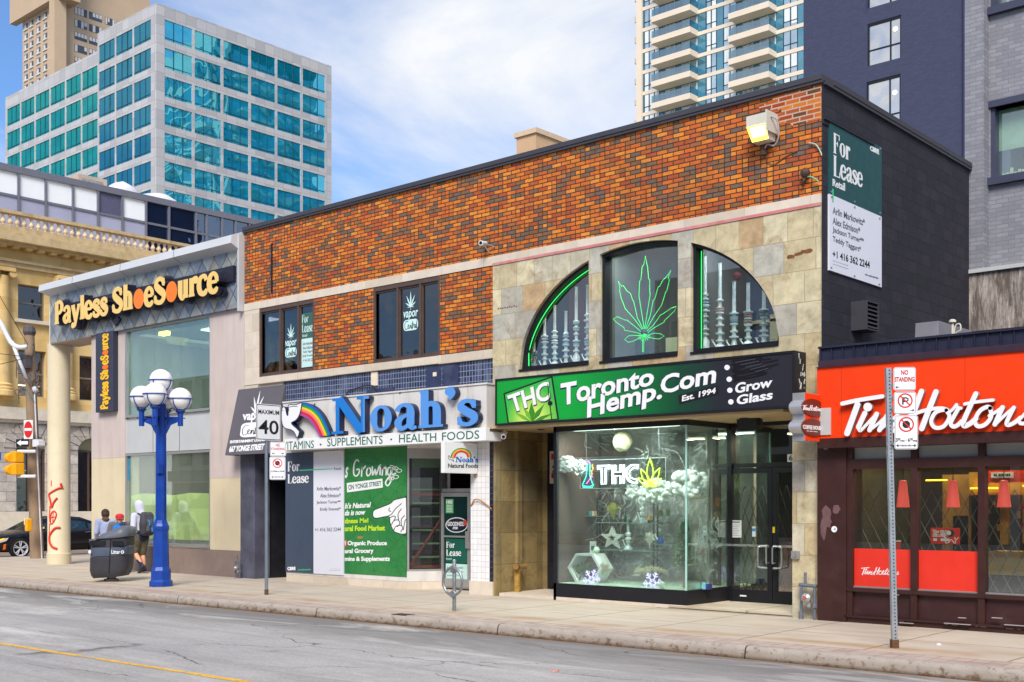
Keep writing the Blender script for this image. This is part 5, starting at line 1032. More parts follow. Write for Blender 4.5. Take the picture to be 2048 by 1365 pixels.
# ------------------------------------------------------------------ shoe shop at the corner
XP0, XPP, XP1 = -31.08, XY(183, YF), XL-.02         # corner, start of the wall, joint with the brick building
T = thing('corner_shop_building', 'pinkish corner shop building with a diamond slate fascia over a green glass front', 'building', ((XP0+XP1)/2, YF+3, 0))
ZF0, ZF1 = 6.185, 7.62
mb = MB(); mb.box(XP0, XP1-.07, YF-.10, YF+.75, ZF0, ZF1); mb.build('slate_fascia', SLATE, T)
mb = MB(); mb.add([(XP0-.05, YF-.10, 7.50), (XP1-.03, YF-.10, 7.50), (XP1-.03, YF-.34, 7.62), (XP0-.20, YF-.34, 7.62), (XP1-.03, YF-.32, 7.80), (XP0-.20, YF-.32, 7.80), (XP1-.03, YF+.0, 7.93), (XP0-.05, YF+.0, 7.93), (XP1-.03, YF+.8, 7.93), (XP0-.05, YF+.8, 7.93), (XP0-.20, YF+.8, 7.62), (XP0-.05, YF+.8, 7.5)],
   [(0,1,2,3), (3,2,4,5), (5,4,6,7), (7,6,8,9), (0,3,10,11), (3,5,7,9,10)])
mb.add([(XP1-.03, YF-.10, 7.50), (XP1-.03, YF+.8, 7.50), (XP1-.03, YF+.8, 7.93), (XP1-.03, YF+.0, 7.93), (XP1-.03, YF-.32, 7.80), (XP1-.03, YF-.34, 7.62)], [(0,1,2,3,4,5)])
g = G('white_metal_coping'); X, Y, Zz = g.sep(g.pos()); jx = g.math('ABSOLUTE', g.math('SUBTRACT', g.math('FRACT', g.math('DIVIDE', X, 2.45)), .5)); c = g.mix(g.map(jx, .494, .497, 0, 1), g.vary(C(206, 206, 206), .04, 2), C(90, 90, 92)); g.bsdf(c, .45, .1); mb.build('coping', g.m, T)
MB().box(XP1-.07, XP1-.0, YF-.0, YF+.3, 0.0, 6.1).build('joint_filler', GRANITE, T); mb = MB(); mb.box(XP1-.07, XP1-.0, YF-.14, YF+.3, 6.1, 7.85); mb.build('joint_strip', GREYP, T)
mb = MB(); mb.box(XP0, XPP+.1, YF-.09, YF+.74, ZF0-.02, ZF0); mb.build('porch_soffit', M('porch_soffit', (176, 158, 146), .8), T)
XWa, XWb = XY(250, YF), XY(420, YF)
zU = (ZY(252, 836.5, YF), 6.185); zM = (ZY(252, 909, YF), zU[0]); zL = (.66, zM[0])
for q in ((XPP, XWa, 2.90), (XWb, XP1-.07, 2.30)): MB().box(q[0], q[1], YF, YF+.4, q[2], ZF0).build('rendered_wall', GRANITE, T); MB().box(q[0], q[1], YF+.004, YF+.4, .62, q[2]).build('cream_wall', CREAM, T)
mb = MB(); mb.box(XPP, XP1-.07, YF-.0, YF+.4, 0, .62); mb.build('plinth', PLINTH, T)
mb = MB(); mb.box(XPP, XPP+.3, YF+.4, 32, 0, ZF0); mb.box(XPP, XP1-.07, YF+.75, 32, 6.9, 7.0); mb.box(XPP, XP1-.1, 31.8, 32, 0, 7.0); mb.build('rear_walls', GRANITE, T)
mb = MB(); mb.box(XWa, XWb, YF+.03, YF+.10, zM[0]+.02, zM[1]-.03); mb.build('grey_panel', GREYP, T)
mb = MB(); mb.fbox(F0, XY(357, YF)-.006, XY(357, YF)+.006, zM[0]+.02, zM[1]-.03, -.03, -.026); mb.fbox(F0, XY(304, YF)-.006, XY(304, YF)+.006, zM[0]+.02, zM[1]-.03, -.03, -.026); mb.build('panel_joint', CHAR, T)
GLASSP = glassm('green_tinted_glass', (196, 224, 213), .14, dust_haze=.07)
def shopwin(z0, z1, nm):
    mb = MB(); mb.box(XWa, XWa+.06, YF-.0, YF+.14, z0, z1); mb.box(XWb-.03, XWb, YF, YF+.14, z0, z1); mb.box(XWa+.06, XWb-.03, YF-.03, YF+.14, z0, z0+.06); mb.box(XWa+.06, XWb-.03, YF, YF+.14, z1-.05, z1); o = mb.build(nm, ALU, T)
    xs = [XWa+.06, XY(304, YF), XY(357, YF), XWb-.03]
    for i in range(3): MB().box(xs[i]+.004, xs[i+1]-.004, YF+.07, YF+.078, z0+.06, z1-.05).build('pane', GLASSP if nm == 'upper_window' else GLASSG, o)
    return o
shopwin(zU[0], zU[1], 'upper_window'); lw = shopwin(zL[0], zL[1], 'lower_window')
g = G('creased_lime_paper'); f = g.noise(g.pos(), 1.6, 2); vo = g.n('ShaderNodeTexVoronoi', {'Vector': g.vmul(g.pos(), (1, 0, .8)), 'Scale': 1.5}, feature='F1', distance='MANHATTAN').outputs[0]
g.bsdf(g.mix(f, C(244, 238, 150), C(248, 244, 172)), .75, 0, g.bump(vo, .9, .15)); LIMEP = g.m
mb = MB(); zt_ = [ZY(256, 993, YF+.1), ZY(335, 990, YF+.1), ZY(419, 985, YF+.1)]
xs = [XWa+.08, XWa+.6, XWa+1.5, XWa+2.1, XWa+2.8, XWb-.05]
for i in range(5): mb.quad((xs[i], YF+.12+.02*(i % 2), .82), (xs[i+1], YF+.12+.02*((i+1) % 2), .82), (xs[i+1], YF+.12+.02*((i+1) % 2), 1.94+.03*math.sin(i*2.1+1)), (xs[i], YF+.12+.02*(i % 2), 1.94+.03*math.sin(i*2.1-1.1)))
mb.build('paper_cover', LIMEP, lw)
mb = MB(); mb.box(XWa+.07, XWa+.12, YF+.055, YF+.068, 2.3, zL[1]-.05); mb.build('blue_tape', M('blue_tape', (20, 130, 170), .5), lw)
mb = MB(); mb.box(XPP+.35, XP1-.1, YF+5, YF+5.1, 0, 6.9, 0); mb.box(XPP+.35, XP1-.1, YF+.4, YF+5, 3.6, 3.8, 1); mb.box(XPP+.35, XP1-.1, YF+.4, YF+5, 6.4, 6.5, 2); mb.box(XPP+.35, XP1-.1, YF+.4, YF+5, 0.0, .06, 1)
mb.box(XWa+.9, XWa+1.5, YF+3.2, YF+3.6, 3.8, 6.4, 2); mb.box(XWb-1.3, XWb-.3, YF+2.6, YF+2.7, 3.8, 5.25, 3); mb.box(XWb-2.2, XWb-1.2, YF+3.6, YF+3.7, 4.6, 6.4, 4); mb.box(XWb-1.7, XWb-1.35, YF+2.2, YF+2.3, 1.9, 2.5, 5); mb.box(XWb-1.2, XWb-.2, YF+2.2, YF+2.3, 2.5, 2.54, 6); mb.box(XWb-1.1, XWb-.6, YF+2.4, YF+2.5, .1, 2.9, 2); mb.box(XWa+.3, XWa+.7, YF+2.4, YF+2.5, .1, 2.9, 2)
mb.build('shop_interior', [M('green_grey_interior', (104, 124, 118), .9, 0, .2, 1), M('interior_floor', (120, 124, 118), .7), M('interior_white', (186, 196, 190), .8), M('orange_board', (196, 120, 30), .7), M('yellow_grey_board', (150, 156, 110), .8), M('orange_sign_inside', (230, 92, 30), .6), WHITE], T)
ceiling_or_fill_lamp(T, XWa+.4, XWb-.4, YF+2.0, YF+2.3, 6.36, 45, (.95, 1, .93)); ceiling_or_fill_lamp(T, XWa+.4, XWb-.4, YF+1.6, YF+1.8, 3.55, 45, (.95, 1, .93))  # added fill panels that brighten both shop floors behind the glass
a, b = FY(YF+1.2).px(324, 667); mb = MB(); mb.box(a-.16, a+.16, YF+1.2, YF+1.35, b-.05, b+.06); mb.build('ceiling_or_fill_lamp', emit('yellow_ceiling_lamp', (255, 206, 90), 5), T)
cxx, cyy = -31.30+.1, YF+.22
mb = MB(); mb.lathe([(.33, 0), (.33, .30), (.315, .31), (.305, .33), (.305, ZF0)], (cxx, cyy, 0), 36); mb.build('porch_column', M('cream_column_paint', (214, 200, 168), .6, 0, .04, 2, grime=.15, gcol=(170, 150, 110)), T, smooth=True, autosm=40)
mb = MB(); mb.box(XP0-.20, XP0, YF-.02, YF+.6, ZF0-.2, 7.5); mb.build('end_panel', M('pale_end_panel', (222, 216, 204), .6), T)
CYL = lambda px, py: None
zg = zm(0, 960, 5.688)
def on_col(px, py, r=.312):
    d = ray(px, py); ox, oy = -cxx, -cyy; A_ = d.x**2+d.y**2; B_ = 2*(d.x*ox+d.y*oy); C_ = ox**2+oy**2-r*r
    k = (-B_ - math.sqrt(max(0, B_*B_-4*A_*C_)))/(2*A_); return Vector((d.x*k, d.y*k, CAMH+d.z*k))
mb = MB()
for p, w_ in (([(583, 8), (584, 70)], .02), ([(715, 90), (660, 100), (590, 140), (560, 170), (575, 240), (590, 315), (610, 260), (650, 205)], .045), ([(690, 40), (700, 80)], .05), ([(570, 300), (565, 420), (575, 500), (610, 480), (640, 400), (620, 360), (585, 380), (575, 480)], .03), ([(605, 360), (600, 490)], .02), ([(575, 430), (635, 420)], .02), ([(685, 545), (630, 550), (585, 600), (565, 650), (570, 720), (600, 765), (650, 785)], .05), ([(565, 500), (560, 640)], .022)):
    mb.tube([on_col(*zg(*q), r=.307) for q in cat(p, 4)], w_*.72, 6)
mb.build('spray_graffiti', M('red_spray_paint', (214, 62, 34), .7, 0, .1, 8), T)
# raised letters on the fascia
zpl = zm(60, 440, 4.6545); YL = YF-.38; FLT = FY(YL); FBK = FY(YF-.10)
u0 = FLT.px(*zpl(228, 768))[0]; u1 = FLT.px(*zpl(1760, 405))[0]
S = thing('shop_sign', 'cream and orange raised letters on the diamond slate fascia', 'sign', ((u0+u1)/2, YF-.25, 6.6))
PQ = [(228, 770), (1757, 408), (1757, 664), (228, 978)]
kw = dict(T=.27, t=.13, sfw=.035, q=.10, gap=.0)
mb = MB(); wq(mb, FLT, 'Payless ShOeSOurce', PQ, zpl, -.16, .0, 0, 1, skip='O', **kw); mb.build('cream_letters', [M('cream_letter_face', (236, 196, 112), .4, 0, .05, 2), M('letter_side_black', (34, 34, 48), .35, 0, .1)], S)
mb = MB(); wq(mb, FLT, 'Payless ShOeSOurce', PQ, zpl, -.16, .001, 0, 1, only='O', **kw); mb.build('orange_discs', [M('orange_disc', (246, 122, 12), .4, 0, .03), M('disc_side_black', (34, 34, 48), .35)], S)
mb = MB(); wq(mb, FLT, 'Payless ShOeSOurce', PQ, zpl, -.23, -.165, 0, **dict(kw, T=.37, t=.24, q=.2, sfw=.05)); mb.build('backing_tray', M('navy_letter_tray', (38, 38, 54), .4, 0, .1), S)
(a, zb), (c_, _) = FY(YF-.2).px(*zpl(260, 930)), FY(YF-.2).px(*zpl(1885, 600))
rz0 = 6.79; mb = MB(); mb.box(u0+.1, c_, YF-.18, YF-.10, rz0, rz0+.36); mb.plate(FY(YF-.14), [FY(YF-.14).px(*zpl(*p)) for p in ((762, 930), (800, 860), (842, 930), (800, 990))], [], -.03, .02); mb.build('raceway', M('navy_raceway', (34, 34, 46), .5), S)
# upright blade sign on the wall
FV = FY(YF-.16); (u0, v1), (u1, v0) = FV.px(190, 668), FV.px(225, 822)
S = thing('blade_sign', 'upright navy sign box with yellow lettering reading upwards on the corner shop wall', 'sign', ((u0+u1)/2, YF-.1, v0))
mb = MB(); mb.box(u0, u1, YF-.14, YF, v0, v1); mb.build('sign_box', M('navy_sign_box', (48, 50, 68), .45, 0, .06), S)
g_ = MB(); R, W_ = serif_word('Payless ShOeSOurce', T=.27, t=.13, sfw=.03, q=.11, gap=.0); Ro, _ = serif_word('Payless ShOeSOurce', T=.27, t=.13, sfw=.03, q=.11, gap=.0, only='O')
uc0, uc1 = u0+(u1-u0)*.30, u0+(u1-u0)*.72
mapv = lambda a, b: (uc1-(uc1-uc0)*b, v0+.06+(v1-v0-.1)*a/W_)
for i, r in enumerate(R): g_.shape(FY(YF-.14), r, 0, .01+.0003*(i % 9), mapv)
g_.build('yellow_letters', M('yellow_letters', (246, 188, 16), .45), S); mb = MB()
for r in Ro: mb.shape(FY(YF-.14), r, 0, .014, mapv)
mb.build('orange_discs', M('orange_small_disc', (240, 110, 20), .45), S)

# ------------------------------------------------------------------ coffee shop on the right
XT = 4.0; XTL = XR + .004
T = thing('coffee_shop_building', 'low maroon fronted coffee shop with ribbed navy parapet', 'building', (XR+3, YF+3, 0))
YB = YF - .14
mb = MB(); mb.box(XTL, XY(1692, YB), YB, YF+.4, 0, 3.0); mb.build('maroon_pier', TIMBR, T)
mb = MB()
for a, z_, w_, h_ in ((.14, 1.55, .08, .14), (.10, 1.36, .05, .2), (.30, 1.62, .07, .07), (.17, 1.44, .06, .1)):
    mb.plate(FY(YB), [(XTL+a+w_*math.cos(t_)*random.uniform(.7, 1.1), z_+h_*math.sin(t_)*random.uniform(.7, 1.1)) for t_ in [2*math.pi*i/12 for i in range(12)]], [], 0, .001+a*.01)
mb.build('worn_patch', M('worn_pinkish_patch', (104, 76, 78), .7, 0, .2, 9), T)
ze = zm(1560, 920, 3.0676); a, b = FY(YB).px(*ze(333, 426)); mb = MB(); mb.plate(FY(YB), ell(a, b, .045, .045, 20), [], 0, .004, 0); mb.plate(FY(YB), ell(a+.012, b, .014, .016, 10), [], .004, .006, 1); mb.build('round_sticker', [WHITES, M('sticker_blue', (120, 150, 180), .5)], T)
FT = FY(YB+.06)
vx = [XY(1697, YB), XY(1826, YB), XY(1961, YB), XY(2110, YB), XY(2260, YB), XY(2420, YB), XY(2600, YB)]
def ZT(py, px=1830): return ZY(px, py, YB)
zs_ = dict(base=.0, kick=ZT(1236, 1830), sill0=ZT(1190, 1830), sill1=ZT(1182, 1830), head=ZT(936, 1830), tr0=ZT(916, 1830), tr1=ZT(889, 1830))
mb = MB(); mb.fbox(FT, vx[0]-.06, XT, 0, .075, -.3, .03); mb.fbox(FT, vx[0]-.06, XT, .075, .10, -.3, .06)
mb.fbox(FT, vx[0]-.06, XT, zs_['sill0'], zs_['sill1']+.0, -.1, .05); mb.fbox(FT, vx[0]-.06, XT, zs_['head'], zs_['tr0'], -.1, .02); mb.fbox(FT, vx[0]-.06, XT, zs_['tr1'], 2.75, -.1, .02)
for x_ in vx: mb.fbox(FT, x_-.045, x_+.045, .10, zs_['sill0'], -.1, .035); mb.fbox(FT, x_-.045, x_+.045, zs_['sill1'], zs_['head'], -.1, .035); mb.fbox(FT, x_-.045, x_+.045, zs_['tr0'], zs_['tr1'], -.1, .03)
mb.fbox(FT, XY(1692, YB)-.0, vx[0]-.045, 0, 2.75, -.1, .0); mb.build('shop_front_frame', TIMBR, T)
mb = MB()
for i in range(len(vx)-1): mb.fbox(FT, vx[i]+.045, vx[i+1]-.045, .10, zs_['sill0'], -.08, -.02)
mb.build('kick_panel', M('scuffed_maroon_panel', (62, 36, 38), .4, .1, .15, 3, grime=.5, gcol=(100, 78, 76)), T)
mb = MB()
for (x_, y_, l_) in ((1918, 1236, .10), (1985, 1236, .13), (1782, 1190, .12), (1890, 1247, .35), (2010, 1250, .3), (1800, 1246, .2)):
    a, b = FY(YB).px(x_, y_); mb.fbox(FY(YB), a, a+l_, b, b+.008, .0, .04)
for i in range(22):
    a = random.uniform(vx[0], 0); mb.fbox(FT, a, a+random.uniform(.02, .12), .062, .07, .03, .033)
mb.build('paint_scuff', M('pale_scuff', (170, 160, 160), .7), T)
for i in range(len(vx)-1):
    wn_ = MB(); wn_.fbox(FT, vx[i]+.045, vx[i+1]-.045, zs_['sill1'], zs_['sill1']+.02, -.05, -.0); w_ = wn_.build('window', ALU, T)
    MB().fbox(FT, vx[i]+.045, vx[i+1]-.045, zs_['sill1']+.02, zs_['head'], -.045, -.038).build('pane', GLASS, w_)
    MB().fbox(FT, vx[i]+.045, vx[i+1]-.045, zs_['tr0'], zs_['tr1'], -.05, -.04).build('transom_pane', M('pale_transom_glass', (166, 172, 170), .15, 0, .1, 2), w_)
    if i < 2:
        z1_ = ZY(1760, 1099, YB); mb = MB(); mb.fbox(FT, vx[i]+.045, vx[i+1]-.045, zs_['sill1']+.02, z1_, -.037, -.034); mb.build('red_vinyl', REDV, w_)
    if i == 0: w0_ = w_
    if i == 1: w1_ = w_
# script word as pen strokes in enlarged photograph coordinates
TS = [([(128, 252), (300, 215), (553, 175)], 46), ([(290, 262), (240, 400), (180, 565)], 66), ([(368, 352), (300, 500)], 56), ([(300, 508), (316, 538), (360, 500), (490, 362)], 34), ([(492, 362), (418, 530)], 54), ([(424, 528), (500, 470), (608, 372)], 32), ([(606, 372), (522, 530)], 54), ([(530, 528), (620, 450), (712, 372)], 32), ([(712, 376), (650, 500), (660, 540), (720, 510), (800, 440)], 46),
      ([(966, 122), (900, 300), (812, 540)], 60), ([(1118, 128), (1050, 300), (968, 515)], 62), ([(800, 400), (930, 345), (1060, 310), (1180, 300), (1240, 318)], 40), ([(1228, 322), (1260, 390), (1200, 490), (1110, 505), (1068, 440), (1110, 350), (1190, 318), (1228, 322)], 44), ([(1240, 352), (1290, 318), (1336, 262)], 34), ([(1334, 262), (1348, 292), (1384, 300)], 34), ([(1358, 300), (1306, 390), (1274, 460), (1300, 494), (1345, 480), (1395, 435)], 46),
      ([(1540, 148), (1470, 300), (1410, 440), (1420, 488), (1490, 455), (1540, 410)], 56), ([(1422, 256), (1560, 232), (1722, 214)], 36), ([(1690, 300), (1700, 390), (1640, 470), (1560, 490), (1530, 430), (1580, 330), (1660, 285), (1690, 300)], 46), ([(1680, 380), (1750, 340), (1820, 290)], 36), ([(1820, 292), (1740, 470)], 54), ([(1748, 468), (1850, 370), (1940, 292)], 34), ([(1940, 294), (1868, 440), (1880, 478), (1950, 450), (2010, 400)], 46), ([(2010, 410), (2070, 340), (2100, 270)], 34), ([(2100, 272), (2090, 340), (2130, 400), (2110, 450), (2020, 462), (1996, 440)], 42)]
def word_strokes(mb, fr, mp, w0, w1, ms=None, k=.95):
    for i, (p, w_) in enumerate(TS): mb.shape(fr, ribbon(cat(p, 6), w_*k), w0, w1+.0003*(i % 9), mp, 0, ms)
    mb.shape(fr, plate2d(circ(398, 288, 46)), w0, w1, mp, 0, ms)
zT = zm(1660, 760, 5.278)
YG = YF-.30; FG = FY(YG)
(u0, v1), (_, v0) = FG.px(1633.9, 737), FG.px(1634, 878)
S = thing('shop_sign', 'wide red fascia sign with raised white script lettering on the coffee shop', 'sign', (u0+4, YG, v0))
mb = MB(); mb.box(u0, XT, YG, YF+.0, v0, v1); mb.build('red_face', RED, S)
for sx_ in (1683, 1930): a = FG.px(sx_, HY)[0]; MB().fbox(FG, a-.003, a+.003, v0+.02, v1-.02, 0, .002).build('panel_seam', M('seam_red_%d' % sx_, (186, 44, 10), .5), S)
mb = MB(); FG2 = FY(YG-.09); word_strokes(mb, FG2, lambda a, b: FG2.px(*zT(a, b)), -.06, 0, 1); mb.build('script_letters', [WHITES, M('letter_side_grey', (150, 130, 130), .5)], S)
mb = MB(); zTm = ZY(1634, 722, YG); mb.box(u0+.02, XT, YG-.0, YF-.02, v1, v1+.10); mb.box(u0-.0, XT, YG-.03, YG, v1-.0, v1+.012); mb.build('upper_trim', M('maroon_trim', (62, 44, 56), .4, .1, .1, 3), S)
mb = MB(); mb.box(u0+.02, XT, YG-.012, YF-.0, v0-.14, v0); 
for i in range(20): mb.box(u0+.3+i*.42, u0+.31+i*.42, YG-.016, YG-.012, v0-.135, v0-.005)
mb.build('lower_trim', TIMBR, S)
mb = MB(); zp0 = v1+.10; zp1 = zp0+.20; mb.box(XTL+.02, XT, YF-.12, YF+.1, zp0, zp1)
for i in range(70): x_ = XTL+.05+i*.17; mb.box(x_, x_+.014, YF-.145, YF-.12, zp0, zp1)
mb.box(XTL+.02, XT, YF-.16, YF+.12, zp1, zp1+.03); mb.build('ribbed_parapet', M('navy_ribbed_metal', (40, 42, 62), .5, .2, .1, 3), T)
mb = MB(); mb.box(XTL, XT, YF+.1, 21.9, 3.5, 3.6); mb.box(XTL, XT, YF+2.9, YF+3.0, 0, 3.5); mb.add([(XTL+.003, YF+.1, zp1), (XTL+.003, YF+2.6, 3.6), (XTL+.003, YF+.1, 3.6)], [(0,1,2)]); mb.build('roof', M('dark_roof', (58, 56, 64), .9), T)
mb = MB(); word = MB()
mb = MB(); q4 = [ze(*p) for p in ((500, 650), (728, 662), (728, 712), (500, 712))]; F4 = FY(FT.o.y+.034)
mq = qmap(F4, [(p[0], p[1]) for p in q4]); word_strokes(mb, F4, lambda a, b: mq((a-125)/2010, 1-(b+.05*(a-125)-115)/520), 0, .003, None, .82); mb.build('white_script', WHITES, w0_)
# interior
mb = MB(); mb.box(XTL, XT, YF+2.6, YF+2.9, 0, 3.4, 0); mb.box(XTL, XT, YF+.3, YF+2.6, 0, .05, 1); mb.box(XTL, XT, YF+.3, YF+2.6, 2.85, 2.9, 2)
mb.box(XTL+.02, XTL+.1, YF+.3, YF+2.6, 0, 2.9, 8)
zi = lambda px, py, y: FY(y).px(px, py)
def slab(px0, px1, py0, py1, y, th, mi): (a, b), (c, d) = zi(px0, py0, y), zi(px1, py1, y); mb.box(a, c, y, y+th, d, b, mi)
slab(1700, 1826, 930, 1100, YF+2.3, .1, 8)
slab(1885, 1938, 950, 1200, YF+2.2, .1, 3); slab(1906, 1934, 1032, 1200, YF+2.15, .05, 4); slab(1938, 2048, 945, 990, YF+2.0, .1, 5); slab(1968, 2300, 942, 962, YF+1.6, .1, 6)
slab(1966, 2500, 1104, 1170, YF+1.0, .8, 7); slab(1966, 2500, 1112, 1116, YF+.99, .01, 3)
slab(2000, 2016, 985, 1090, YF+2.3, .1, 5); slab(2045, 2200, 985, 1090, YF+2.3, .1, 3)
for i in range(26):
    px_ = random.uniform(1940, 2200); py_ = random.uniform(1000, 1085); slab(px_, px_+random.uniform(4, 10), py_, py_+random.uniform(6, 16), YF+1.95, .05, random.choice((3, 5, 9, 10, 4)))
mb.build('shop_interior', [M('brown_back_wall', (70, 52, 38), .8, 0, .3, 2), M('brown_floor', (96, 84, 72), .6), M('tan_ceiling', (150, 130, 96), .8), M('oak_panel', (196, 146, 70), .6, 0, .2, 3), BLACKM, M('golden_display', (206, 150, 40), .6, 0, .3, 6), RED, M('maple_counter', (206, 170, 106), .5, 0, .12, 2), M('olive_brick_interior', (92, 82, 54), .8, 0, .2, 6), M('navy_goods', (44, 50, 84), .6), M('red_brown_goods', (150, 56, 40), .6)], T)
F5 = FY(YF+1.59); mb = MB(); (a, b), (c_, d) = zi(1983, 945, YF+1.59), zi(2027, 956, YF+1.59); mb.box(a, c_, YF+1.57, YF+1.59, d, b, 0); tb(mb, FY(YF+1.57), '-- --- ---', a+.04, c_-.04, d+.06, b-.06, 0, .003, mi=1); mb.build('menu_strip', [WHITE, INK], T)
FPo = FY(YF+2.28); (a, b), (c_, d) = FPo.px(1719, 945), FPo.px(1762, 1057); mb = MB(); mb.fbox(FPo, a, c_, d, b, 0, .02, 0); mb.fbox(FPo, a+.03, c_-.03, d+.03, b-.03, .02, .022, 1); tb(mb, FPo, 'Tims', a+.1, c_-.08, b-.42, b-.12, .022, .025, .01, .3, 2); mb.fbox(FPo, a+.06, c_-.1, b-.75, b-.62, .022, .025, 3); mb.fbox(FPo, a+.1, c_-.12, b-1.1, b-.85, .022, .025, 2); mb.build('framed_poster', [M('tan_frame', (150, 136, 90), .6), M('olive_poster', (84, 76, 50), .7), M('pale_print', (176, 172, 160), .7), M('orange_print', (190, 110, 40), .7)], T)
mb = MB(); 
for px_, py_, l_ in ((1851, 961, .32), (1940, 977, .4), (2045, 972, .4)):
    a, b = zi(px_, py_, YF+1.9); mb.box(a, a+l_, YF+1.9, YF+1.95, b-.012, b+.012)
mb.build('strip_lamp', emit('amber_strip_lamp', (255, 190, 50), 1.8), T)
for i in range(4): ceiling_or_fill_lamp(T, XTL+.5+i*1.2, XTL+1.0+i*1.2, YF+1.2, YF+1.5, 2.82, 6, (1, .84, .62))  # added fill panels lifting the dim interior beside its own lamps
mb = MB(); YGt = YF+.5
z0_, z1_ = ZY(1830, 1185, YGt), ZY(1830, 982, YGt); st = .19
for i in range(-2, 48):
    x_ = vx[0]+i*st
    for sg_ in (1, -1):
        for j in range(4): mb.tube([(x_+(0 if sg_ > 0 else st), YGt+.004*sg_, z0_+(z1_-z0_)*j/4), (x_+(st if sg_ > 0 else 0), YGt+.004*sg_, z0_+(z1_-z0_)*(j+1)/4)], .006, 4, caps=False)
mb.build('folding_gate', M('grey_gate_steel', (128, 122, 112), .5, .4), T)
FDv = FY(FT.o.y+.034)
(a, b), (c_, d) = FDv.px(*ze(912, 416)), FDv.px(*ze(1093, 520)); mb = MB(); mb.plate(FDv, rrect(a, c_, d, b, .02), [], -.072, -.068, 0)
tb(mb, FDv, 'Tims', a+.03, a+.12, b-.075, b-.03, -.068, -.066, .03, .3, 1); tb(mb, FDv, 'DELIVERY', a+.13, a+.30, b-.07, b-.035, -.068, -.066, .03, .1, 1); tb(mb, FDv, '------------', a+.03, a+.27, b-.105, b-.095, -.068, -.066, mi=1); tb(mb, FDv, '--------', a+.03, a+.20, b-.125, b-.115, -.068, -.066, mi=1)
for i, x_ in enumerate((.04, .14, .04, .14)): mb.plate(FDv, rect(a+x_, a+x_+(.05 if i % 2 == 0 else .12), d+.04+(.07 if i < 2 else 0), d+.075+(.07 if i < 2 else 0)), [], -.068, -.066, 1)
mb.plate(FDv, ell(c_-.13, b-.075, .055, .05, 16), [], -.068, -.066, 2); mb.plate(FDv, ell(c_-.15, b-.07, .03, .03, 12), [], -.066, -.064, 1)
for p in ([(c_-.19, b-.13), (c_-.2, b-.2), (c_-.16, d+.02), (c_-.12, b-.16), (c_-.08, d+.02), (c_-.06, b-.2), (c_-.07, b-.13)], [(c_-.22, b-.12), (c_-.19, b-.16)], [(c_-.02, b-.13), (c_-.06, b-.17)]): mb.shape(FDv, ribbon(cat(p, 4), .012), -.068, -.0655, None, 1)
mb.build('delivery_sticker', [REDV, WHITES, M('chocolate_print', (96, 44, 32), .5)], w1_)
# things inside and on the coffee shop
for px, lab in ((1806, 'red tapered pendant lamp behind the leftmost coffee shop window'), (1906, 'red tapered pendant lamp behind the middle coffee shop window'), (2008, 'red tapered pendant lamp at the right edge of the photo')):
    yy = YF+.22; zt_ = ZY(px, 962, yy); zb_ = ZY(px, 1015, yy); x_ = XY(px, yy)
    t_ = thing('pendant_lamp', lab, 'pendant lamp', (x_, yy, zb_), 'red pendant lamps in the coffee shop'); r1_ = .092; r0_ = .05
    MB().lathe([(r1_, 0), (r0_, zt_-zb_), (.02, zt_-zb_+.01)], (x_, yy, zb_), 20).build('shade', emit('glowing_red_shade_%d' % px, (255, 84, 70), .35, (214, 90, 86)), t_, smooth=True, autosm=40)
    MB().tube([(x_, yy, zt_), (x_, yy, 2.85)], .006, 6).build('cord', BLACKM, t_)
x_, z_ = FY(YF+.05).px(1796, 1100); t_ = thing('paper_cup', 'small red paper cup on the ledge behind the window vinyl', 'cup', (x_, YF+.05, z_)); mb = MB(); mb.lathe([(.028, 0), (.04, .115)], (x_, YF+.05, z_), 16); mb.build('cup', REDV, t_); mb = MB(); mb.lathe([(.043, .115), (.042, .13), (.001, .132)], (x_, YF+.05, z_), 16); mb.build('lid', WHITE, t_)
# double oval blade sign
XO = XTL + .02; FO = FX(XO+.11); zo = zm(1560, 640, 4.1967)
oc = [FO.px(*zo(278, 740)), FO.px(*zo(275, 905))]
yL, yR = FO.px(*zo(213, 0))[0], FO.px(*zo(338, 0))[0]; zTop, zBot = FO.px(*zo(275, 618))[1], FO.px(*zo(275, 1022))[1]
S = thing('blade_sign', 'projecting red blade sign with two brown ovals and silver edge', 'sign', (XO, (yL+yR)/2, zBot))
mb = MB(); mb.box(XO-.09, XO+.10, yL, yR, zBot, zTop); rO = FO.px(*zo(372, 740))[0]-oc[0][0]; hO = .135
for (a, b) in oc: mb.plate(FX(XO+.10), ell(a, b, abs(rO)*1.0, hO*1.0, 28), [], -.19, .0)
mb.build('silver_case', M('silver_case', (190, 190, 192), .35, .6, .04), S)
mb = MB(); mb.fbox(FX(XO+.10), yL+.01, yR-.01, zBot+.01, zTop-.01, 0, .006)
for i in range(6): mb.fbox(FX(XO+.10), yL+.03+i*(yR-yL)/6, yL+.036+i*(yR-yL)/6, zBot+.01, zTop-.01, .006, .010)
mb.build('red_face', RED, S)
mb = MB()
for (a, b) in oc: mb.plate(FX(XO+.10), ell(a, b, abs(rO)*.96, hO*.94, 28), [], .0, .02)
mb.build('brown_oval', BROWNO, S)
mb = MB(); F6 = FX(XO+.12); mq = qmap(F6, [(190, 705), (352, 722), (352, 775), (190, 765)], zo); word_strokes(mb, F6, lambda a, b: mq((a-125)/2010, 1-(b+.05*(a-125)-115)/520), 0, .003, None, 1.1)
tq(mb, F6, 'COFFEE HOUSE', [(192, 880), (350, 895), (350, 928), (192, 916)], zo, 0, .003, .04); tq(mb, F6, '-- --- ----', [(225, 930), (312, 938), (312, 943), (225, 936)], zo, 0, .003); mb.build('white_lettering', WHITES, S)
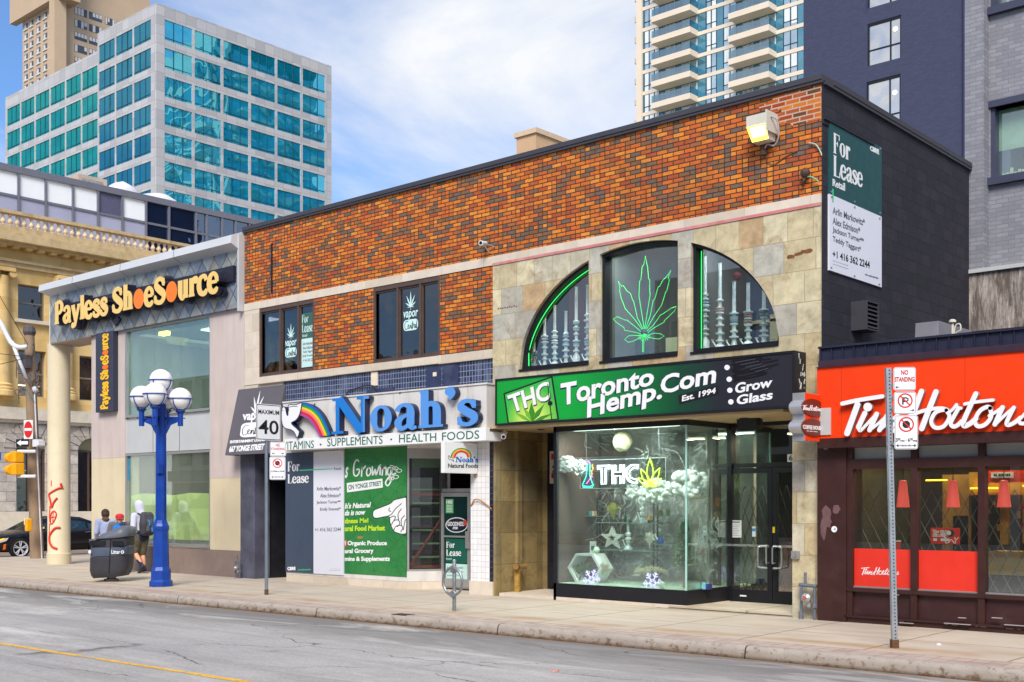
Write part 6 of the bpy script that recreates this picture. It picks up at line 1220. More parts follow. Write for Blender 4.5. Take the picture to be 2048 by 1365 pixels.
mb = MB(); mb.box(XO-.02, XO+.04, yR, YG-.0, zBot+.2, zBot+.26); mb.box(XO-.02, XO+.04, yR, YG, zTop-.36, zTop-.30); mb.fbox(FG, u0+.03, u0+.22, zBot+.10, zTop-.20, .0, .02); mb.build('wall_plate', GREYP, S)
a, b = FY(YF-.2).px(1652, 893); t_ = thing('dome_camera', 'white dome camera under the left end of the red fascia sign', 'camera', (a, YF-.2, b)); MB().lathe([(.055, .0), (.055, .10)], (a, YF-.2, b+.0), 14).build('base', WHITE, t_); MB().ball((a, YF-.2, b), .05, 12, 8).build('dome', M('camera_dome', (120, 118, 116), .2), t_)

# ------------------------------------------------------------------ sandstone bank across the side street
XBK = -54.0; FK = FX(XBK)
def kz(px, py): return FK.px(px, py)[1]
def ky(px): return FK.px(px, HY)[0]
T = thing('stone_bank_building', 'ornate yellow sandstone bank building across the side street with a glazed attic', 'building', (XBK-5, 25, 0))
Y0, Y1 = 14.0, 52.0
z_ = lambda py: 1.7 + (HY-py)*(54/.9943)/FPX
zl = dict(railT=z_(423.5), railB=z_(430), balB=z_(454), basB=z_(461), corT=z_(470), corB=z_(486), denB=z_(496), frB=z_(517), mlB=z_(532), belT=z_(814), belB=z_(838))
PW = ky(159)-ky(36); W0, WW = ky(36), ky(92)-ky(36)
wy = [W0 + PW*i for i in range(-2, 9)]
zw = dict(u1=z_(562), u0=z_(634), m1=z_(695), m0=z_(789), b1=z_(794), b0=z_(812), ar=z_(869), g0=z_(1024))
mb = MB()
holes = []
for y_ in wy:
    holes += [rect(y_, y_+WW, zw['u0'], zw['u1']), rect(y_, y_+WW, zw['m0'], zw['m1'])]
mb.plate(FK, rect(Y0, Y1, zl['belT'], zl['basB']), holes, -.6, 0); mb.build('ashlar_wall', SAND, T)
mb = MB(); hl = []
for y_ in wy:
    zsp = zw['ar']-.62; yc, hw = y_+WW/2, WW*.56
    hl.append([(yc-hw, zw['g0']), (yc+hw, zw['g0'])] + [(yc+hw*math.cos(math.pi*i/14), zsp+.62*math.sin(math.pi*i/14)) for i in range(15)])
mb.plate(FK, rect(Y0, Y1, zw['g0']-.0, zl['belB']), hl, -.6, .0)
for h in hl:
    yc = (h[0][0]+h[1][0])/2; hw = h[1][0]-yc; zsp = zw['ar']-.62
    for i in range(9):
        a0, a1 = math.pi*i/9+.02, math.pi*(i+1)/9-.02
        mb.plate(FK, [(yc+(hw+.02)*math.cos(a0), zsp+.64*math.sin(a0)), (yc+(hw+.62)*math.cos(a0), zsp+1.26*math.sin(a0)), (yc+(hw+.62)*math.cos(a1), zsp+1.26*math.sin(a1)), (yc+(hw+.02)*math.cos(a1), zsp+.64*math.sin(a1))], [], -.1, .05+.03*(i % 2))
mb.build('rusticated_wall', RUST, T)
mb = MB(); mb.fbox(FK, Y0, Y1, zl['belB'], zl['belT'], -.3, .35); mb.fbox(FK, Y0, Y1, zl['belB']-.14, zl['belB'], -.3, .2); mb.fbox(FK, Y0, Y1, zw['g0']-.30, zw['g0'], -.3, .12); mb.fbox(FK, Y0, Y1, 0, zw['g0']-.30, -.3, .18); mb.build('stone_course', SANDW, T)
mb = MB(); mb.fbox(FK, Y0, Y1, zl['corB']-.0, zl['corT'], -.2, .95); mb.fbox(FK, Y0, Y1, zl['corT'], zl['basB']+.02, -.2, .75); mb.fbox(FK, Y0, Y1, zl['corB']-.12, zl['corB'], -.2, .6); mb.fbox(FK, Y0, Y1, zl['frB']-.12, zl['frB'], -.1, .30); mb.fbox(FK, Y0, Y1, zl['mlB'], zl['frB']-.12, -.1, .18); mb.build('cornice', SANDP, T)
mb = MB(); i = 0; y_ = Y0
while y_ < 40: mb.fbox(FK, y_, y_+.30, zl['denB'], zl['corB']-.12, -.1, .5); y_ += .62
mb.build('dentil_row', SAND, T)
mb = MB(); mb.fbox(FK, Y0, Y1, zl['railB'], zl['railT'], .28, .68); mb.fbox(FK, Y0, Y1, zl['basB']+.02, zl['balB'], .28, .68); mb.build('rail', SANDP, T)
mb = MB(); H_ = zl['railB']-zl['balB']; y_ = 21.6
pb = [(.13, 0), (.13, .07), (.07, .10), (.10, .16), (.155, .28), (.16, .38), (.11, .52), (.075, .66), (.07, .78), (.11, .84), (.12, .88), (.075, .92), (.13, .95), (.13, 1)]
while y_ < 37: mb.lathe([(r_*.82, z0*H_) for r_, z0 in pb], FK.pt(y_, zl['balB'], .48), 10); y_ += (ky(26.5)-ky(12.3))
o = mb.build('baluster_row', BALM, T, smooth=True, autosm=60)
for y_ in wy:
    mb = MB(); a, b = y_, y_+WW
    for (z0, z1, nm) in ((zw['u0'], zw['u1'], 1), (zw['m0'], zw['m1'], 2)):
        fr_ = MB(); fr_.fbox(FK, a, a+.07, z0, z1, -.35, -.25); fr_.fbox(FK, b-.07, b, z0, z1, -.35, -.25); fr_.fbox(FK, a+.07, b-.07, z1-.06, z1, -.35, -.25); fr_.fbox(FK, a+.07, b-.07, z0, z0+.06, -.35, -.25); fr_.fbox(FK, a+.07, b-.07, (z0+z1)/2-.03, (z0+z1)/2+.03, -.35, -.25)
        if nm == 2: fr_.fbox(FK, b-.42, b-.36, z0+.06, z1-.06, -.345, -.255)
        w_ = fr_.build('window', M('grey_window_frame', (120, 112, 104), .6) if y_ == wy[0] and nm == 1 else bpy.data.materials['grey_window_frame'], T)
        MB().fbox(FK, a+.07, b-.07, z0+.06, z1-.06, -.31, -.30).build('pane', GLASSD, w_)
        MB().fbox(FK, a-.22, b+.22, z0-.16, z0, -.1, .22).build('sill', SANDW, w_) if nm == 1 else None
    mb = MB(); mb.fbox(FK, a, b, zw['b0'], zw['b1']+.05, -.4, -.3); 
    for i in range(6): mb.lathe([(r_*.55, z0*(zw['b1']-zw['b0'])) for r_, z0 in pb], FK.pt(a+(i+.5)*(b-a)/6, zw['b0'], -.12), 8)
    mb.build('window_balustrade', BALM, T)
    mb = MB(); yc, hw = y_+WW/2, WW*.56; zsp = zw['ar']-.62
    for x_ in (yc-hw+.05, yc-.05, yc+hw-.05): mb.fbox(FK, x_-.05, x_+.05, zw['g0'], zsp, -.42, -.30)
    mb.fbox(FK, yc-hw, yc+hw, zsp-.07, zsp+.03, -.42, -.28); w_ = mb.build('arched_window', DKBROWN, T)
    MB().fbox(FK, yc-hw, yc+hw, zw['g0'], zsp, -.38, -.37).build('pane', GLASSD, w_)
    mb = MB(); mb.plate(FK, [(yc+hw*math.cos(math.pi*i/14), zsp+.62*math.sin(math.pi*i/14)) for i in range(15)], [], -.36, -.34); mb.build('fanlight', M('olive_fanlight', (150, 148, 112), .4) if y_ == wy[0] else bpy.data.materials['olive_fanlight'], w_)
mb = MB(); cw = z_(538)
cyl = []
for y_ in (ky(18)-.40, ky(18)-.40+PW, ky(18)-.4+2*PW, ky(18)-.4-PW):
    r_ = .40; zb = zw['b1']+.05
    mb.lathe([(.62, 0), (.62, .22), (.56, .26), (.58, .36), (.48, .42), (.52, .52), (r_, .60), (r_, (z_(552)-zb)*.4), (r_*.88, z_(552)-zb)], FK.pt(y_, zb, .05), 20)
    mb.fbox(FK, y_-.5, y_+.5, z_(544), z_(536), -.2, .5)
    for s_ in (-1, 1): mb.lathe([(.17, -.36), (.17, .36)], FK.pt(y_+s_*.40, z_(548), .1), 14, axis='X')
mb.build('giant_column', SAND, T, smooth=True, autosm=40)
mb = MB(); mb.box(XBK-16, XBK-1.2, Y0, Y0+.3, 0, zl['basB']); mb.box(XBK-16, XBK-.6, Y0, Y1, zl['basB']-.4, zl['basB']-.1); mb.box(XBK-2.6, XBK-2.5, Y0, Y1, 0, zl['basB']-.4); mb.build('rear_walls', SAND, T)
mb = MB()
for i in range(28):
    y_ = 16+random.random()*18; z0 = random.choice((zw['m0']+1.3, zw['m0']+.7, zw['g0']+1.2, zw['g0']+2.0, zw['m0']+2)); mb.box(XBK-2.2, XBK-2.0, y_, y_+.9, z0, z0+.05)
mb.build('office_lamp', emit('office_tube_lamp', (255, 244, 214), 2.2), T)
mb = MB()
for px, py in ((18, 471), (163, 495)): a, b = FX(XBK+.75).px(px, py); mb.box(XBK+.3, XBK+.9, a-.25, a+.3, b-.08, b+.10)
mb.build('cornice_lamp', WHITE, T)
# glazed attic
XAT = -57.4; FAT = FX(XAT); DARKB = mirrorm('dark_blue_glass', (22, 34, 58), (150, 168, 190), .45, .1, .6)
zt0, zt1, zmid = FAT.px(0, 335)[1], FAT.px(0, 387)[1], FAT.px(0, 440)[1]
cols = [-60, -14, 36, 90.5, 145, 195, 243.6, 291, 337, 391, 412, 443, 470, 498, 530]
PW_ = [M('sky_white_pane', (240, 242, 244), .12, 0, .03, 1), M('lavender_spandrel', (164, 166, 190), .35, 0, .08, .8, streak=.2, gcol=(160, 160, 180)), M('dark_lavender_pane', (92, 92, 116), .25, 0, .05, 1)]  # white pane colour stands in for bright sky in the glass
atf = MB(); ys_ = [FAT.px(c, HY)[0] for c in cols]
atf.fbox(FAT, ys_[0], ys_[-1], zt0-.12, zt0+.22, -.3, .12); atf.fbox(FAT, ys_[0], ys_[-1], zt1-.06, zt1+.06, -.2, .06)
for y_ in ys_: atf.fbox(FAT, y_-.055, y_+.055, 12, zt0-.12, -.2, .10)
af = atf.build('attic_frame', M('attic_aluminium', (124, 124, 134), .4, .3, .05), T)
for i in range(len(cols)-1):
    dk = cols[i] >= 285
    MB().fbox(FAT, ys_[i]+.055, ys_[i+1]-.055, zt1+.06, zt0-.12, -.08, 0).build('pane', DARKB if dk else PW_[2] if 180 < cols[i] < 200 else PW_[0], af)
    MB().fbox(FAT, ys_[i]+.055, ys_[i+1]-.055, 12, zt1-.06, -.08, 0).build('spandrel', DARKB if dk else PW_[1], af)
MB().box(XAT-14, XAT-.3, ys_[0], ys_[-1], zt0-.1, zt0+.1).build('attic_roof', CHAR, T)
# roof plant
XRF = -63.0; FRF = FX(XRF); (a, b), (c_, d) = FRF.px(160, 348), FRF.px(214, 384)
T2 = thing('rooftop_unit', 'tan boxed rooftop unit with a silver grille on the glazed attic', 'roof unit', (XRF-1, (a+c_)/2, zt0))
mb = MB(); mb.box(XRF-4.5, XRF, a-.1, c_, zt0, b); mb.build('casing', M('tan_casing', (200, 176, 152), .6), T2); MB().box(XRF, XRF+.03, a+.1, c_-.25, zt0+.1, b-.2).build('grille', M('silver_grille', (168, 166, 160), .4, .3, .25, 9), T2)
(a, b), (c_, d) = FRF.px(218, 371), FRF.px(375, 410)
mb = MB()
ym = FRF.px(275, HY)[0]; mb.tube(cat([(XRF, a, zt0+.9), (XRF, a+.9, b-.4), (XRF, ym-.6, b-1.0), (XRF, ym, b-1.8)], 5), .8, 14); mb.tube(cat([(XRF+.8, ym-.4, zt0+.6), (XRF+.8, ym+1.2, b-1.0), (XRF+.8, c_-1.6, b-1.7), (XRF+.8, c_+.2, zt0-.4)], 6), .95, 14)
mb.build('roof_duct', M('white_duct', (212, 210, 214), .6, 0, .05, 2), smooth=True, label='white rounded ducts on the bank roof behind the glazed attic', cat='duct')

# ------------------------------------------------------------------ teal glass office block
XO_, YO_, ZTOP = -130.4, 79.6, 65.0
T = thing('office_building', 'tall concrete gridded office block with teal mirror glass', 'building', (XO_-10, YO_+12, 0))
CONC = brickm('grey_concrete_panel', 1.55, 1.2, .02, [(180, 177, 176), (188, 185, 184), (172, 169, 170), (184, 181, 182)], (146, 143, 142), bump=.1, off=0, var=.05)
TEALR = mirrorm('teal_mirror_glass', (20, 146, 176), (120, 214, 236), .56, .34, .16); TEALL = mirrorm('grey_teal_mirror_glass', (26, 100, 112), (120, 188, 200), .50, .12, .2); TEALG = mirrorm('green_mirror_glass', (28, 136, 124), (110, 204, 190), .42, .1, .15)
FR_, FLf = FX(XO_), FY(YO_); yE = FR_.px(663, HY)[0]; xW = FLf.px(195, HY)[0]; xWW = FLf.px(8, HY)[0]
PIT, WH = 3.6, 2.58; TOPW = ZTOP-1.75
bay = (yE-1.0-(YO_+1.0))/6; rows = range(13); bl = (XO_-1.3-xW)/3
hR, hL, hW_ = [], [], []
for r_ in rows:
    z1 = TOPW-PIT*r_
    for i in range(6): y0 = YO_+1.0+bay*i+.20; hR.append((y0, y0+bay-.40, z1-WH, z1))
    for i in range(3): x0 = xW+.2+bl*i+.17; hL.append((x0, x0+bl-.34, z1-WH, z1))
zW0 = 62.8-1.9; bw = (xW-.3-xWW-.3)/6
for r_ in range(12):
    for i in range(6): x0 = xWW+.4+bw*i+.17; hW_.append((x0, x0+bw-.34, zW0-PIT*r_-2.6, zW0-PIT*r_))
mb = MB(); mb.plate(FR_, rect(YO_, yE, 10, ZTOP), [rect(*h) for h in hR], -.5, 0); mb.plate(FLf, rect(xW, XO_-.5, 10, ZTOP), [rect(*h) for h in hL], -.5, 0); mb.plate(FLf, rect(xWW, xW-.01, 10, 62.8), [rect(*h) for h in hW_], -.7, -.2)
mb.box(xW, XO_-.5, YO_+.5, yE, ZTOP-.6, ZTOP-.3); mb.box(xWW, xW, YO_+.7, yE, 61.8, 62.2); mb.box(xWW, XO_-.5, YO_+.9, YO_+1.0, 10, 61.5); mb.box(xW, xW+.3, YO_+1, yE, 60, ZTOP); mb.box(XO_-1.2, XO_-1.1, YO_+1, yE, 10, 61.5); mb.build('concrete_grid', CONC, T)
mb = MB(); mb.box(xWW+3, xW-.5, YO_+2.2, YO_+2.3, 62.2, 64.2); mb.build('roof_screen', TEALG, T)
rest = MB(); nwin = 0
for (hs, fr_, mt, w_, lim) in ((hR, FR_, TEALR, -.09, 54), (hL, FLf, TEALL, -.09, 24), (hW_, FLf, TEALG, -.29, 22)):
    hs = sorted(hs, key=lambda h: -h[3])
    for k_, h in enumerate(hs):
        tl = random.uniform(-.03, .03), random.uniform(-.02, .02)
        mb = MB(); cn = [fr_.pt(h[0], h[2], w_+tl[0]), fr_.pt(h[1], h[2], w_-tl[0]), fr_.pt(h[1], h[3], w_-tl[0]+tl[1]), fr_.pt(h[0], h[3], w_+tl[0]+tl[1])]
        tgt = mb if k_ < lim else rest
        n0 = len(tgt.f); tgt.quad(*cn, mi=(0 if mt is TEALR else 1 if mt is TEALL else 2) if tgt is rest else 0)
        for j in (1, 2): x_ = h[0]+(h[1]-h[0])*j/3; tgt.fbox(fr_, x_-.04, x_+.04, h[2], h[3], w_, w_+.06, 3 if tgt is rest else 1)
        tgt.fbox(fr_, h[0], h[1], h[2]+.30, h[2]+.37, w_, w_+.05, 3 if tgt is rest else 1)
        if tgt is mb: mb.build('window', [mt, bpy.data.materials['dark_mullion'] if 'dark_mullion' in bpy.data.materials else M('dark_mullion', (26, 78, 92), .4)], T)
o = rest.build('remaining_windows', [TEALR, TEALL, TEALG, bpy.data.materials['dark_mullion']], T, kind='stuff')

# ------------------------------------------------------------------ tan tower behind it
XTW, YTW = -306.0, 156.0
T = thing('tan_tower', 'tan concrete tower with a jutting crown behind the office block', 'tower', (XTW-10, YTW+15, 0))
TANC = M('tan_concrete', (190, 164, 136), .85, 0, .06, .15, streak=.15, gcol=(150, 126, 104)); FT1, FT2 = FY(YTW), FX(XTW)
zt_ = lambda fr_, px, py: fr_.px(px, py)[1]
xl = FT1.px(45, HY)[0]; yr = FT2.px(300, HY)[0]; ZC = zt_(FT1, 45, 46)
mb = MB(); mb.box(xl, XTW, YTW, yr, 0, ZC+20); mb.build('shaft', TANC, T)
mb = MB(); mb.box(FT1.px(33, HY)[0], XTW+.01, YTW-2.0, YTW, ZC, ZC+30); mb.build('crown', TANC, T)
mb = MB(); f0, f1 = FT2.px(111, HY)[0], FT2.px(144, HY)[0]; mb.box(XTW, XTW+3.0, YTW-2.2, YTW+1.2, 0, ZC+30); mb.box(XTW, XTW+5.5, YTW-1, YTW+4.0, zt_(FT2, 125, 12), ZC+30); mb.build('fin', TANC, T)
TW = [M('tower_window_glass', (70, 78, 92), .2, 0, .3, .3), M('tower_blind', (206, 200, 196), .6, 0, .1, .2)]
for r_ in range(8):
    for px in (48.5, 59.5, 73.5, 87, 99):
        zz = zt_(FT1, 52, 46+20.5*r_+ (0)); a = FT1.px(px, HY)[0]; b = FT1.px(px+7.5, HY)[0]; z0 = ZC-.9-2.92*r_
        mb = MB(); mb.fbox(FT1, a, b, z0-1.55, z0, 0, .04, 0); mb.fbox(FT1, a+.2, a+(b-a)*.55, z0-1.4, z0-.2, .04, .06, 1); mb.fbox(FT1, a-.1, b+.1, z0-1.9, z0-1.55, 0, .25, 1); mb.build('window', TW, T)
    for p0, p1 in ((149, 174), (178, 204), (210, 229), (234, 256)):
        a, b = FT2.px(p0, HY)[0], FT2.px(p1, HY)[0]; z0 = zt_(FT2, 149, 13+25*r_)
        mb = MB(); mb.fbox(FT2, a, b, z0-2.1, z0, 0, .04, 0)
        for j in range(4):
            if random.random() < .75: mb.fbox(FT2, a+(b-a)*j/4+.12, a+(b-a)*(j+1)/4-.08, z0-2.0+random.choice((0, .8)), z0-.1, .04, .06, 1)
        mb.build('window', TW, T)

# ------------------------------------------------------------------ balcony tower
YC = 119.9; FC = FY(YC); cx0, cx1 = FC.px(1275, HY)[0], FC.px(1625, HY)[0]
T = thing('balcony_tower', 'pale residential tower with rows of tan balconies behind the brick building', 'tower', ((cx0+cx1)/2, YC+12, 0))
CT = M('tan_balcony_concrete', (226, 208, 186), .8, 0, .04, .3); CTE = mirrorm('teal_spandrel_glass', (70, 124, 142), (170, 206, 216), .30, .1); CWIN = [mirrorm('tower_clear_glass', (150, 176, 188), (220, 230, 236), .45, .1, .4, var=.5), M('white_curtain', (222, 224, 224), .7, 0, .1, .5), M('dark_tower_frame', (46, 60, 74), .5)]
PITC = 2.66; zR = lambda py: FC.px(1350, py)[1]; zbase = zR(213)
mb = MB(); mb.box(cx0, FC.px(1286, HY)[0], YC-.3, YC+24, 0, zbase+PITC*14); mb.box(cx0, cx1, YC+.6, YC+24, 0, zbase+PITC*14); mb.build('end_wall', CT, T)
mb = MB()
for k_ in range(-16, 12): mb.fbox(FC, cx0+.6, cx1, zbase+PITC*k_-.22, zbase+PITC*k_+.22, -.5, .06)
mb.build('floor_edges', CT, T)
mb = MB()
for p0, p1 in ((1286, 1290), (1318, 1398), (1396, 1414), (1433, 1448), (1472, 1556), (1554, 1568), (1594, 1625)): a, b = FC.px(p0, HY)[0], FC.px(p1, HY)[0]; mb.fbox(FC, a, b, 0, zbase+PITC*12, -.5, -.04 if p1-p0 > 40 else .0)
mb.build('teal_panel', CTE, T)
for k_ in range(-3, 8):
    z0 = zbase+PITC*k_+.22; z1 = z0+PITC-.44
    for p0, p1 in ((1288, 1319), (1412, 1433), (1447, 1473), (1567, 1595)):
        a, b = FC.px(p0, HY)[0], FC.px(p1, HY)[0]; mb = MB(); mb.fbox(FC, a, b, z0, z1, -.4, -.02, 0); n_ = 3 if p1-p0 > 28 else 2
        for j in range(n_):
            if random.random() < .6: mb.fbox(FC, a+(b-a)*j/n_+.12, a+(b-a)*(j+1)/n_-.06, z0+.3*random.choice((0, 1, 2)), z1-.06, -.02, -.005, 1)
        for j in range(n_+1): mb.fbox(FC, a+(b-a)*j/n_-.05, a+(b-a)*j/n_+.05, z0, z1, -.02, .03, 2)
        mb.fbox(FC, a, b, z0+.62, z0+.70, -.02, .03, 2); mb.build('window', CWIN, T)
CGL = glassm('balcony_glass', (150, 200, 206), .25)
for k_ in range(-3, 8):
    for p0, p1 in ((1319.5, 1397), (1473, 1554)):
        z0 = zbase+PITC*k_; a, b = FC.px(p0, HY)[0], FC.px(p1, HY)[0]
        mb = MB(); mb.box(a, b, YC-1.9, YC-.07, z0-.30, z0+.38); bal = mb.build('balcony', CT, T)
        mb = MB(); mb.box(a+.05, b-.05, YC-1.84, YC-1.80, z0+.38, z0+1.25); mb.box(b-.09, b-.05, YC-1.80, YC-.1, z0+.38, z0+1.25); mb.build('glass_guard', CGL, bal)
        mb = MB(); m_ = (a+b)/2
        for q0, q1 in ((a+.9, a+2.2), (m_+.5, b-.2)):
            mb.fbox(FC, q0, q1, z0+.22, z0+2.3, -.04, .0, 0)
            for j in range(3): mb.fbox(FC, q0+(q1-q0)*j/2-.05, q0+(q1-q0)*j/2+.05, z0+.22, z0+2.3, .0, .04, 1)
            if random.random() < .6: mb.fbox(FC, q0+.1, q0+(q1-q0)/2-.1, z0+.3, z0+2.2, .0, .02, 2)
        mb.build('balcony_door', [CWIN[0], M('white_door_frame', (210, 212, 214), .5) if 'white_door_frame' not in bpy.data.materials else bpy.data.materials['white_door_frame'], CWIN[1]], bal)
# its flank, seen only mirrored in the office block
mb = MB()
for k_ in range(-14, 12):
    for j in range(4): mb.box(cx0-1.9, cx0-.01, YC+2+j*5.6, YC+5.4+j*5.6, zbase+PITC*k_-.3, zbase+PITC*k_+.4)
mb.build('flank_balcony', CT, T)
mb = MB(); mb.box(cx0-.06, cx0-.0, YC+1, YC+24, 0, zbase+PITC*12); mb.build('flank_glazing', CTE, T)

# ------------------------------------------------------------------ navy and grey neighbours, tan block over the roof
YNV = 46.0; FNV = FY(YNV); a, b = FNV.px(1607, HY)[0], FNV.px(1990, HY)[0]
T = thing('navy_building', 'tall navy painted brick building behind the black side wall', 'building', ((a+b)/2, YNV+6, 0))
NW = [(FNV.px(1735, HY)[0], FNV.px(1802, HY)[0], FNV.px(1735, 133)[1], FNV.px(1735, 49)[1]), (FNV.px(1733, HY)[0], FNV.px(1801, HY)[0], FNV.px(1733, 282)[1], FNV.px(1733, 165)[1]), (FNV.px(1735, HY)[0], FNV.px(1802, HY)[0], FNV.px(1735, 18)[1], FNV.px(1735, -90)[1])]
jl = FNV.px(1733.5, HY)[0]
mb = MB(); mb.plate(FNV, rect(a, b, 0, 32), [rect(*q) for q in NW], -.5, 0); mb.box(a, a+.4, YNV+.5, YNV+14, 0, 32); mb.box(b-.4, b, YNV+.5, YNV+14, 0, 32); mb.build('brick_wall', NAVY, T)
mb = MB(); mb.fbox(FNV, jl-.03, jl+.0, 22.2, 32, 0, .012); x_ = FNV.px(1934, HY)[0]; mb.fbox(FNV, x_-.1, x_+.08, 0, 32, 0, .14); mb.build('drain_pipe', M('navy_pipe', (50, 54, 84), .5), T)
SKYG = mirrorm('pale_reflecting_glass', (150, 148, 148), (236, 234, 230), .72, .25, .35)
for (u0, u1, v0, v1) in NW:
    mb = MB(); xm = u0+(u1-u0)*.68; zq_ = v0+(v1-v0)*.36
    mb.fbox(FNV, u0, u1, v1-.10, v1, -.2, -.02); mb.fbox(FNV, u0, u0+.06, v0, v1-.10, -.2, -.02); mb.fbox(FNV, u1-.05, u1, v0, v1-.1, -.2, -.02); mb.fbox(FNV, xm-.025, xm+.025, v0, v1-.1, -.2, -.03); mb.fbox(FNV, u0+.06, xm-.025, zq_-.025, zq_+.025, -.2, -.035); mb.fbox(FNV, xm+.025, u1-.05, zq_-.025, zq_+.025, -.2, -.035); w_ = mb.build('window', BLACKM, T)
    MB().fbox(FNV, u0+.06, u1-.05, v0, v1-.1, -.08, -.07).build('pane', SKYG, w_)
    mb = MB(); c0_ = xm+(u1-xm)*.42; mb.plate(FNV, ell(c0_, v0+(v1-v0)*.72, .10, .09, 14), [], -.07, -.066); mb.build('ceiling_or_fill_lamp', emit('warm_round_lamp', (255, 226, 170), 1.4) if 'warm_round_lamp' not in bpy.data.materials else bpy.data.materials['warm_round_lamp'], w_)
YGR = 22.0; FGR = FY(YGR); a, p1 = FGR.px(1940.5, HY)[0], FGR.px(1978, HY)[0]
T = thing('grey_brick_building', 'pale grey painted brick building behind the coffee shop roof', 'building', (a+3, YGR+4, 0))
(wu0, wv1), (_, wv0) = FGR.px(1981, 206), FGR.px(1981, 362); WG = (FGR.px(1981, HY)[0], FGR.px(2110, HY)[0], FGR.px(1981, 358)[1], FGR.px(1981, 217)[1]); WG2 = (WG[0], WG[1], FGR.px(1981, 18)[1], FGR.px(1981, -120)[1])
mb = MB(); mb.box(a, p1, YGR-.28, YGR+.4, 0, 16); mb.plate(FGR, rect(p1, 6, 0, 16), [rect(*WG), rect(*WG2)], -.4, 0); mb.build('brick_wall', GREYB, T)
NVM = M('slate_navy_trim', (62, 64, 84), .5, 0, .05)
for q in (WG, WG2):
    mb = MB(); mb.fbox(FGR, q[0]-.05, q[1], q[2]-.14, q[2], -.3, .10); mb.fbox(FGR, q[0]-.05, q[1], q[3], q[3]+.12, -.3, .05); mb.fbox(FGR, q[0], q[0]+.07, q[2], q[3], -.3, -.02); w_ = mb.build('window', NVM, T)
    MB().fbox(FGR, q[0]+.07, q[1], q[2], q[3], -.22, -.21).build('pane', GLASSG, w_)
    mb = MB(); mb.fbox(FGR, q[0]+.07, q[1], q[2]+(q[3]-q[2])*.42, q[3], -.27, -.25); mb.build('curtain', M('pale_green_curtain', (190, 200, 178), .8, 0, .12, 4) if 'pale_green_curtain' not in bpy.data.materials else bpy.data.materials['pale_green_curtain'], w_)
    mb = MB()
    for i in range(12): u_ = q[0]+.12+i*.07; mb.fbox(FGR, u_, u_+.05, q[2], q[2]+random.uniform(.12, .22), -.32, -.28)
    mb.build('books', M('cream_book_spines', (220, 212, 180), .7, 0, .2, 9) if 'cream_book_spines' not in bpy.data.materials else bpy.data.materials['cream_book_spines'], w_)
    MB().fbox(FGR, q[0], q[1], q[2]-.1, q[3]+.1, -1.2, -1.1).build('room_back', INT_M, w_)
(u0, v1), (_, v0) = FGR.px(1943, 549), FGR.px(1943, 668)
mb = MB(); mb.fbox(FGR, u0, 6, v1-.05, v1+.02, -.0, .36); mb.fbox(FGR, u0, u0+.06, v0, v1-.05, 0, .36); mb.build('panel_frame', GREYP, T)
mb = MB(); mb.fbox(FGR, u0+.06, 6, v0, v1-.05, 0, .30); g = G('weathered_mesh_panel'); f = g.noise(g.vmul(g.pos(), (3, 3, .5)), 3.0, 8, .8); g.bsdf(g.mix(g.map(f, .42, .66, 0, 1), C(96, 84, 76), C(196, 184, 172)), .8, 0, g.bump(g.noise(g.pos(), 30, 2), .4)); mb.build('weathered_panel', g.m, T)
YTB = 90.0; FTB = FY(YTB); (u0, v1), (u1, _) = FTB.px(1033, 277), FTB.px(1072, 268); u2 = FTB.px(1118, HY)[0]
T = thing('tan_block', 'tan block peeking over the brick parapet', 'building', ((u0+u2)/2, YTB+4, 0))
mb = MB(); mb.box(u0, u1, YTB, YTB+14, 0, v1); mb.build('shaft', M('tan_brick', (196, 160, 124), .85, 0, .06, .5), T); mb = MB(); mb.box(u0-.2, u1+.2, YTB-.2, YTB+14.2, v1, v1+.5); mb.build('coping', M('tan_coping', (206, 178, 148), .8), T)
# on the coffee shop roof
(a, b), (c_, d) = FY(19.2).px(1803, 652), FY(19.2).px(1878, 680)
T = thing('rooftop_unit', 'grey sheet metal box on the coffee shop roof', 'roof unit', ((a+c_)/2, 20, 3.6)); FU = FY(19.2); b2 = FU.px(1840, 646)[1]
mb = MB(); mb.box(a, c_, 19.2, 20.7, 3.6, b2)
mb.fbox(FX(c_), 19.2, 20.7, 3.6, b2, 0, .0)
for fr_, q0, q1 in ((FU, a, c_), (FX(c_), 19.2, 20.7)):
    m0, m1 = (q0+q1)/2, (b2+3.6)/2; c4 = [(q0, 3.6), (q1, 3.6), (q1, b2), (q0, b2)]
    for i in range(4): mb.add([fr_.pt(*c4[i], .002), fr_.pt(*c4[(i+1) % 4], .002), fr_.pt(m0, m1, .05)], [(0,1,2)])
mb.build('casing', M('grey_sheet_metal', (136, 134, 140), .45, .2, .04), T)
a, b = FY(19.0).px(1905, 660); T = thing('roof_antenna', 'small cream vent pipe with a looped cable on the coffee shop roof', 'antenna', (a, 19, 3.6))
mb = MB(); mb.tube([(a, 19, 3.6), (a, 19, b+.13)], .022, 8); mb.lathe([(.06, 0), (.06, .03), (.03, .05)], (a, 19, b+.12), 10); mb.build('pipe', M('cream_pipe', (206, 200, 180), .6), T); mb = MB(); mb.tube(cat([(a+.02, 19, b-.1), (a+.05, 19, b+.06), (a+.12, 19, b+.08), (a+.13, 19, b-.02), (a+.06, 19, b-.06), (a+.02, 19, b-.2)], 5), .013, 6); mb.build('cable', M('cream_cable', (206, 200, 184), .6), T)

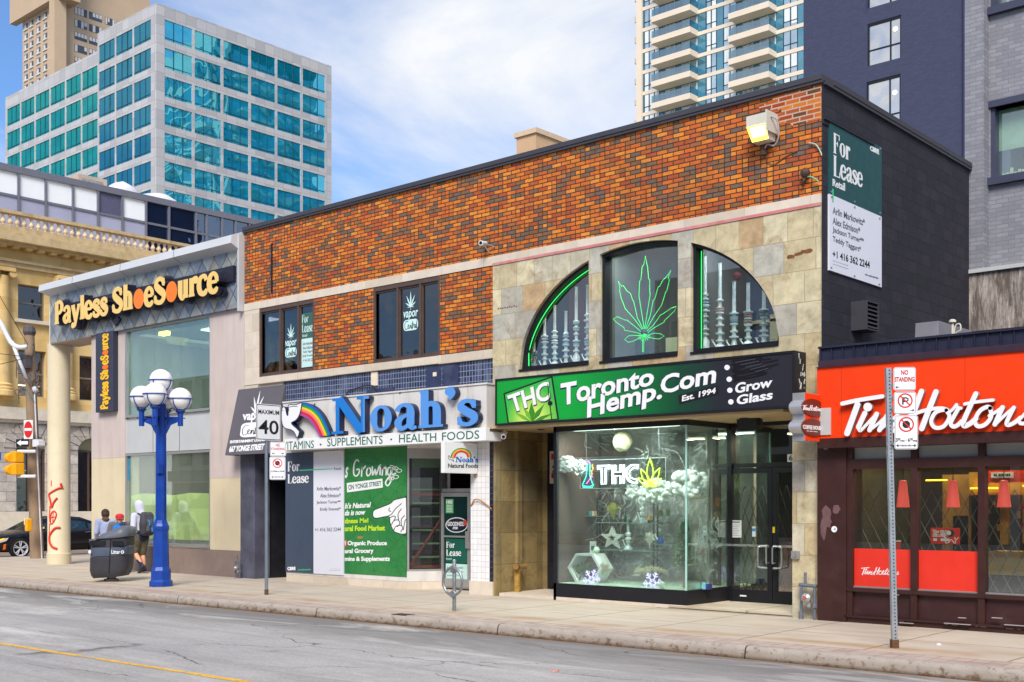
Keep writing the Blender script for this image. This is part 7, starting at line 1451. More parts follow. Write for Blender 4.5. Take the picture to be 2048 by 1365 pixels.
# ------------------------------------------------------------------ the other side of the street, seen only mirrored in the glass
OPB = [(-60, -42, 9, (150, 146, 142)), (-42, -26, 7.5, (120, 60, 48)), (-26, -12, 10.5, (158, 154, 152)), (-12, 2, 8, (112, 58, 46)), (2, 18, 9.5, (140, 134, 128)), (18, 40, 8, (96, 84, 78))]
for i, (x0, x1, h_, c_) in enumerate(OPB):
    t_ = thing('opposite_shop', ('pale grey', 'dark red brick', 'wide grey', 'red brick', 'stone coloured', 'brown')[i] + ' shop row across the street mirrored in the windows', 'building', ((x0+x1)/2, -9, 0))
    mb = MB(); mb.box(x0, x1, -20, -6, -.15, h_); mb.build('wall', M('opposite_wall_%d' % i, c_, .85, 0, .1, .6), t_)
    mb = MB()
    for r_ in range(int(h_//3.4)):
        x_ = x0+.8
        while x_ < x1-1.6: mb.box(x_, x_+1.3, -6.0, -5.96, 3.9+r_*3.1, 5.7+r_*3.1) if 5.7+r_*3.1 < h_ else None; x_ += 2.4
    mb.box(x0+.3, x1-.3, -6, -5.95, .4, 2.9); mb.build('glazing', INT_D, t_)
    mb = MB(); mb.box(x0+.2, x1-.2, -6, -5.6, 3.0, 3.6); mb.build('fascia', WHITE if i % 2 else BLACKM, t_)
mb = MB(); mb.box(-90, 60, -6, -1.5, -.3, -.0); mb.build('near_pavement', bpy.data.materials['far_pavement_concrete'], kind='structure')

# ------------------------------------------------------------------ street furniture
random.seed(21)
Fg = lambda px, py, z=0: gp(px, py, z)
LX, LY = -21.2, 13.05
T = thing('street_lamp', 'bright blue cast street lamp with white globes by the kerb', 'street lamp', (LX, LY, 0))
def octa(mb, prof, c, mi=0): mb.lathe(prof, c, 8, mi=mi, rot=math.pi/8)
mb = MB(); octa(mb, [(.235, 0), (.235, .10), (.20, .14), (.20, .33), (.165, .40)], (LX, LY, 0)); octa(mb, [(.165, .40), (.150, 1.14), (.165, 1.18), (.165, 1.24), (.135, 1.30), (.12, 1.36)], (LX, LY, 0)); mb.build('pedestal', BLUE, T)
mb = MB(); mb.lathe([(.105 if k % 2 else .09, z_) for k in (1,) for z_ in (1.36, 3.75)], (LX, LY, 0), 16)
for i in range(8): a = math.pi*i/4; mb.tube([(LX+.1*math.cos(a), LY+.1*math.sin(a), 1.36), (LX+.095*math.cos(a), LY+.095*math.sin(a), 3.3)], .014, 6)
mb.box(LX+.05, LX+.13, LY-.13, LY-.03, 2.32, 2.52); mb.build('shaft', BLUE, T)
RV, FV_ = RGT.copy(), FWD.copy()
GLO = M('white_globe_glass', (240, 238, 234), .25, 0, .01)
spots = [(RV*-.40, 3.60, 'l'), (RV*.40, 3.56, 'r'), (FV_*-.40, 3.62, 'f'), (FV_*.40, 3.60, 'b'), (Vector((0, 0, 0)), 4.02, 't')]
for off, z0, k_ in spots:
    c = Vector((LX, LY, 0)) + off; gz = z0 + .30 if k_ != 't' else z0 + .22
    mb = MB()
    if k_ != 't':
        d = off.normalized(); mb.tube([c + Vector((0, 0, 3.30)), c + Vector((0, 0, z0+.04))], .055, 10); mb.tube([c + d*.10 + Vector((0, 0, 3.46)), c - d*.10 + Vector((0, 0, 3.46))], .012, 6)
        fr_ = Fr((LX, LY, 0), d, (0, 0, 1)); mb.plate(fr_, [(.05, 2.85), (.09, 3.10), (.20, 3.32), (.38, 3.40), (.38, 3.49), (.05, 3.49)], [[(.12, 3.30), (.17, 3.40), (.12, 3.43), (.09, 3.38)]], -.018, .018)
    else: mb.tube([c + Vector((0, 0, 3.7)), c + Vector((0, 0, z0))], .06, 10)
    mb.lathe([(.05, 0), (.10, .05), (.10, .07)], c + Vector((0, 0, z0-.01)), 12)
    ring = [c + Vector((.245*math.cos(t_), .245*math.sin(t_), gz+.0)) for t_ in [2*math.pi*i/24 for i in range(24)]]; mb.tube(ring, .011, 6, closed=True)
    for i in range(4):
        t_ = math.pi/2*i+.35; mb.tube([c + Vector((.248*math.sin(u_)*math.cos(t_), .248*math.sin(u_)*math.sin(t_), gz-.248*math.cos(u_))) for u_ in [.35, .7, 1.05, 1.3, 1.57]], .010, 6)
    ar = mb.build('globe_holder', BLUE, T); MB().ball(c + Vector((0, 0, gz)), .232, 28, 18).build('globe', GLO, ar, smooth=True)

BX, BY = -23.4, 13.2
T = thing('litter_bin', 'tilted dark grey litter bin with a wavy lid on the pavement', 'litter bin', (BX, BY, 0))
BINM = M('dark_grey_plastic', (58, 58, 64), .5, 0, .1, 6, bump=.4, bs=90); BINB = M('slate_band', (82, 94, 112), .4, 0, .08, 4); LIDM = M('grey_lid', (92, 96, 106), .45, 0, .08, 5, grime=.3, gcol=(120, 120, 124))
tl = .055
def sup(a, rx, ry, e=.55): c, s_ = math.cos(a), math.sin(a); return rx*abs(c)**e*(1 if c >= 0 else -1), ry*abs(s_)**e*(1 if s_ >= 0 else -1)
def binring(z_, k=1.0): return [Vector((BX, BY, 0)) + RV*(sup(a, .43*k, 1)[0] + tl*(z_-.5)) + FV_*sup(a, 1, .36*k)[1] + Vector((0, 0, z_ + .03*math.cos(a))) for a in [2*math.pi*i/40 for i in range(40)]]
def rings(mb, lst, mi=0, cap0=False, cap1=False):
    b0 = len(mb.v)
    for r_ in lst: mb.v += r_
    n = len(lst[0])
    for i in range(len(lst)-1):
        for k in range(n): mb.f.append((b0+i*n+k, b0+i*n+(k+1) % n, b0+(i+1)*n+(k+1) % n, b0+(i+1)*n+k)); mb.m.append(mi)
    if cap0: mb.f.append(tuple(b0+k for k in reversed(range(n)))); mb.m.append(mi)
    if cap1: mb.f.append(tuple(b0+(len(lst)-1)*n+k for k in range(n))); mb.m.append(mi)
mb = MB(); rings(mb, [binring(.10, .80), binring(.17, .92), binring(.28, .985), binring(.56, 1.0)], 0, True); rings(mb, [binring(.565, .975), binring(.575, .99), binring(.74, 1.0), binring(.75, .97)], 1); rings(mb, [binring(.755, .985), binring(.94, .985), binring(.96, .93)], 0, False, True)
mb.build('body', [BINM, BINB], T, smooth=True, autosm=35)
mb = MB()


seam = [Vector((BX, BY, 0)) + RV*(.07+tl*(z_-.5)) - FV_*.366*(1 if z_ > .25 else .96) + Vector((0, 0, z_)) for z_ in (.2, .3, .5, .7, .94)]
mb.tube(seam, .008, 5); mb.build('seam', BLACKM, T)
mb = MB(); FBN = Fr(Vector((BX, BY, 0)) - FV_*.372, RV, (0, 0, 1)); mb.fbox(FBN, .13, .36, .79, .90, -.02, .004); mb.fbox(FBN, -.36, -.02, .79, .90, -.02, .004); mb.build('slot', BLACKM, T)
mb = MB(); tb(mb, FBN, 'Litter', .11, .30, .615, .70, -.005, .003, .02); mb.plate(FBN, [(.35+.035*math.cos(t_), .655+.035*math.sin(t_)) for t_ in [2*math.pi*i/12 for i in range(12)]], [[(.35+.02*math.cos(t_), .655+.02*math.sin(t_)) for t_ in [2*math.pi*i/8 for i in range(8)]]], -.005, .003); mb.plate(FBN, ell(-.36, .66, .03, .045, 10), [], -.01, .003); mb.build('white_lettering', WHITES, T)
mb = MB(); nR = 22
lid = []
for j in range(7):
    r_ = [1.04, 1.06, 1.03, .88, .62, .3, .0][j]; hz = [.945, .965, 1.0, 1.06, 1.10, 1.12, 1.125][j]
    lid.append([Vector((BX, BY, 0)) + RV*(sup(a, .44*r_, 1)[0] + .02) + FV_*sup(a, 1, .37*r_)[1] + Vector((0, 0, hz + (.18*sup(a, .44*r_, 1)[0]/.44 if j > 1 else .05*math.cos(a)) + .012*math.sin(9*sup(a, .44*r_, 1)[0]/.44*1.5)*(1 if 1 < j < 6 else 0))) for a in [2*math.pi*i/40 for i in range(40)]])
rings(mb, lid, 0, True); mb.build('lid', LIDM, T, smooth=True)
mb = MB(); mb.lathe([(.16, 0), (.16, .05), (.10, .06), (.10, .14)], (BX-.03, BY, 0), 16); mb.build('foot', M('concrete_foot', (150, 148, 146), .8), T)

def rot_frame(c, deg): a = math.radians(deg); return Fr(c, (math.cos(a), math.sin(a), 0), (0, 0, 1))
PM = M('sign_post_steel', (128, 136, 148), .45, .5, .08, 8); REDR = M('red_ring', (206, 40, 34), .45, 0, .03); SGW = M('white_reflective_sheet', (232, 232, 234), .4, 0, .02)
def arrow(mb, fr, x, z, s, d, w, mi): mb.plate(fr, [(x, z), (x+s*d, z+s*.7), (x+s*.8*d, z+s*.12), (x+s*2.0*d, z+s*.12), (x+s*2.0*d, z-s*.12), (x+s*.8*d, z-s*.12), (x+s*d, z-s*.7)][::(1 if d < 0 else -1)], [], w, w+.003, mi)
def sign_plate(name, label, fr, u0, u1, v0, v1, draw, post=None):
    t_ = thing(name, label, 'road sign', fr.pt((u0+u1)/2, v0, 0))
    mb = MB(); mb.plate(fr, rrect(u0, u1, v0, v1, .03), [], -.004, 0); mb.build('plate', SGW, t_)
    mb = MB(); draw(mb); mb.build('print', [INK, REDR, REDINK], t_)
    if post: mb = MB(); mb.fbox(fr, post-.02, u0+.06 if post < u0 else u1, v1-.08, v1-.05, -.03, -.005); mb.fbox(fr, post-.02, u0+.06 if post < u0 else u1, v0+.05, v0+.08, -.03, -.005); mb.build('bracket', PM, t_)
    return t_
def border(mb, fr, u0, u1, v0, v1, i=.012, wd=.008): mb.plate(fr, rrect(u0+i, u1-i, v0+i, v1-i, .025), [rrect(u0+i+wd, u1-i-wd, v0+i+wd, v1-i-wd, .018)], 0, .002, 0)
def banned(mb, fr, cu, cv, r, kind):
    mb.plate(fr, ell(cu, cv, r, r, 30), [ell(cu, cv, r*.82, r*.82, 30)], 0, .003, 1); a = math.radians(135); 
    if kind == 'P': mb.plate(fr, rect(cu-r*.40, cu-r*.20, cv-r*.55, cv+r*.45), [], 0, .0022, 0); mb.shape(fr, ribbon([(cu-r*.35, cv+r*.36), (cu+r*.15, cv+r*.36), (cu+r*.38, cv+r*.22), (cu+r*.38, cv+r*.0), (cu+r*.15, cv-r*.10), (cu-r*.2, cv-r*.10)], r*.18), 0, .002, None, 0)
    else: mb.plate(fr, [(cu+r*.52*math.cos(t_), cv+r*.52*math.sin(t_)) for t_ in [math.pi/8+math.pi/4*i for i in range(8)]], [], 0, .002, 0)
    mb.shape(fr, ribbon([(cu-r*.64, cv+r*.64), (cu+r*.64, cv-r*.64)], r*.16, cap=False), .003, .0036, None, 1)
SX, SY = -17.75, 13.14
T = thing('sign_post', 'thin grey round post by the kerb carrying the speed limit sign', 'post', (SX, SY, 0)); mb = MB(); mb.tube([(SX, SY, 0), (SX, SY, 3.5)], .032, 12); mb.build('pole', PM, T); mb = MB(); mb.tube([(SX, SY, 0), (SX, SY, .10)], .038, 12); mb.build('rusty_collar', M('rust_collar', (90, 66, 50), .8), T)
FSP = FX(SX+.04); a0, b1 = FSP.px(512, 807); a1, _ = FSP.px(562, 812); b0 = FSP.px(512, 880)[1]
def d_(mb):
    border(mb, FSP, a0, a1, b0, b1, .012, .012); W_ = a1-a0; H_ = b1-b0
    tb(mb, FSP, 'MAXIMUM', a0+W_*.09, a1-W_*.08, b0+H_*.72, b0+H_*.84, 0, .003, .01); tb(mb, FSP, '40', a0+W_*.10, a1-W_*.10, b0+H_*.17, b0+H_*.56, 0, .003, .012)
sign_plate('speed_limit_sign', 'white maximum 40 speed limit sign in front of the charcoal awning', FSP, a0, a1, b0, b1, d_)
FN1 = rot_frame((SX+.03, SY-.05, 0), 47); a0, b1 = FN1.px(540, 884); a1, b0 = FN1.px(572, 913)
def d_(mb):
    border(mb, FN1, a0, a1, b0, b1, .008, .005); W_, H_ = a1-a0, b1-b0
    tb(mb, FN1, 'NO', a0+W_*.36, a0+W_*.64, b0+H_*.66, b0+H_*.88, 0, .003, .02, mi=2); tb(mb, FN1, 'STANDING', a0+W_*.07, a1-W_*.07, b0+H_*.42, b0+H_*.60, 0, .003, .02, mi=2); arrow(mb, FN1, a0+W_*.12, b0+H_*.19, .03, 1, 0, 0); arrow(mb, FN1, a1-W_*.12, b0+H_*.19, .03, -1, 0, 0)
sign_plate('parking_sign', 'small no standing plate with red words under the speed limit sign', FN1, a0, a1, b0, b1, d_, -.0)
b1 = b0-.008; a1 -= .01; b0 = FN1.px(540, 960)[1]; q = (a0-.01, a1, b0, b1)
def d_(mb):
    a0, a1, b0, b1 = q; W_, H_ = a1-a0, b1-b0; border(mb, FN1, *q, .008, .005); banned(mb, FN1, (a0+a1)/2, b0+H_*.72, W_*.30, 'S'); tb(mb, FN1, '3:30PM-6:30PM', a0+W_*.08, a1-W_*.08, b0+H_*.33, b0+H_*.40, 0, .003, .005); arrow(mb, FN1, a0+W_*.12, b0+H_*.12, .03, 1, 0, 0); arrow(mb, FN1, a1-W_*.12, b0+H_*.12, .03, -1, 0, 0); tb(mb, FN1, 'MON-FRI', a0+W_*.34, a1-W_*.34, b0+H_*.09, b0+H_*.15, 0, .003, .005)
sign_plate('parking_sign', 'lower no stopping plate on the post beside the charcoal awning', FN1, *q, d_, -.0)
PX_, PY_ = -5.635, 13.178
T = thing('sign_post', 'leaning perforated steel post by the kerb before the coffee shop', 'post', (PX_, PY_, 0))
top = Vector((PX_, PY_, 0)) - RV*.078 + Vector((0, 0, 3.30)); bot = Vector((PX_, PY_, 0))
g = G('perforated_steel'); X, Y, Zz = g.sep(g.pos()); h = g.math('ABSOLUTE', g.math('SUBTRACT', g.math('FRACT', g.math('DIVIDE', Zz, .0254)), .5))
FPP = Fr(bot, RV, (top-bot)); 
mb = MB(); mb.fbox(FPP, -.031, .031, 0, (top-bot).length, -.062, 0); mb.build('pole', M('galvanised_post', (168, 174, 180), .42, .6, .1, 10), T)
mb = MB()
for i in range(76): z0 = .12+i*.042; mb.plate(FPP, ell(.004, z0, .009, .009, 7), [], 0, .0012)
mb.build('punched_holes', BLACKM, T, kind='stuff'); mb = MB(); mb.fbox(FPP, -.042, .042, 0, .10, -.07, .008); mb.build('rusty_sleeve', M('rusty_sleeve', (104, 74, 52), .85, .2, .25, 12), T)
def on_post(deg, q4): fr = rot_frame(Vector((PX_, PY_, 0)) - FV_*.05, deg); a0, b1 = fr.px(*q4[0]); a1, b0 = fr.px(*q4[1]); return fr, a0, a1, b0, b1
fr, a0, a1, b0, b1 = on_post(36, ((1787, 735), (1831.5, 781)))
def d_(mb): W_, H_ = a1-a0, b1-b0; border(mb, fr, a0, a1, b0, b1, .006, .004); tb(mb, fr, 'NO', a0+W_*.34, a0+W_*.66, b0+H_*.67, b0+H_*.88, 0, .003, .03, mi=2); tb(mb, fr, 'STANDING', a0+W_*.06, a1-W_*.06, b0+H_*.37, b0+H_*.58, 0, .003, .03, mi=2); arrow(mb, fr, a0+W_*.08, b0+H_*.14, .024, 1, 0, 0)
sign_plate('parking_sign', 'no standing plate topmost on the leaning perforated post', fr, a0, a1, b0, b1, d_, -.03)
fr2, c0, c1, e0, e1 = on_post(36, ((1788, 784), (1832.5, 828)))
def d_(mb): W_, H_ = c1-c0, e1-e0; border(mb, fr2, c0, c1, e0, e1, .006, .004); banned(mb, fr2, (c0+c1)/2-.0, e0+H_*.60, W_*.34, 'P'); arrow(mb, fr2, c1-W_*.08, e0+H_*.16, .024, -1, 0, 0)
sign_plate('parking_sign', 'no parking plate with crossed letter P on the leaning post', fr2, c0, c1, e0, e1, d_, -.03)
fr3, h0, h1, i0, i1 = on_post(36, ((1789, 831), (1836, 899)))
def d_(mb):
    W_, H_ = h1-h0, i1-i0; border(mb, fr3, h0, h1, i0, i1, .006, .004); banned(mb, fr3, (h0+h1)/2, i0+H_*.73, W_*.33, 'S')
    tb(mb, fr3, '3', h0+W_*.05, h0+W_*.13, i0+H_*.22, i0+H_*.33, 0, .003, .02); tb(mb, fr3, '30', h0+W_*.14, h0+W_*.25, i0+H_*.26, i0+H_*.335, 0, .003, .02); tb(mb, fr3, 'PM', h0+W_*.26, h0+W_*.42, i0+H_*.22, i0+H_*.27, 0, .003, .02); tb(mb, fr3, '-', h0+W_*.46, h0+W_*.52, i0+H_*.265, i0+H_*.28, 0, .003)
    tb(mb, fr3, '6', h0+W_*.57, h0+W_*.65, i0+H_*.22, i0+H_*.33, 0, .003, .02); tb(mb, fr3, '30', h0+W_*.66, h0+W_*.78, i0+H_*.26, i0+H_*.335, 0, .003, .02); tb(mb, fr3, 'PM', h0+W_*.79, h0+W_*.95, i0+H_*.22, i0+H_*.27, 0, .003, .02)
    arrow(mb, fr3, h0+W_*.07, i0+H_*.11, .028, 1, 0, 0); arrow(mb, fr3, h1-W_*.07, i0+H_*.11, .028, -1, 0, 0); tb(mb, fr3, 'MON-FRI', h0+W_*.30, h1-W_*.30, i0+H_*.085, i0+H_*.135, 0, .003, .02)
sign_plate('parking_sign', 'tall no stopping plate lowest on the leaning perforated post', fr3, h0, h1, i0, i1, d_, -.03)
RX, RY = -12.8, 13.09
T = thing('bike_ring_post', 'grey metal post with a cycle locking ring on the pavement', 'bike stand', (RX, RY, 0))
MB().lathe([(.03, 0), (.03, .80), (.022, .82), (.001, .825)], (RX, RY, 0), 14).build('post', STEEL, T, smooth=True, autosm=40)
mb = MB(); rc = Vector((RX, RY-.035, .47)); mb.tube([rc + Vector((.21*math.cos(t_), 0, .215*math.sin(t_))) for t_ in [2*math.pi*i/36 for i in range(36)]], .021, 10, closed=True); mb.build('ring', STEEL, T, smooth=True)
mb = MB()
for z_ in (.27, .67): mb.lathe([(.055, -.02), (.055, .02)], (RX, RY-.03, z_), 14, axis='Y')
mb.build('clamp', STEEL, T)
# meters and standpipe
MET = M('meter_grey_paint', (112, 118, 128), .5, .3, .12, 8)
def meter(x, y, label, s=1.0, red=True):
    t_ = thing('gas_meter', label, 'gas meter', (x, y, 0))
    mb = MB(); mb.tube([(x-.13*s, y, 0), (x-.13*s, y, .62*s)], .028*s, 8); mb.tube([(x-.13*s, y, 0), (x-.13*s, y, .14*s)], .042*s, 8); mb.tube([(x+.13*s, y, .0), (x+.13*s, y, .60*s)], .024*s, 8); mb.tube([(x-.17*s, y, .62*s), (x+.17*s, y, .60*s)], .034*s, 8); mb.tube([(x-.05*s, y, .62*s), (x-.05*s, y, .82*s)], .024*s, 8); mb.ball((x-.05*s, y, .82*s), .032*s, 8, 6); mb.tube([(x+.13*s, y, .22*s), (x+.13*s, y, .30*s)], .05*s, 8); mb.build('pipework', MET, t_, smooth=True, autosm=40)
    mb = MB(); mb.lathe([(.07*s, -.05), (.09*s, -.02), (.09*s, .03), (.05*s, .06)], (x, y-.04, .38*s), 14, axis='Y'); mb.lathe([(.05*s, .0), (.06*s, .10*s)], (x+.02*s, y, .22*s), 10); mb.build('regulator', ALU, t_, smooth=True, autosm=40)
    if red: mb = MB(); mb.lathe([(.028*s, 0), (.028*s, .02)], (x, y-.10, .40*s), 10, axis='Y'); mb.build('red_cap', M('red_meter_cap', (216, 90, 76), .5), t_)
    return t_
a = FY(YF-.12).px(1617, HY)[0]; meter(a, YF-.14, 'grey gas meter pipework on the stone pier beside the coffee shop', .82)
a = FY(YF-.12).px(478, HY)[0]; meter(a-.02, YF-.14, 'small grey gas meter beside the dark doorway', .62, False)
a = FX(XM+.11).px(1027, HY)[0]; T = thing('standpipe', 'rusty yellow twin outlet standpipe in the stone recess', 'standpipe', (XM+.2, a, 0))
mb = MB(); mb.tube([(XM+.2, a, 0), (XM+.2, a, .50)], .065, 14); mb.build('pipe', M('rusty_yellow_pipe', (166, 130, 62), .7, .1, .3, 9, grime=.7, gcol=(112, 66, 40)), T)
mb = MB(); mb.tube([(XM+.2, a-.02, .50), (XM+.2, a-.02, .56)], .075, 14)
for s_ in (-1, 1): d = Vector((.45, .9*s_, .0)).normalized(); c = Vector((XM+.22, a, .54)); mb.tube([c, c+d*.13], .045, 12); mb.tube([c+d*.12, c+d*.16], .058, 12)
mb.build('outlet', M('brass_outlet', (150, 120, 70), .5, .5, .2, 10), T)
# utility pole at the corner
b0 = Vector((-35.0, 17.2, 0)); pt_ = b0 - RV*.24 + Vector((0, 0, 6.95)); AX_ = (pt_-b0)/6.95
WOOD = M('grey_brown_wood_pole', (146, 122, 98), .85, 0, .15, 2, streak=.4, gcol=(100, 80, 62)); WPIPE = M('white_conduit', (220, 220, 222), .5)
T = thing('utility_pole', 'leaning grey brown wooden utility pole at the corner', 'pole', b0)
mb = MB(); mb.tube([b0, b0+AX_*3.5, pt_], [.205, .175, .15], 14); mb.build('pole', WOOD, T, smooth=True, autosm=40)
mb = MB(); mb.tube([b0+RV*.24+Vector((0, -.1, 0)), b0+AX_*5.2+RV*.19+Vector((0, -.1, 0))], .032, 8); mb.ball(b0+AX_*5.25+RV*.20+Vector((0, -.1, 0)), .11, 10, 8); mb.build('conduit', WPIPE, T)
def P36(px, py, dd=35.6): return CAMP + ray(px, py)*dd
mb = MB(); mb.tube([P36(*p) for p in cat([(-14, 628), (2, 648), (12, 668), (24, 688), (38, 695), (54, 694)], 5)], .075, 8); mb.tube([P36(*p) for p in ((24, 684), (36, 715), (53, 757))], .055, 8); mb.build('lamp_arm', WPIPE, T, smooth=True)
mb = MB(); mb.lathe([(.16, 0), (.2, .1), (.17, .25), (.1, .32)], pt_, 10); mb.box(pt_.x-.1, pt_.x+.25, pt_.y-.25, pt_.y-.05, 5.9, 6.3)
for i in range(9): z_ = random.uniform(5.2, 6.6); s_ = random.choice((-1, 1)); p = b0+AX_*z_; mb.tube(cat([p, p+RV*s_*random.uniform(.2, .5)+Vector((0, -.15, random.uniform(-.1, .2))), p+RV*s_*random.uniform(.1, .3)+Vector((0, -.15, -random.uniform(.2, .5)))], 5), .015, 5)
mb.build('fittings', M('dark_pole_fittings', (84, 76, 76), .6), T)
mb = MB()
for i in range(5): a_ = .03*i; p = b0+AX_*(4.9+.26*i); mb.tube(cat([p+RV*(.14-.02*i)-FV_*.18, p+RV*(.05*math.sin(i))-FV_*.2+Vector((0, 0, .2)), p+RV*-.15-FV_*.18+Vector((0, 0, .45))], 4), .012, 5, mi=i % 2)
mb.build('loose_wiring', [M('teal_wire', (60, 120, 140), .6), M('maroon_wire', (130, 60, 66), .6)], T)
mb = MB()
for (p0, p1) in (((-60, 480), (56, 690)), ((-60, 733), (55, 716)), ((56, 715), (-60, 690))): mb.tube([P36(*p0, 33), P36((p0[0]+p1[0])/2, (p0[1]+p1[1])/2+5, 34.4), P36(*p1)], .010, 5)
o = mb.build('overhead_wire', BLACKM, T)
PF = b0 - FV_*.24
FNE = rot_frame(P36(56, 858, 35.45)*1.0, 12); FNE = rot_frame(Vector((P36(56, 858, 35.45).x, P36(56, 858, 35.45).y, 0)), 20)
(a0, b1), (a1, b0_) = FNE.px(47.5, 841), FNE.px(65.5, 878)
T = thing('no_entry_sign', 'square white no entry sign with red disc on the wooden pole', 'road sign', FNE.pt((a0+a1)/2, b0_)); mb = MB(); mb.plate(FNE, rect(a0, a1, b0_, b1), [], -.01, 0); mb.build('plate', SGW, T)
mb = MB(); cu, cv = (a0+a1)/2, (b0_+b1)/2; mb.plate(FNE, ell(cu, cv, (a1-a0)*.46, (b1-b0_)*.44, 24), [], 0, .006, 0); mb.build('red_disc', REDR, T); mb = MB(); mb.plate(FNE, rect(cu-(a1-a0)*.40, cu+(a1-a0)*.40, cv-.04, cv+.04), [], .006, .01); mb.build('white_bar', SGW, T)
(a0, b1), (a1, b0_) = FNE.px(33, 879), FNE.px(58, 893.5)
T = thing('one_way_sign', 'black one way arrow sign under the no entry sign', 'road sign', FNE.pt((a0+a1)/2, b0_)); mb = MB(); mb.plate(FNE, rect(a0, a1, b0_, b1), [], .0, .02); mb.build('plate', INK, T); mb = MB(); mb.plate(FNE, [(a0+.03, (b0_+b1)/2), (a0+.20, b1-.02), (a0+.19, (b0_+b1)/2+.05), (a1-.02, (b0_+b1)/2+.05), (a1-.02, (b0_+b1)/2-.05), (a0+.19, (b0_+b1)/2-.05), (a0+.20, b0_+.02)][::-1], [], .02, .024); mb.build('white_arrow', SGW, T)
mb = MB(); c = P36(76, 886, 35.4); mb.box(c.x-.12, c.x+.14, c.y-.12, c.y+.1, c.z-.12, c.z+.10); mb.box(c.x+.14, c.x+.24, c.y-.1, c.y+.1, c.z-.09, c.z+.06); mb.build('detector_box', WPIPE, label='small white detector box on the wooden pole beside the black arrow sign', cat='detector')
T = thing('traffic_signal', 'yellow traffic signal head seen from the side on the wooden pole', 'traffic light', P36(32, 950, 35.3)); YS_ = M('signal_yellow', (240, 168, 16), .5, 0, .06, 4)
mb = MB()
c0 = P36(34, 927, 35.3); 
for dz in (-.27, .02, .30): pass
mb.box(c0.x-.17, c0.x+.19, c0.y-.15, c0.y+.15, c0.z-.36, c0.z+.0); mb.box(c0.x-.17, c0.x+.17, c0.y-.15, c0.y+.15, c0.z+.02, c0.z+.36)
for dz in (.17, -.2): mb.lathe([(.15, 0), (.15, .22)], c0 + RV*-.20 + Vector((0, -.0, dz)) - Vector((.14, 0, 0)), 14, axis='X')
mb.build('head', YS_, T, bevel=.03); mb = MB()
for dz in (.36, -.40): mb.tube([c0 + Vector((.05, 0, dz)), c0 + Vector((.05, 0, dz)) + RV*.55], .05, 8)
mb.build('bracket', WPIPE, T)
T = thing('pedestrian_button', 'yellow pedestrian button box low on the wooden pole', 'button', P36(58, 1062, 35.2)); c = P36(58, 1050, 35.3); mb = MB(); mb.box(c.x-.09, c.x+.07, c.y-.1, c.y+.08, c.z-.20, c.z+.18); mb.build('box', YS_, T, bevel=.03); mb = MB(); mb.box(c.x-.12, c.x-.09, c.y-.1, c.y+.08, c.z+.0, c.z+.2); mb.build('white_panel', WHITE, T)
(c, d) = (P36(-4, 905, 35.4), P36(8.5, 921, 35.4)); mb = MB(); mb.box(c.x-.1, d.x, c.y, c.y+.03, d.z, c.z, 0); mb.box(d.x-.10, d.x-.05, c.y-.004, c.y-.001, d.z+.08, c.z-.08, 1); mb.build('street_name_sign', [M('blue_street_plate', (20, 80, 170), .5), SGW], label='blue street name plate cut by the left photo edge', cat='road sign')

# ------------------------------------------------------------------ dark saloon car on the side street
CXN, CY0 = -38.25, 17.2                              # near flank, front bumper
T = thing('parked_car', 'black saloon car behind the wooden pole and the round column', 'car', (CXN-.93, CY0+2.4, -.15))
CARP = M('black_car_paint', (20, 19, 26), .14, .2, .05, 2, spec=.8); CGLS = mirrorm('car_glass', (24, 34, 34), (150, 176, 168), .42, .2, 2.5); TYRE = M('tyre_rubber', (26, 26, 28), .85); RIM = M('alloy_rim', (206, 206, 208), .35, .25, .05); LAMP = M('headlamp_clear', (220, 220, 214), .15)
def cx_(y, zz): return zz
LEN, WID = 4.75, 1.86
def sec(y, z0, zs, zt, hw, tw):
    c = CXN - WID/2; pts = [(hw*.92, z0), (hw, z0+.14), (hw, zs-.16), (hw*.985, zs), (tw, zt)]
    full = [(c + a, b) for a, b in pts] + [(c - a, b) for a, b in reversed(pts)]
    return [Vector((x_, CY0 + y, -.15 + z_)) for x_, z_ in full]
H = WID/2
body = [sec(0, .30, .52, .56, H*.70, H*.62), sec(.06, .24, .62, .66, H*.84, H*.76), sec(.30, .20, .72, .80, H*.95, H*.82), sec(.75, .19, .80, .90, H*.99, H*.80), sec(1.35, .19, .86, .97, H, H*.80), sec(1.60, .19, .90, 1.0, H, H*.80), sec(2.6, .19, .92, 1.0, H, H*.80), sec(3.6, .20, .95, 1.02, H, H*.80), sec(4.2, .22, .97, 1.03, H*.98, H*.78), sec(4.62, .26, .92, .98, H*.90, H*.70), sec(4.75, .34, .80, .84, H*.80, H*.6)]
mb = MB(); rings(mb, body, 0, True, True); bo = mb.build('body', CARP, T, smooth=True, autosm=38)
sm = bo.modifiers.new('sub', 'SUBSURF'); sm.levels = 1; sm.render_levels = 2
def gsec(y, z0, zs, zt, hw, tw):
    c = CXN - WID/2; pts = [(hw, z0), (hw, z0+.015), (hw*.6+tw*.4, z0*.5+zs*.5), (tw*1.06, zs), (tw, zt)]; full = [(c+a, b) for a, b in pts] + [(c-a, b) for a, b in reversed(pts)]
    return [Vector((x_, CY0+y, -.15+z_)) for x_, z_ in full]
gh = [gsec(1.30, .93, .955, .965, H*.88, H*.70), gsec(1.75, .93, 1.12, 1.20, H*.87, H*.66), gsec(2.15, .93, 1.28, 1.37, H*.85, H*.60), gsec(2.75, .93, 1.33, 1.43, H*.84, H*.58), gsec(3.35, .93, 1.28, 1.38, H*.84, H*.58), gsec(3.95, .95, 1.10, 1.18, H*.85, H*.60), gsec(4.3, .97, 1.0, 1.02, H*.86, H*.66)]
mb = MB(); rings(mb, gh, 0, True, True); go = mb.build('greenhouse', CARP, T, smooth=True, autosm=50)
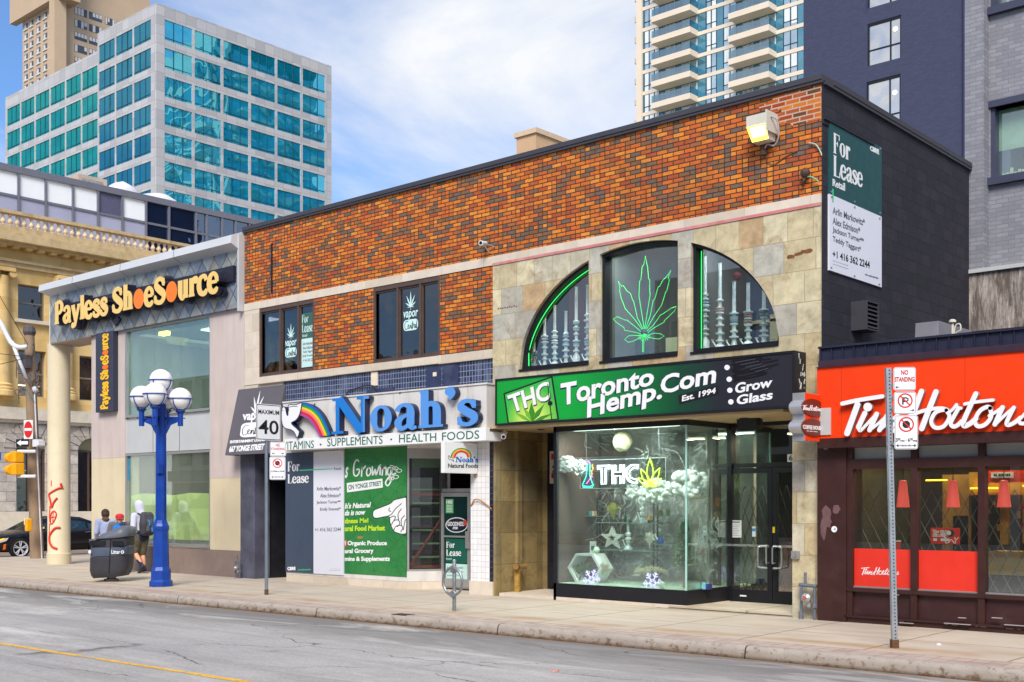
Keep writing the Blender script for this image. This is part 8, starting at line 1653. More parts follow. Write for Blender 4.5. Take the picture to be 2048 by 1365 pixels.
def side(y, z_):                                      # a point of the greenhouse flank
    for a, b in zip(gh, gh[1:]):
        ya, yb = a[0].y-CY0, b[0].y-CY0
        if ya <= y <= yb:
            t_ = (y-ya)/(yb-ya); za, zb_ = a[3].z*(1-t_)+b[3].z*t_+.15, a[1].z*(1-t_)+b[1].z*t_+.15; xa_, xb_ = a[3].x*(1-t_)+b[3].x*t_, a[1].x*(1-t_)+b[1].x*t_
            k = (z_-zb_)/max(.01, za-zb_); return Vector((xb_+(xa_-xb_)*min(1, k)+.012, CY0+y, -.15+z_))
    return Vector((CXN, CY0+y, z_))
for (yy, nm) in (((1.62, 2.68), 'front_side_window'), ((2.76, 3.5), 'rear_side_window'), ((3.56, 3.92), 'quarter_window')):
    n = 8; mb = MB(); top_, bot_ = [], []
    for i in range(n+1):
        y_ = yy[0]+(yy[1]-yy[0])*i/n; zz = 1.26
        for a, b in zip(gh, gh[1:]):
            if a[0].y-CY0 <= y_ <= b[0].y-CY0: t_ = (y_-(a[0].y-CY0))/(b[0].y-a[0].y); zz = a[3].z*(1-t_)+b[3].z*t_+.15-.035
        top_.append(side(y_, max(.985, zz))); bot_.append(side(y_, .975))
    for i in range(n): mb.quad(bot_[i], bot_[i+1], top_[i+1], top_[i])
    mb.build(nm, CGLS, T, smooth=True)
mb = MB(); c = CXN-H
mb.quad((c-H*.68, CY0+1.40, .865), (c+H*.68, CY0+1.40, .865), (c+H*.56, CY0+2.08, 1.235), (c-H*.56, CY0+2.08, 1.235)); mb.build('windscreen', CGLS, T)
for y_ in (1.02, 3.87):
    wx = CXN - .09; w_ = MB()
    w_.lathe([(.22, -.10), (.33, -.10), (.345, -.07), (.345, .08), (.33, .11), (.255, .115), (.25, .03), (.0, .03)], (wx, CY0+y_, .195), 32, axis='X'); wo_ = w_.build('wheel', TYRE, T, smooth=True, autosm=40)
    r_ = MB(); r_.lathe([(.255, .108), (.258, .118), (.225, .10), (.21, .06)], (wx, CY0+y_, .195), 32, axis='X', caps=False); r_.lathe([(.05, .06), (.05, .105), (.0, .11)], (wx, CY0+y_, .195), 12, axis='X')
    for i in range(5):
        for dd in (-.10, .10):
            a = 2*math.pi*i/5+.3+dd; r_.tube([(wx+.095, CY0+y_+.04*math.cos(a), .195+.04*math.sin(a)), (wx+.10, CY0+y_+.235*math.cos(a+dd*.6), .195+.235*math.sin(a+dd*.6))], .02, 6)
    r_.build('rim', RIM, wo_, smooth=True, autosm=40); r_ = MB(); r_.lathe([(.22, .04), (.0, .04)], (wx, CY0+y_, .195), 20, axis='X'); r_.build('brake_disc', M('dark_wheel_well', (48, 48, 50), .6) if y_ < 2 else bpy.data.materials['dark_wheel_well'], wo_)
    a_ = MB(); a_.tube([(CXN-.012, CY0+y_+.385*math.cos(t_), .195+.385*math.sin(t_)) for t_ in [math.pi*i/12 for i in range(13)]], .022, 6); a_.build('wheel_arch', CARP, T)
mb = MB(); FCar = FX(CXN+.002); mb.shape(FX(CXN-.06), plate2d([(CY0+.10, .46), (CY0+.62, .56), (CY0+.55, .46), (CY0+.2, .36)]), -.02, .05); mb.build('headlight', LAMP, T); mb = MB(); mb.shape(FX(CXN-.055), plate2d([(CY0+.16, .49), (CY0+.5, .55), (CY0+.42, .50), (CY0+.2, .45)]), .03, .05); mb.build('indicator_lamp', emit('amber_indicator', (255, 170, 40), 1.0), T)
mb = MB(); mb.shape(FX(CXN-.04), plate2d([(CY0+.44, .16), (CY0+.52, .18), (CY0+.53, .36), (CY0+.47, .34)]), 0, .03); mb.build('side_reflector', M('orange_reflector', (240, 110, 20), .4), T)
mb = MB(); mb.ball((CXN+.10, CY0+1.78, .90), .10, 12, 8, sx=1.0, sy=.6, sz=.7); mb.build('wing_mirror', CARP, T, smooth=True); mb = MB(); mb.box(CXN+.06, CXN+.19, CY0+1.73, CY0+1.76, .86, .90); mb.build('mirror_indicator', emit('mirror_amber', (255, 150, 30), .8), T)
mb = MB()
for y_ in (2.45, 3.35): mb.tube([(CXN+.012, CY0+y_, .70), (CXN+.022, CY0+y_+.18, .715)], .012, 6)
mb.build('door_handle', M('chrome_handle', (190, 190, 196), .2, .8), T); mb = MB()
for y_ in (1.62, 2.72, 3.52): mb.tube([(CXN+.0005, CY0+y_, .16), (CXN+.0005, CY0+y_, .74)], .005, 4)
mb.build('door_seam', BLACKM, T)

# ------------------------------------------------------------------ people
SKIN = M('skin', (214, 156, 122), .55, 0, .05, 12)
def organic(name, parts, mat, parent, vox=.012, smooth_it=4):
    """parts: chains of (point, radius); joined into one continuous surface"""
    mb = MB()
    for ch in parts:
        for (p, r_) in ch: mb.ball(p, r_, 12, 8)
        for (p, r_), (q, s_) in zip(ch, ch[1:]): mb.tube([p, q], [r_*.995, s_*.995], 12)
    o = mb.build(name, mat, parent, smooth=True)
    m = o.modifiers.new('remesh', 'REMESH'); m.mode = 'VOXEL'; m.voxel_size = vox; m.use_smooth_shade = True
    s_ = o.modifiers.new('smooth', 'SMOOTH'); s_.factor = .5; s_.iterations = smooth_it
    return o
def figure(loc, face, label, J, tall=1.0):
    """joint table in (forward, right, up) metres -> world"""
    t_ = thing('person', label, 'person', loc); c, s_ = math.cos(face), math.sin(face); f = Vector((c, s_, 0)); r_ = Vector((s_, -c, 0)); b = Vector(loc)
    W = lambda p: b + f*p[0]*tall + r_*p[1]*tall + Vector((0, 0, p[2]*tall))
    return t_, {k: W(v) for k, v in J.items()}, W, f, r_
def hand_chains(wr, d, up, sd, k=1.0, side_=1):
    pal = wr + d*.05*k; ch = [[(wr, .026*k), (pal, .034*k), (pal + d*.03*k, .034*k)]]
    for i, (o_, l_) in enumerate(((-.027, .062), (-.009, .075), (.009, .070), (.026, .054))):
        a = pal + d*.045*k + sd*o_*k; ch.append([(a, .0105*k), (a + d*l_*.55*k - up*.010*k, .0095*k), (a + d*l_*.9*k - up*.035*k, .0085*k)])
    th = pal + sd*-.03*side_*k; ch.append([(th, .013*k), (th + (d*.03 - sd*.03*side_ - up*.01)*k, .0115*k), (th + (d*.06 - sd*.035*side_ - up*.02)*k, .010*k)])
    return ch
def build_person(t_, P, W, f, r_, top_m, leg_m, shoe_m, long_legs=True, vox=.012, sock=None, hemz=None):
    up = Vector((0, 0, 1))
    sk = [[(P['head'], .088), (P['head']+up*.05, .086), (P['head']+f*.035-up*.03, .066), (P['head']+f*.05-up*.075, .045)], [(P['head']-up*.05, .052), (P['neck'], .056), (P['chest'], .10)]]
    sk += [[(P['head']+f*.092-up*.005, .014), (P['head']+f*.112-up*.035, .016)], [(P['head']+r_*.086-up*.01, .018), (P['head']+r_*.088-up*.035, .014)], [(P['head']-r_*.086-up*.01, .018), (P['head']-r_*.088-up*.035, .014)], [(P['head']+f*.092-up*.068, .016), (P['head']+f*.094-up*.072+r_*.015, .01)]]
    sk += [[(P['chest'], .13), (P['pelvis'], .12)]]
    for s_ in 'lr':
        sk += [[(P['chest'], .10), (P['sh'+s_], .058), (P['el'+s_], .042), (P['wr'+s_], .028)], [(P['pelvis'], .11), (P['hip'+s_], .085), (P['kn'+s_], .056), (P['kn'+s_]*.6+P['an'+s_]*.4-f*.015, .058), (P['an'+s_], .036)], [(P['an'+s_], .04), (P['toe'+s_], .03)]]
        d = (P['wr'+s_]-P['el'+s_]).normalized(); sk += hand_chains(P['wr'+s_], d, up, d.cross(up).normalized() if abs(d.z) < .9 else r_, 1.0, 1 if s_ == 'r' else -1)
    body = organic('body', sk, SKIN, t_, .0085, 2)
    mb = MB()
    for s_ in (-1, 1): mb.ball(P['head']+f*.078+r_*.033*s_+up*.005, .013, 8, 6)
    mb.build('eyes', M('dark_eye', (40, 30, 26), .3) if 'dark_eye' not in bpy.data.materials else bpy.data.materials['dark_eye'], t_)
    for s_ in 'lr':
        an, toe = P['an'+s_], P['toe'+s_]; d = (toe-an).normalized(); organic('shoe', [[(an-d*.05-up*.02, .047), (an+d*.03-up*.01, .052), (toe-d*.02, .046), (toe+d*.05-up*.005, .036)]], shoe_m, t_, .010)
        if sock: organic('sock', [[(P['an'+s_]*1.0, .042), (P['an'+s_]*.55+P['kn'+s_]*.45, .057)]], sock, t_, .010)
    return body
GREYH = M('light_grey_fleece', (196, 196, 212), .9, 0, .05, 20, bump=.3, bs=120); CAMO = M('olive_camouflage', (92, 86, 68), .9, 0, .45, 7); NVY = M('navy_cloth', (30, 38, 66), .9, 0, .1, 8); DKSH = M('dark_trainer', (50, 52, 66), .6, 0, .3, 14); BPK = M('charcoal_backpack', (62, 60, 66), .7, 0, .2, 9)
J = dict(pelvis=(0, 0, .96), chest=(.02, 0, 1.28), neck=(.05, 0, 1.47), head=(.10, 0, 1.62), shl=(.02, -.19, 1.40), shr=(.02, .19, 1.40), ell=(-.04, -.26, 1.13), elr=(-.02, .26, 1.13), wrl=(.20, -.20, 1.10), wrr=(.22, .14, 1.12), hipl=(0, -.095, .90), hipr=(0, .095, .90), knl=(.13, -.10, .52), knr=(.10, .10, .50), anl=(-.17, -.10, .17), anr=(.02, .10, .09), toel=(-.07, -.10, .05), toer=(.17, .11, .045))
t_, P, W, f, r_ = figure((-25.61, 15.22, 0), math.radians(186), 'person in pale grey hoodie and camouflage shorts walking away with a backpack', J, 1.0)
build_person(t_, P, W, f, r_, GREYH, CAMO, DKSH, sock=NVY)
up = Vector((0, 0, 1))
organic('hoodie', [[(P['pelvis']+up*.08, .165), (P['chest']-up*.05, .172), (P['chest']+up*.08, .155), (P['neck']-up*.02, .09)]] + [[(P['chest']+up*.06, .13), (P['sh'+s_], .088), (P['el'+s_], .072), (P['wr'+s_]*.9+P['el'+s_]*.1, .052)] for s_ in 'lr'] + [[(P['pelvis']+up*.06+r_*a, .13), (P['chest']+r_*a*1.2, .125)] for a in (-.07, .07)], GREYH, t_, .012)
organic('hood', [[(P['neck']-up*.02-f*.03, .10), (P['head']-f*.035-up*.02, .118), (P['head']-f*.025+up*.045, .118), (P['head']+f*.01+up*.075, .098)], [(P['neck']+f*.02, .085), (P['neck']-f*.06, .09)]], GREYH, t_, .010)
organic('shirt_hem', [[(P['pelvis']+r_*a+up*.05, .145), (P['pelvis']+r_*a-up*.05, .150)] for a in (-.05, .05)], NVY, t_)
organic('shorts', [[(P['pelvis']-up*.0, .150), (P['hip'+s_], .125), (P['hip'+s_]*.25+P['kn'+s_]*.75, .108), (P['kn'+s_]+up*.0, .10)] for s_ in 'lr'], CAMO, t_, .012)
bc = P['chest']-f*.24-up*.06; T = thing('backpack', 'dark backpack with blue panels worn by the hooded person', 'backpack', bc-up*.25)
organic('pack', [[(bc+up*.20+r_*a, .085), (bc+r_*a*1.2-f*.03, .115), (bc-up*.20+r_*a, .105)] for a in (-.09, 0, .09)], BPK, T, .012)
mb = MB()
for a in (-.12, .12): mb.tube(cat([bc+up*.20+r_*a+f*.06, P['chest']+up*.18+r_*a*1.1-f*.06, P['chest']+up*.13+r_*a*1.25+f*.12, P['chest']-up*.1+r_*a*1.5+f*.14, bc-up*.2+r_*a*1.3+f*.1], 5), .022, 6)
mb.build('strap', BPK, T)
organic('front_pocket', [[(bc-f*.10+up*.06+r_*a, .05), (bc-f*.11-up*.16+r_*a, .065)] for a in (-.05, .05)], M('charcoal_pocket', (74, 74, 82), .7), T, .010)
mb = MB(); 
for a, z0, z1 in ((.10, .14, -.02), (-.06, .08, -.06), (.03, -.10, -.20)): mb.tube(cat([bc-f*.152+r_*a+up*z0, bc-f*.175+r_*a*.8+up*(z0+z1)/2, bc-f*.175+r_*a*.9+up*z1], 4), .016, 6)
mb.build('blue_trim', M('bright_blue_trim', (40, 130, 190), .6), T)
# bowed person in a red cap, and the dark haired person beside
J2 = dict(pelvis=(-.02, 0, .82), chest=(.05, 0, 1.08), neck=(.12, 0, 1.24), head=(.20, 0, 1.335), shl=(.06, -.18, 1.18), shr=(.06, .18, 1.18), ell=(.05, -.25, .92), elr=(.05, .25, .92), wrl=(.26, -.14, .86), wrr=(.26, .14, .86), hipl=(0, -.09, .78), hipr=(0, .09, .78), knl=(.10, -.10, .44), knr=(.16, .10, .44), anl=(-.08, -.10, .08), anr=(.12, .10, .08), toel=(.05, -.10, .04), toer=(.26, .10, .04))
t_, P, W, f, r_ = figure((-26.14, 14.94, 0), math.radians(-28), 'person in a red cap and blue vest bowed behind the litter bin', J2, 1.0)
BRJ = M('grey_brown_jacket', (106, 96, 94), .85, 0, .1, 8); BLV = M('blue_vest', (30, 110, 190), .7, 0, .15, 6); DKT = M('dark_trousers', (52, 54, 66), .9)
build_person(t_, P, W, f, r_, BRJ, DKT, DKSH)
organic('jacket', [[(P['pelvis']+up*.04, .15), (P['chest'], .155), (P['neck']-up*.05, .10)]] + [[(P['chest']+up*.05, .12), (P['sh'+s_], .085), (P['el'+s_], .068), (P['wr'+s_], .05)] for s_ in 'lr'], BRJ, t_)
organic('vest', [[(P['pelvis']+up*.06+f*.03, .155), (P['chest']+f*.035, .158), (P['neck']-up*.06+f*.0, .105)]] + [[(P['chest']+r_*a+f*.03, .125), (P['pelvis']+up*.1+r_*a+f*.03, .125)] for a in (-.07, .07)], BLV, t_)
organic('trousers', [[(P['pelvis'], .14), (P['hip'+s_], .115), (P['kn'+s_], .085), (P['an'+s_]+up*.04, .068)] for s_ in 'lr'], DKT, t_)
organic('hair', [[(P['head']-f*.025+up*.02, .090), (P['head']-f*.04-up*.04, .075)]], M('dark_hair', (40, 30, 28), .7), t_, .010)
mb = MB(); hc = P['head']+up*.045
mb.ball(hc, .104, 18, 10, sz=.82); b0_ = []
for i in range(13): a = -1.15+2.3*i/12; b0_.append(a)
rim_ = [hc + f*math.cos(a)*.10 + r_*math.sin(a)*.10 + up*-.012 for a in b0_]; out_ = [hc + f*(math.cos(a)*.10+.085*math.cos(a*1.25)) + r_*math.sin(a)*.108 - up*.045 for a in b0_]
n0 = len(mb.v); mb.v += rim_ + out_
for i in range(12): mb.f.append((n0+i, n0+i+1, n0+13+i+1, n0+13+i)); mb.m.append(0)
mb.build('cap', M('red_cap', (190, 36, 50), .7, 0, .08, 8), t_, smooth=True)
J3 = dict(J2); J3.update(pelvis=(0, 0, .86), chest=(.02, 0, 1.14), neck=(.03, 0, 1.31), head=(.05, 0, 1.44), shl=(.02, -.17, 1.25), shr=(.02, .17, 1.25), ell=(-.02, -.22, .98), elr=(-.02, .22, .98), wrl=(.12, -.2, .78), wrr=(.12, .2, .78))
t_, P, W, f, r_ = figure((-26.82, 14.95, 0), math.radians(160), 'dark haired person with hair tied up walking behind the litter bin', J3, 1.0)
build_person(t_, P, W, f, r_, NVY, DKT, DKSH)
organic('top', [[(P['pelvis']+up*.05, .14), (P['chest'], .145), (P['neck']-up*.05, .09)]] + [[(P['chest']+up*.05, .11), (P['sh'+s_], .08), (P['el'+s_], .062), (P['wr'+s_], .045)] for s_ in 'lr'], M('pale_blue_top', (150, 160, 190), .9, 0, .06, 9), t_)
organic('trousers', [[(P['pelvis'], .135), (P['hip'+s_], .11), (P['kn'+s_], .08), (P['an'+s_]+up*.04, .06)] for s_ in 'lr'], M('blue_jeans', (44, 62, 110), .9), t_)
organic('hair', [[(P['head']-f*.02+up*.035, .102), (P['head']-f*.045-up*.01, .098), (P['head']-f*.05-up*.06, .07)], [(P['head']-f*.08+up*.07, .05)]], M('dark_brown_hair', (54, 38, 36), .7, 0, .2, 30), t_, .010)
organic('scarf', [[(P['neck']-f*.05, .085), (P['neck']+f*.03, .085)]], M('brown_scarf', (96, 66, 50), .9), t_, .010)

# scraps in the gutter and on the pavement
SCR = M('paper_scrap', (226, 224, 220), .8)
for i, (px, py, z_, lab) in enumerate(((1083, 1276, -.15, 'white paper scrap in the gutter'), (443, 1216, -.15, 'tiny white scrap on the road by the kerb'), (1877, 1291, 0, 'round white scrap on the pavement by the perforated post'), (1110, 1344, -.15, 'pinkish scrap flat on the road'))):
    x_, y_ = gp(px, py, z_); mb = MB(); r0 = .05 if i != 2 else .035; n = 7; top = [Vector((x_+r0*(1.5 if i == 0 else 1)*math.cos(a)*random.uniform(.7, 1.1), y_+r0*math.sin(a)*random.uniform(.7, 1.1), z_+.012+random.uniform(0, .012))) for a in [2*math.pi*j/n for j in range(n)]]
    mb.add(top + [Vector((p.x, p.y, z_+.002)) for p in top], [tuple(range(n))] + [(j, n+j, n+(j+1) % n, (j+1) % n) for j in range(n)]); mb.build('paper_scrap', SCR if i < 3 else M('pink_scrap', (220, 150, 140), .8), label=lab, cat='litter')
x_, y_ = gp(806, 1229.5, .002); mb = MB(); mb.box(x_-.16, x_+.16, y_-.1, y_+.1, .0, .006); mb.build('utility_cover', M('rusty_iron_cover', (70, 58, 50), .7, .3, .2, 14), label='small rusty iron utility cover in the pavement near the kerb', cat='cover')

# ------------------------------------------------------------------ things in the shop windows
random.seed(5)
zd_ = zm(1100, 840, 3.591)
NW_ = emit('white_neon', (236, 246, 255), 1.5); NT = emit('teal_neon', (60, 220, 200), 1.2); NG = emit('lime_neon', (190, 240, 50), 1.2); NP = emit('purple_neon', (190, 90, 230), 2.0); NG2 = emit('green_neon', (40, 205, 92), .65)
ACR = glassm('acrylic_panel', (236, 240, 240), .06); YQ = YF+.42; FQ = FY(YQ)
def W3(px, py, y): a, b = FY(y).px(px, py); return Vector((a, y, b))
def zl3(pts, y, z=zd_): return [W3(*z(*p), y) for p in pts]
T = thing('neon_sign', 'hanging clear panel with white neon letters, a flask and a lime leaf', 'neon sign', W3(*zd_(520, 505), YQ))
(a0, b1), (a1, b0) = FQ.px(*zd_(215, 290)), FQ.px(*zd_(830, 488)); mb = MB(); mb.fbox(FQ, a0, a1, b0, b1, -.012, -.004); mb.build('clear_panel', ACR, T)
mb = MB(); mb.fbox(FQ, a0, a1, b0, b0+.006, -.004, .0); mb.fbox(FQ, a0, a1, b1-.006, b1, -.004, 0); mb.fbox(FQ, a0, a0+.006, b0, b1, -.004, 0); mb.fbox(FQ, a1-.006, a1, b0, b1, -.004, 0); mb.build('panel_edge', M('pale_acrylic_edge', (206, 216, 212), .3), T)
mb = MB()
def outl(pts, cl=True, y=YQ-.02, r=.0075, sm=0): mb.tube(zl3(cat(pts, 4, cl) if sm else pts, y), r, 6, closed=cl)
for o_ in (0, 7):
    outl([(340+o_, 330+o_), (432-o_, 326+o_), (432-o_, 352-o_), (404-o_, 354-o_), (402-o_, 462-o_), (368+o_, 464-o_), (368+o_, 356-o_), (340+o_, 357-o_)])
    outl([(445+o_, 325+o_), (472-o_, 325+o_), (472-o_, 378), (502+o_, 376), (502+o_, 323+o_), (532-o_, 322+o_), (532-o_, 456-o_), (502+o_, 458-o_), (502+o_, 402), (472-o_, 404), (472-o_, 460-o_), (445+o_, 461-o_)])
    outl([(632-o_, 322+o_), (632-o_, 352-o_), (600, 348-o_*.5), (575-o_*.3, 366), (570-o_*.3, 390), (580-o_*.3, 416), (606, 425+o_*.4), (630-o_, 428+o_*.3), (628-o_, 455-o_), (600, 458-o_), (562+o_, 440-o_), (542+o_, 400), (548+o_, 350+o_), (585, 322+o_)])
mb.build('white_letters', NW_, T)
mb = MB(); outl([(262, 318), (262, 400), (232, 470), (238, 487), (302, 487), (310, 470), (286, 400), (286, 318)], True); outl([(236, 472), (250, 478), (290, 478), (306, 470)], False); mb.build('teal_flask', NT, T)
mb = MB(); outl([(256, 312), (270, 300), (290, 312)], False, sm=1); outl([(262, 460), (290, 420), (300, 405)], False); mb.ball(W3(*zd_(298, 408), YQ-.02), .018, 8, 6); mb.build('purple_stirrer', NP, T)
mb = MB(); outl([(308, 318), (302, 335), (312, 350), (300, 368), (302, 395)], False, sm=1); mb.build('amber_vapour', emit('amber_neon', (226, 150, 40), 1.2), T)
mb = MB(); cxp, cyp = 718, 478
for ang, L_, wd in ((-90, 195, 24), (-118, 140, 20), (-62, 150, 20), (-145, 105, 16), (-35, 100, 16), (-168, 50, 10), (-12, 60, 10)):
    ca, sa = math.cos(math.radians(ang)), math.sin(math.radians(ang)); outl([(cxp+ca*L_*t_-sa*wd*s_*math.sin(math.pi*t_), cyp+sa*L_*t_+ca*wd*s_*math.sin(math.pi*t_)) for s_, rg in ((1, (0, .2, .45, .7, .9, 1)), (-1, (.9, .7, .45, .2))) for t_ in rg], True)
mb.build('lime_leaf', NG, T)
mb = MB()
for px in (262, 785): mb.tube([W3(*zd_(px, 290), YQ), W3(*zd_(px-4, 60), YQ)], .004, 5)
mb.build('hanging_wire', STEEL, T)
for px in (335, 515): pass
COT = M('white_cotton', (232, 232, 230), .95, 0, .06, 9, bump=.8, bs=26)
def cloud(cx, cy, rx, ry, y, label, n=26):
    n *= 5
    c = W3(*zd_(cx, cy), y); k = (c-CAMP).length/FPX/3.591; mb = MB()
    for i in range(n):
        a = random.uniform(0, 2*math.pi); q = math.sqrt(random.random())*.78; r_ = random.uniform(.10, .22)*min(rx, ry)*k
        p = c + Vector((math.cos(a)*q*rx*k*1.28, random.uniform(-.6, .6)*ry*k*.8, math.sin(a)*q*ry*k)); ph = random.random()*9
        mb.ball(p, r_*1.15, 14, 9, f=lambda d: 1+.20*noise.noise(Vector((d.x*3.2+ph, d.y*3.2, d.z*3.2)))+.10*noise.noise(Vector((d.x*9+ph, d.y*9, d.z*9))))
    return mb.build('cotton_cloud', COT, smooth=True, label=label, cat='cloud ornament', group='cotton clouds in the display window')
cloud(122, 318, 62, 68, YF+.27, 'fluffy white cotton cloud at the left of the neon sign'); cloud(222, 345, 40, 72, YF+.40, 'smaller cotton cloud just behind the neon flask'); cloud(760, 515, 130, 98, YF+.8, 'large cotton cloud under the lime neon leaf', 34); cloud(1000, 468, 118, 118, YF+.95, 'biggest cotton cloud at the right window corner', 38); cloud(595, 515, 48, 60, YF+1.3, 'faint cotton cloud under the white neon letters')
c = W3(*zd_(520, 157), YF+.8); mb = MB(); mb.ball(c, .17, 18, 12, f=lambda d: 1+.16*noise.noise(d*4)); mb.tube([c, (c.x, c.y, 3.0)], .006, 5); mb.build('hanging_puff', M('cream_puff', (226, 214, 178), .9, 0, .08, 7), smooth=True, label='cream hanging puff high in the display window', cat='ornament')
# cobweb fibre
g = G('web_fibre'); d = g.n('ShaderNodeBsdfDiffuse', {'Color': C(226, 230, 226)}); tr = g.n('ShaderNodeBsdfTransparent'); mx = g.n('ShaderNodeMixShader', {0: .38, 1: tr.outputs[0], 2: d.outputs[0]}); g.t.links.new(mx.outputs[0], g.out.inputs[0])
mb = MB()
hubs = ((330, 600), (420, 640), (620, 560), (700, 620), (400, 980), (640, 1000), (560, 840), (300, 860), (480, 1100), (860, 1120), (760, 150), (680, 130), (300, 120), (1080, 640), (1110, 760), (1060, 880), (1100, 1000), (1020, 620), (1100, 200), (960, 720))
cl = lambda x: max(70, min(1125, x)); ch = lambda v: max(100, min(1185, v))
for i in range(560):
    hub = random.choice(hubs); y = YF+random.uniform(.8, 1.9); a = random.choice((-1.2, -.6, .4, 1.0, 1.4))+random.uniform(-.4, .4); L_ = random.uniform(80, 260); x0, y0 = hub[0]+random.gauss(0, 45), hub[1]+random.gauss(0, 55)
    x1, y1 = x0+math.cos(a)*L_, y0+math.sin(a)*L_; bw_ = random.choice((-1, 1))*random.uniform(20, 70); xm, ym = (x0+x1)/2-math.sin(a)*bw_, (y0+y1)/2+math.cos(a)*bw_
    w_ = random.choice((.003, .004, .005, .007, .011)); P3 = [W3(*zd_(cl(px_), ch(py_)), y) for px_, py_ in cat([(x0, y0), (xm, ym), (x1, y1)], 7)]
    for p, q in zip(P3, P3[1:]):
        n_ = (q-p).cross(Vector((0, 1, 0))); n_ = n_.normalized()*w_*.5 if n_.length > 1e-6 else Vector((w_, 0, 0)); mb.quad(p-n_, q-n_, q+n_, p+n_)
mb.build('cobweb_fibre', g.m, label='white stretched cobweb fibre draped through the display window', cat='cobweb', kind='stuff')
g = G('gauzy_web'); v_ = g.n('ShaderNodeVectorMath', {0: g.pos(), 1: g.vmul(g.n('ShaderNodeTexNoise', {'Vector': g.pos(), 'Scale': 1.8, 'Detail': 2.0}).outputs['Color'], (.9, .9, .9))}, operation='ADD').outputs[0]
f1 = g.noise(g.vmul(v_, (7, 1, 1.1)), 3.4, 5, .65); f2 = g.noise(g.pos(), 1.9, 3); al = g.math('MULTIPLY', g.map(f1, .44, .66, 0, .95), g.map(f2, .44, .62, 0, 1)); d = g.n('ShaderNodeBsdfDiffuse', {'Color': C(226, 230, 226)}); tr = g.n('ShaderNodeBsdfTransparent'); mx = g.n('ShaderNodeMixShader', {0: al, 1: tr.outputs[0], 2: d.outputs[0]}); g.t.links.new(mx.outputs[0], g.out.inputs[0])
mb = MB()
for (x0_, x1_, z0_, z1_, yy, ph) in ((XW0+.15, XW1-.2, .4, 2.7, YF+1.55, 0), (XW0+.5, XW1-.12, .35, 2.3, YF+1.2, 2.1), (XW0+.1, XW1-.7, .5, 2.0, YF+1.95, 4.0)):
    n0 = len(mb.v); nx, nz = 18, 12
    for j in range(nz+1):
        for i in range(nx+1): mb.v.append(Vector((x0_+(x1_-x0_)*i/nx, yy+.16*math.sin(i*.9+ph+j*.4)+.1*math.sin(j*1.1+ph), z0_+(z1_-z0_)*j/nz)))
    for j in range(nz):
        for i in range(nx): mb.f.append((n0+j*(nx+1)+i, n0+j*(nx+1)+i+1, n0+(j+1)*(nx+1)+i+1, n0+(j+1)*(nx+1)+i)); mb.m.append(0)
mb.build('cobweb_gauze', g.m, smooth=True, label='white gauzy web sheeting hung behind the shelves of the display window', cat='cobweb', kind='stuff')
# shelf unit
SHG = M('shelf_glass_edge', (110, 140, 134), .2, 0, .05); YSH = YF+1.0
T = thing('shelf_unit', 'thin black framed glass shelf unit in the display window', 'shelves', W3(*zd_(550, 1215), YSH))
mb = MB()
for px, dy in ((340, 0), (375, .4), (745, 0), (772, .4)): p = W3(*zd_(px, 560), YSH+dy); mb.box(p.x-.012, p.x+.012, YSH+dy-.012, YSH+dy+.012, .30, p.z)
mb.build('frame', BLACKM, T)
SH = {}
for k_, (x0, x1, yy) in enumerate(((250, 345, 692), (320, 745, 738), (745, 882, 690), (330, 745, 932), (738, 880, 892))):
    p, q = W3(*zd_(x0, yy), YSH-.05), W3(*zd_(x1, yy), YSH-.05); SH[k_] = p.z+.008; mb = MB(); mb.box(p.x, q.x, YSH-.05, YSH+.45, p.z-.008, p.z+.008); mb.build('shelf', SHG, T)
# bongs
BGL = G('pale_bong_glass'); d = BGL.bsdf(BGL.vary(C(222, 232, 234), .2, 9), .12, 0); tr = BGL.n('ShaderNodeBsdfTransparent', {'Color': C(220, 232, 232)}); mx = BGL.n('ShaderNodeMixShader', {0: .72, 1: tr.outputs[0], 2: d.outputs[0]}); BGL.t.links.new(mx.outputs[0], BGL.out.inputs[0]); BGL = BGL.m
BCOL = [M('bong_band_blue', (132, 164, 184), .2), M('bong_band_white', (226, 226, 222), .25), M('bong_band_teal', (128, 172, 166), .2), M('bong_band_rose', (176, 150, 148), .3)]
def bong(x, y, z0, h, label, group, k=1.0, style=0, col=0, base=None):
    t_ = thing('water_pipe', label, 'water pipe', (x, y, z0), group); b = .085*k
    if style == 0: pr = [(b*1.05, 0), (b*1.1, .02), (b*.45, h*.16), (b*.36, h*.20)]
    elif style == 1: pr = [(b*.95, 0), (b*.8, .015), (b*.35, .03), (b*.9, .07), (b*1.0, .12), (b*.75, .17), (b*.36, .20)]
    else: pr = [(b*.8, 0), (b*.8, h*.16), (b*.36, h*.2)]
    z_ = pr[-1][1]; body = list(pr); nb = 0
    while z_ < h*.62:
        w_ = random.uniform(.6, .85)*b; body += [(b*.36, z_+.02), (w_, z_+.035), (w_, z_+.055), (b*.36, z_+.07)]; z_ += random.uniform(.075, .13)
    body += [(b*.33, h*.7), (b*.31, h-.01), (b*.42, h), (b*.30, h)]
    MB().lathe(body, (x, y, z0), 14).build('glass_tube', BGL, t_, smooth=True, autosm=45)
    mb = MB(); mb.tube([(x-b*.5, y-.01, z0+h*.09), (x-b*1.25, y-.02, z0+h*.09+.11)], .010*k, 6); mb.lathe([(.010, 0), (.026*k, .03)], (x-b*1.27, y-.02, z0+h*.09+.11), 8); mb.build('bowl_stem', BCOL[1], t_)
    mb = MB()
    for i in range(3): zz = h*random.uniform(.25, .62); mb.lathe([(b*.36, zz), (b*.72, zz+.012), (b*.72, zz+.03), (b*.36, zz+.042)], (x, y, z0), 12)
    mb.build('coloured_band', BCOL[col], t_, smooth=True, autosm=45)
    return t_
YBg = YF+.55
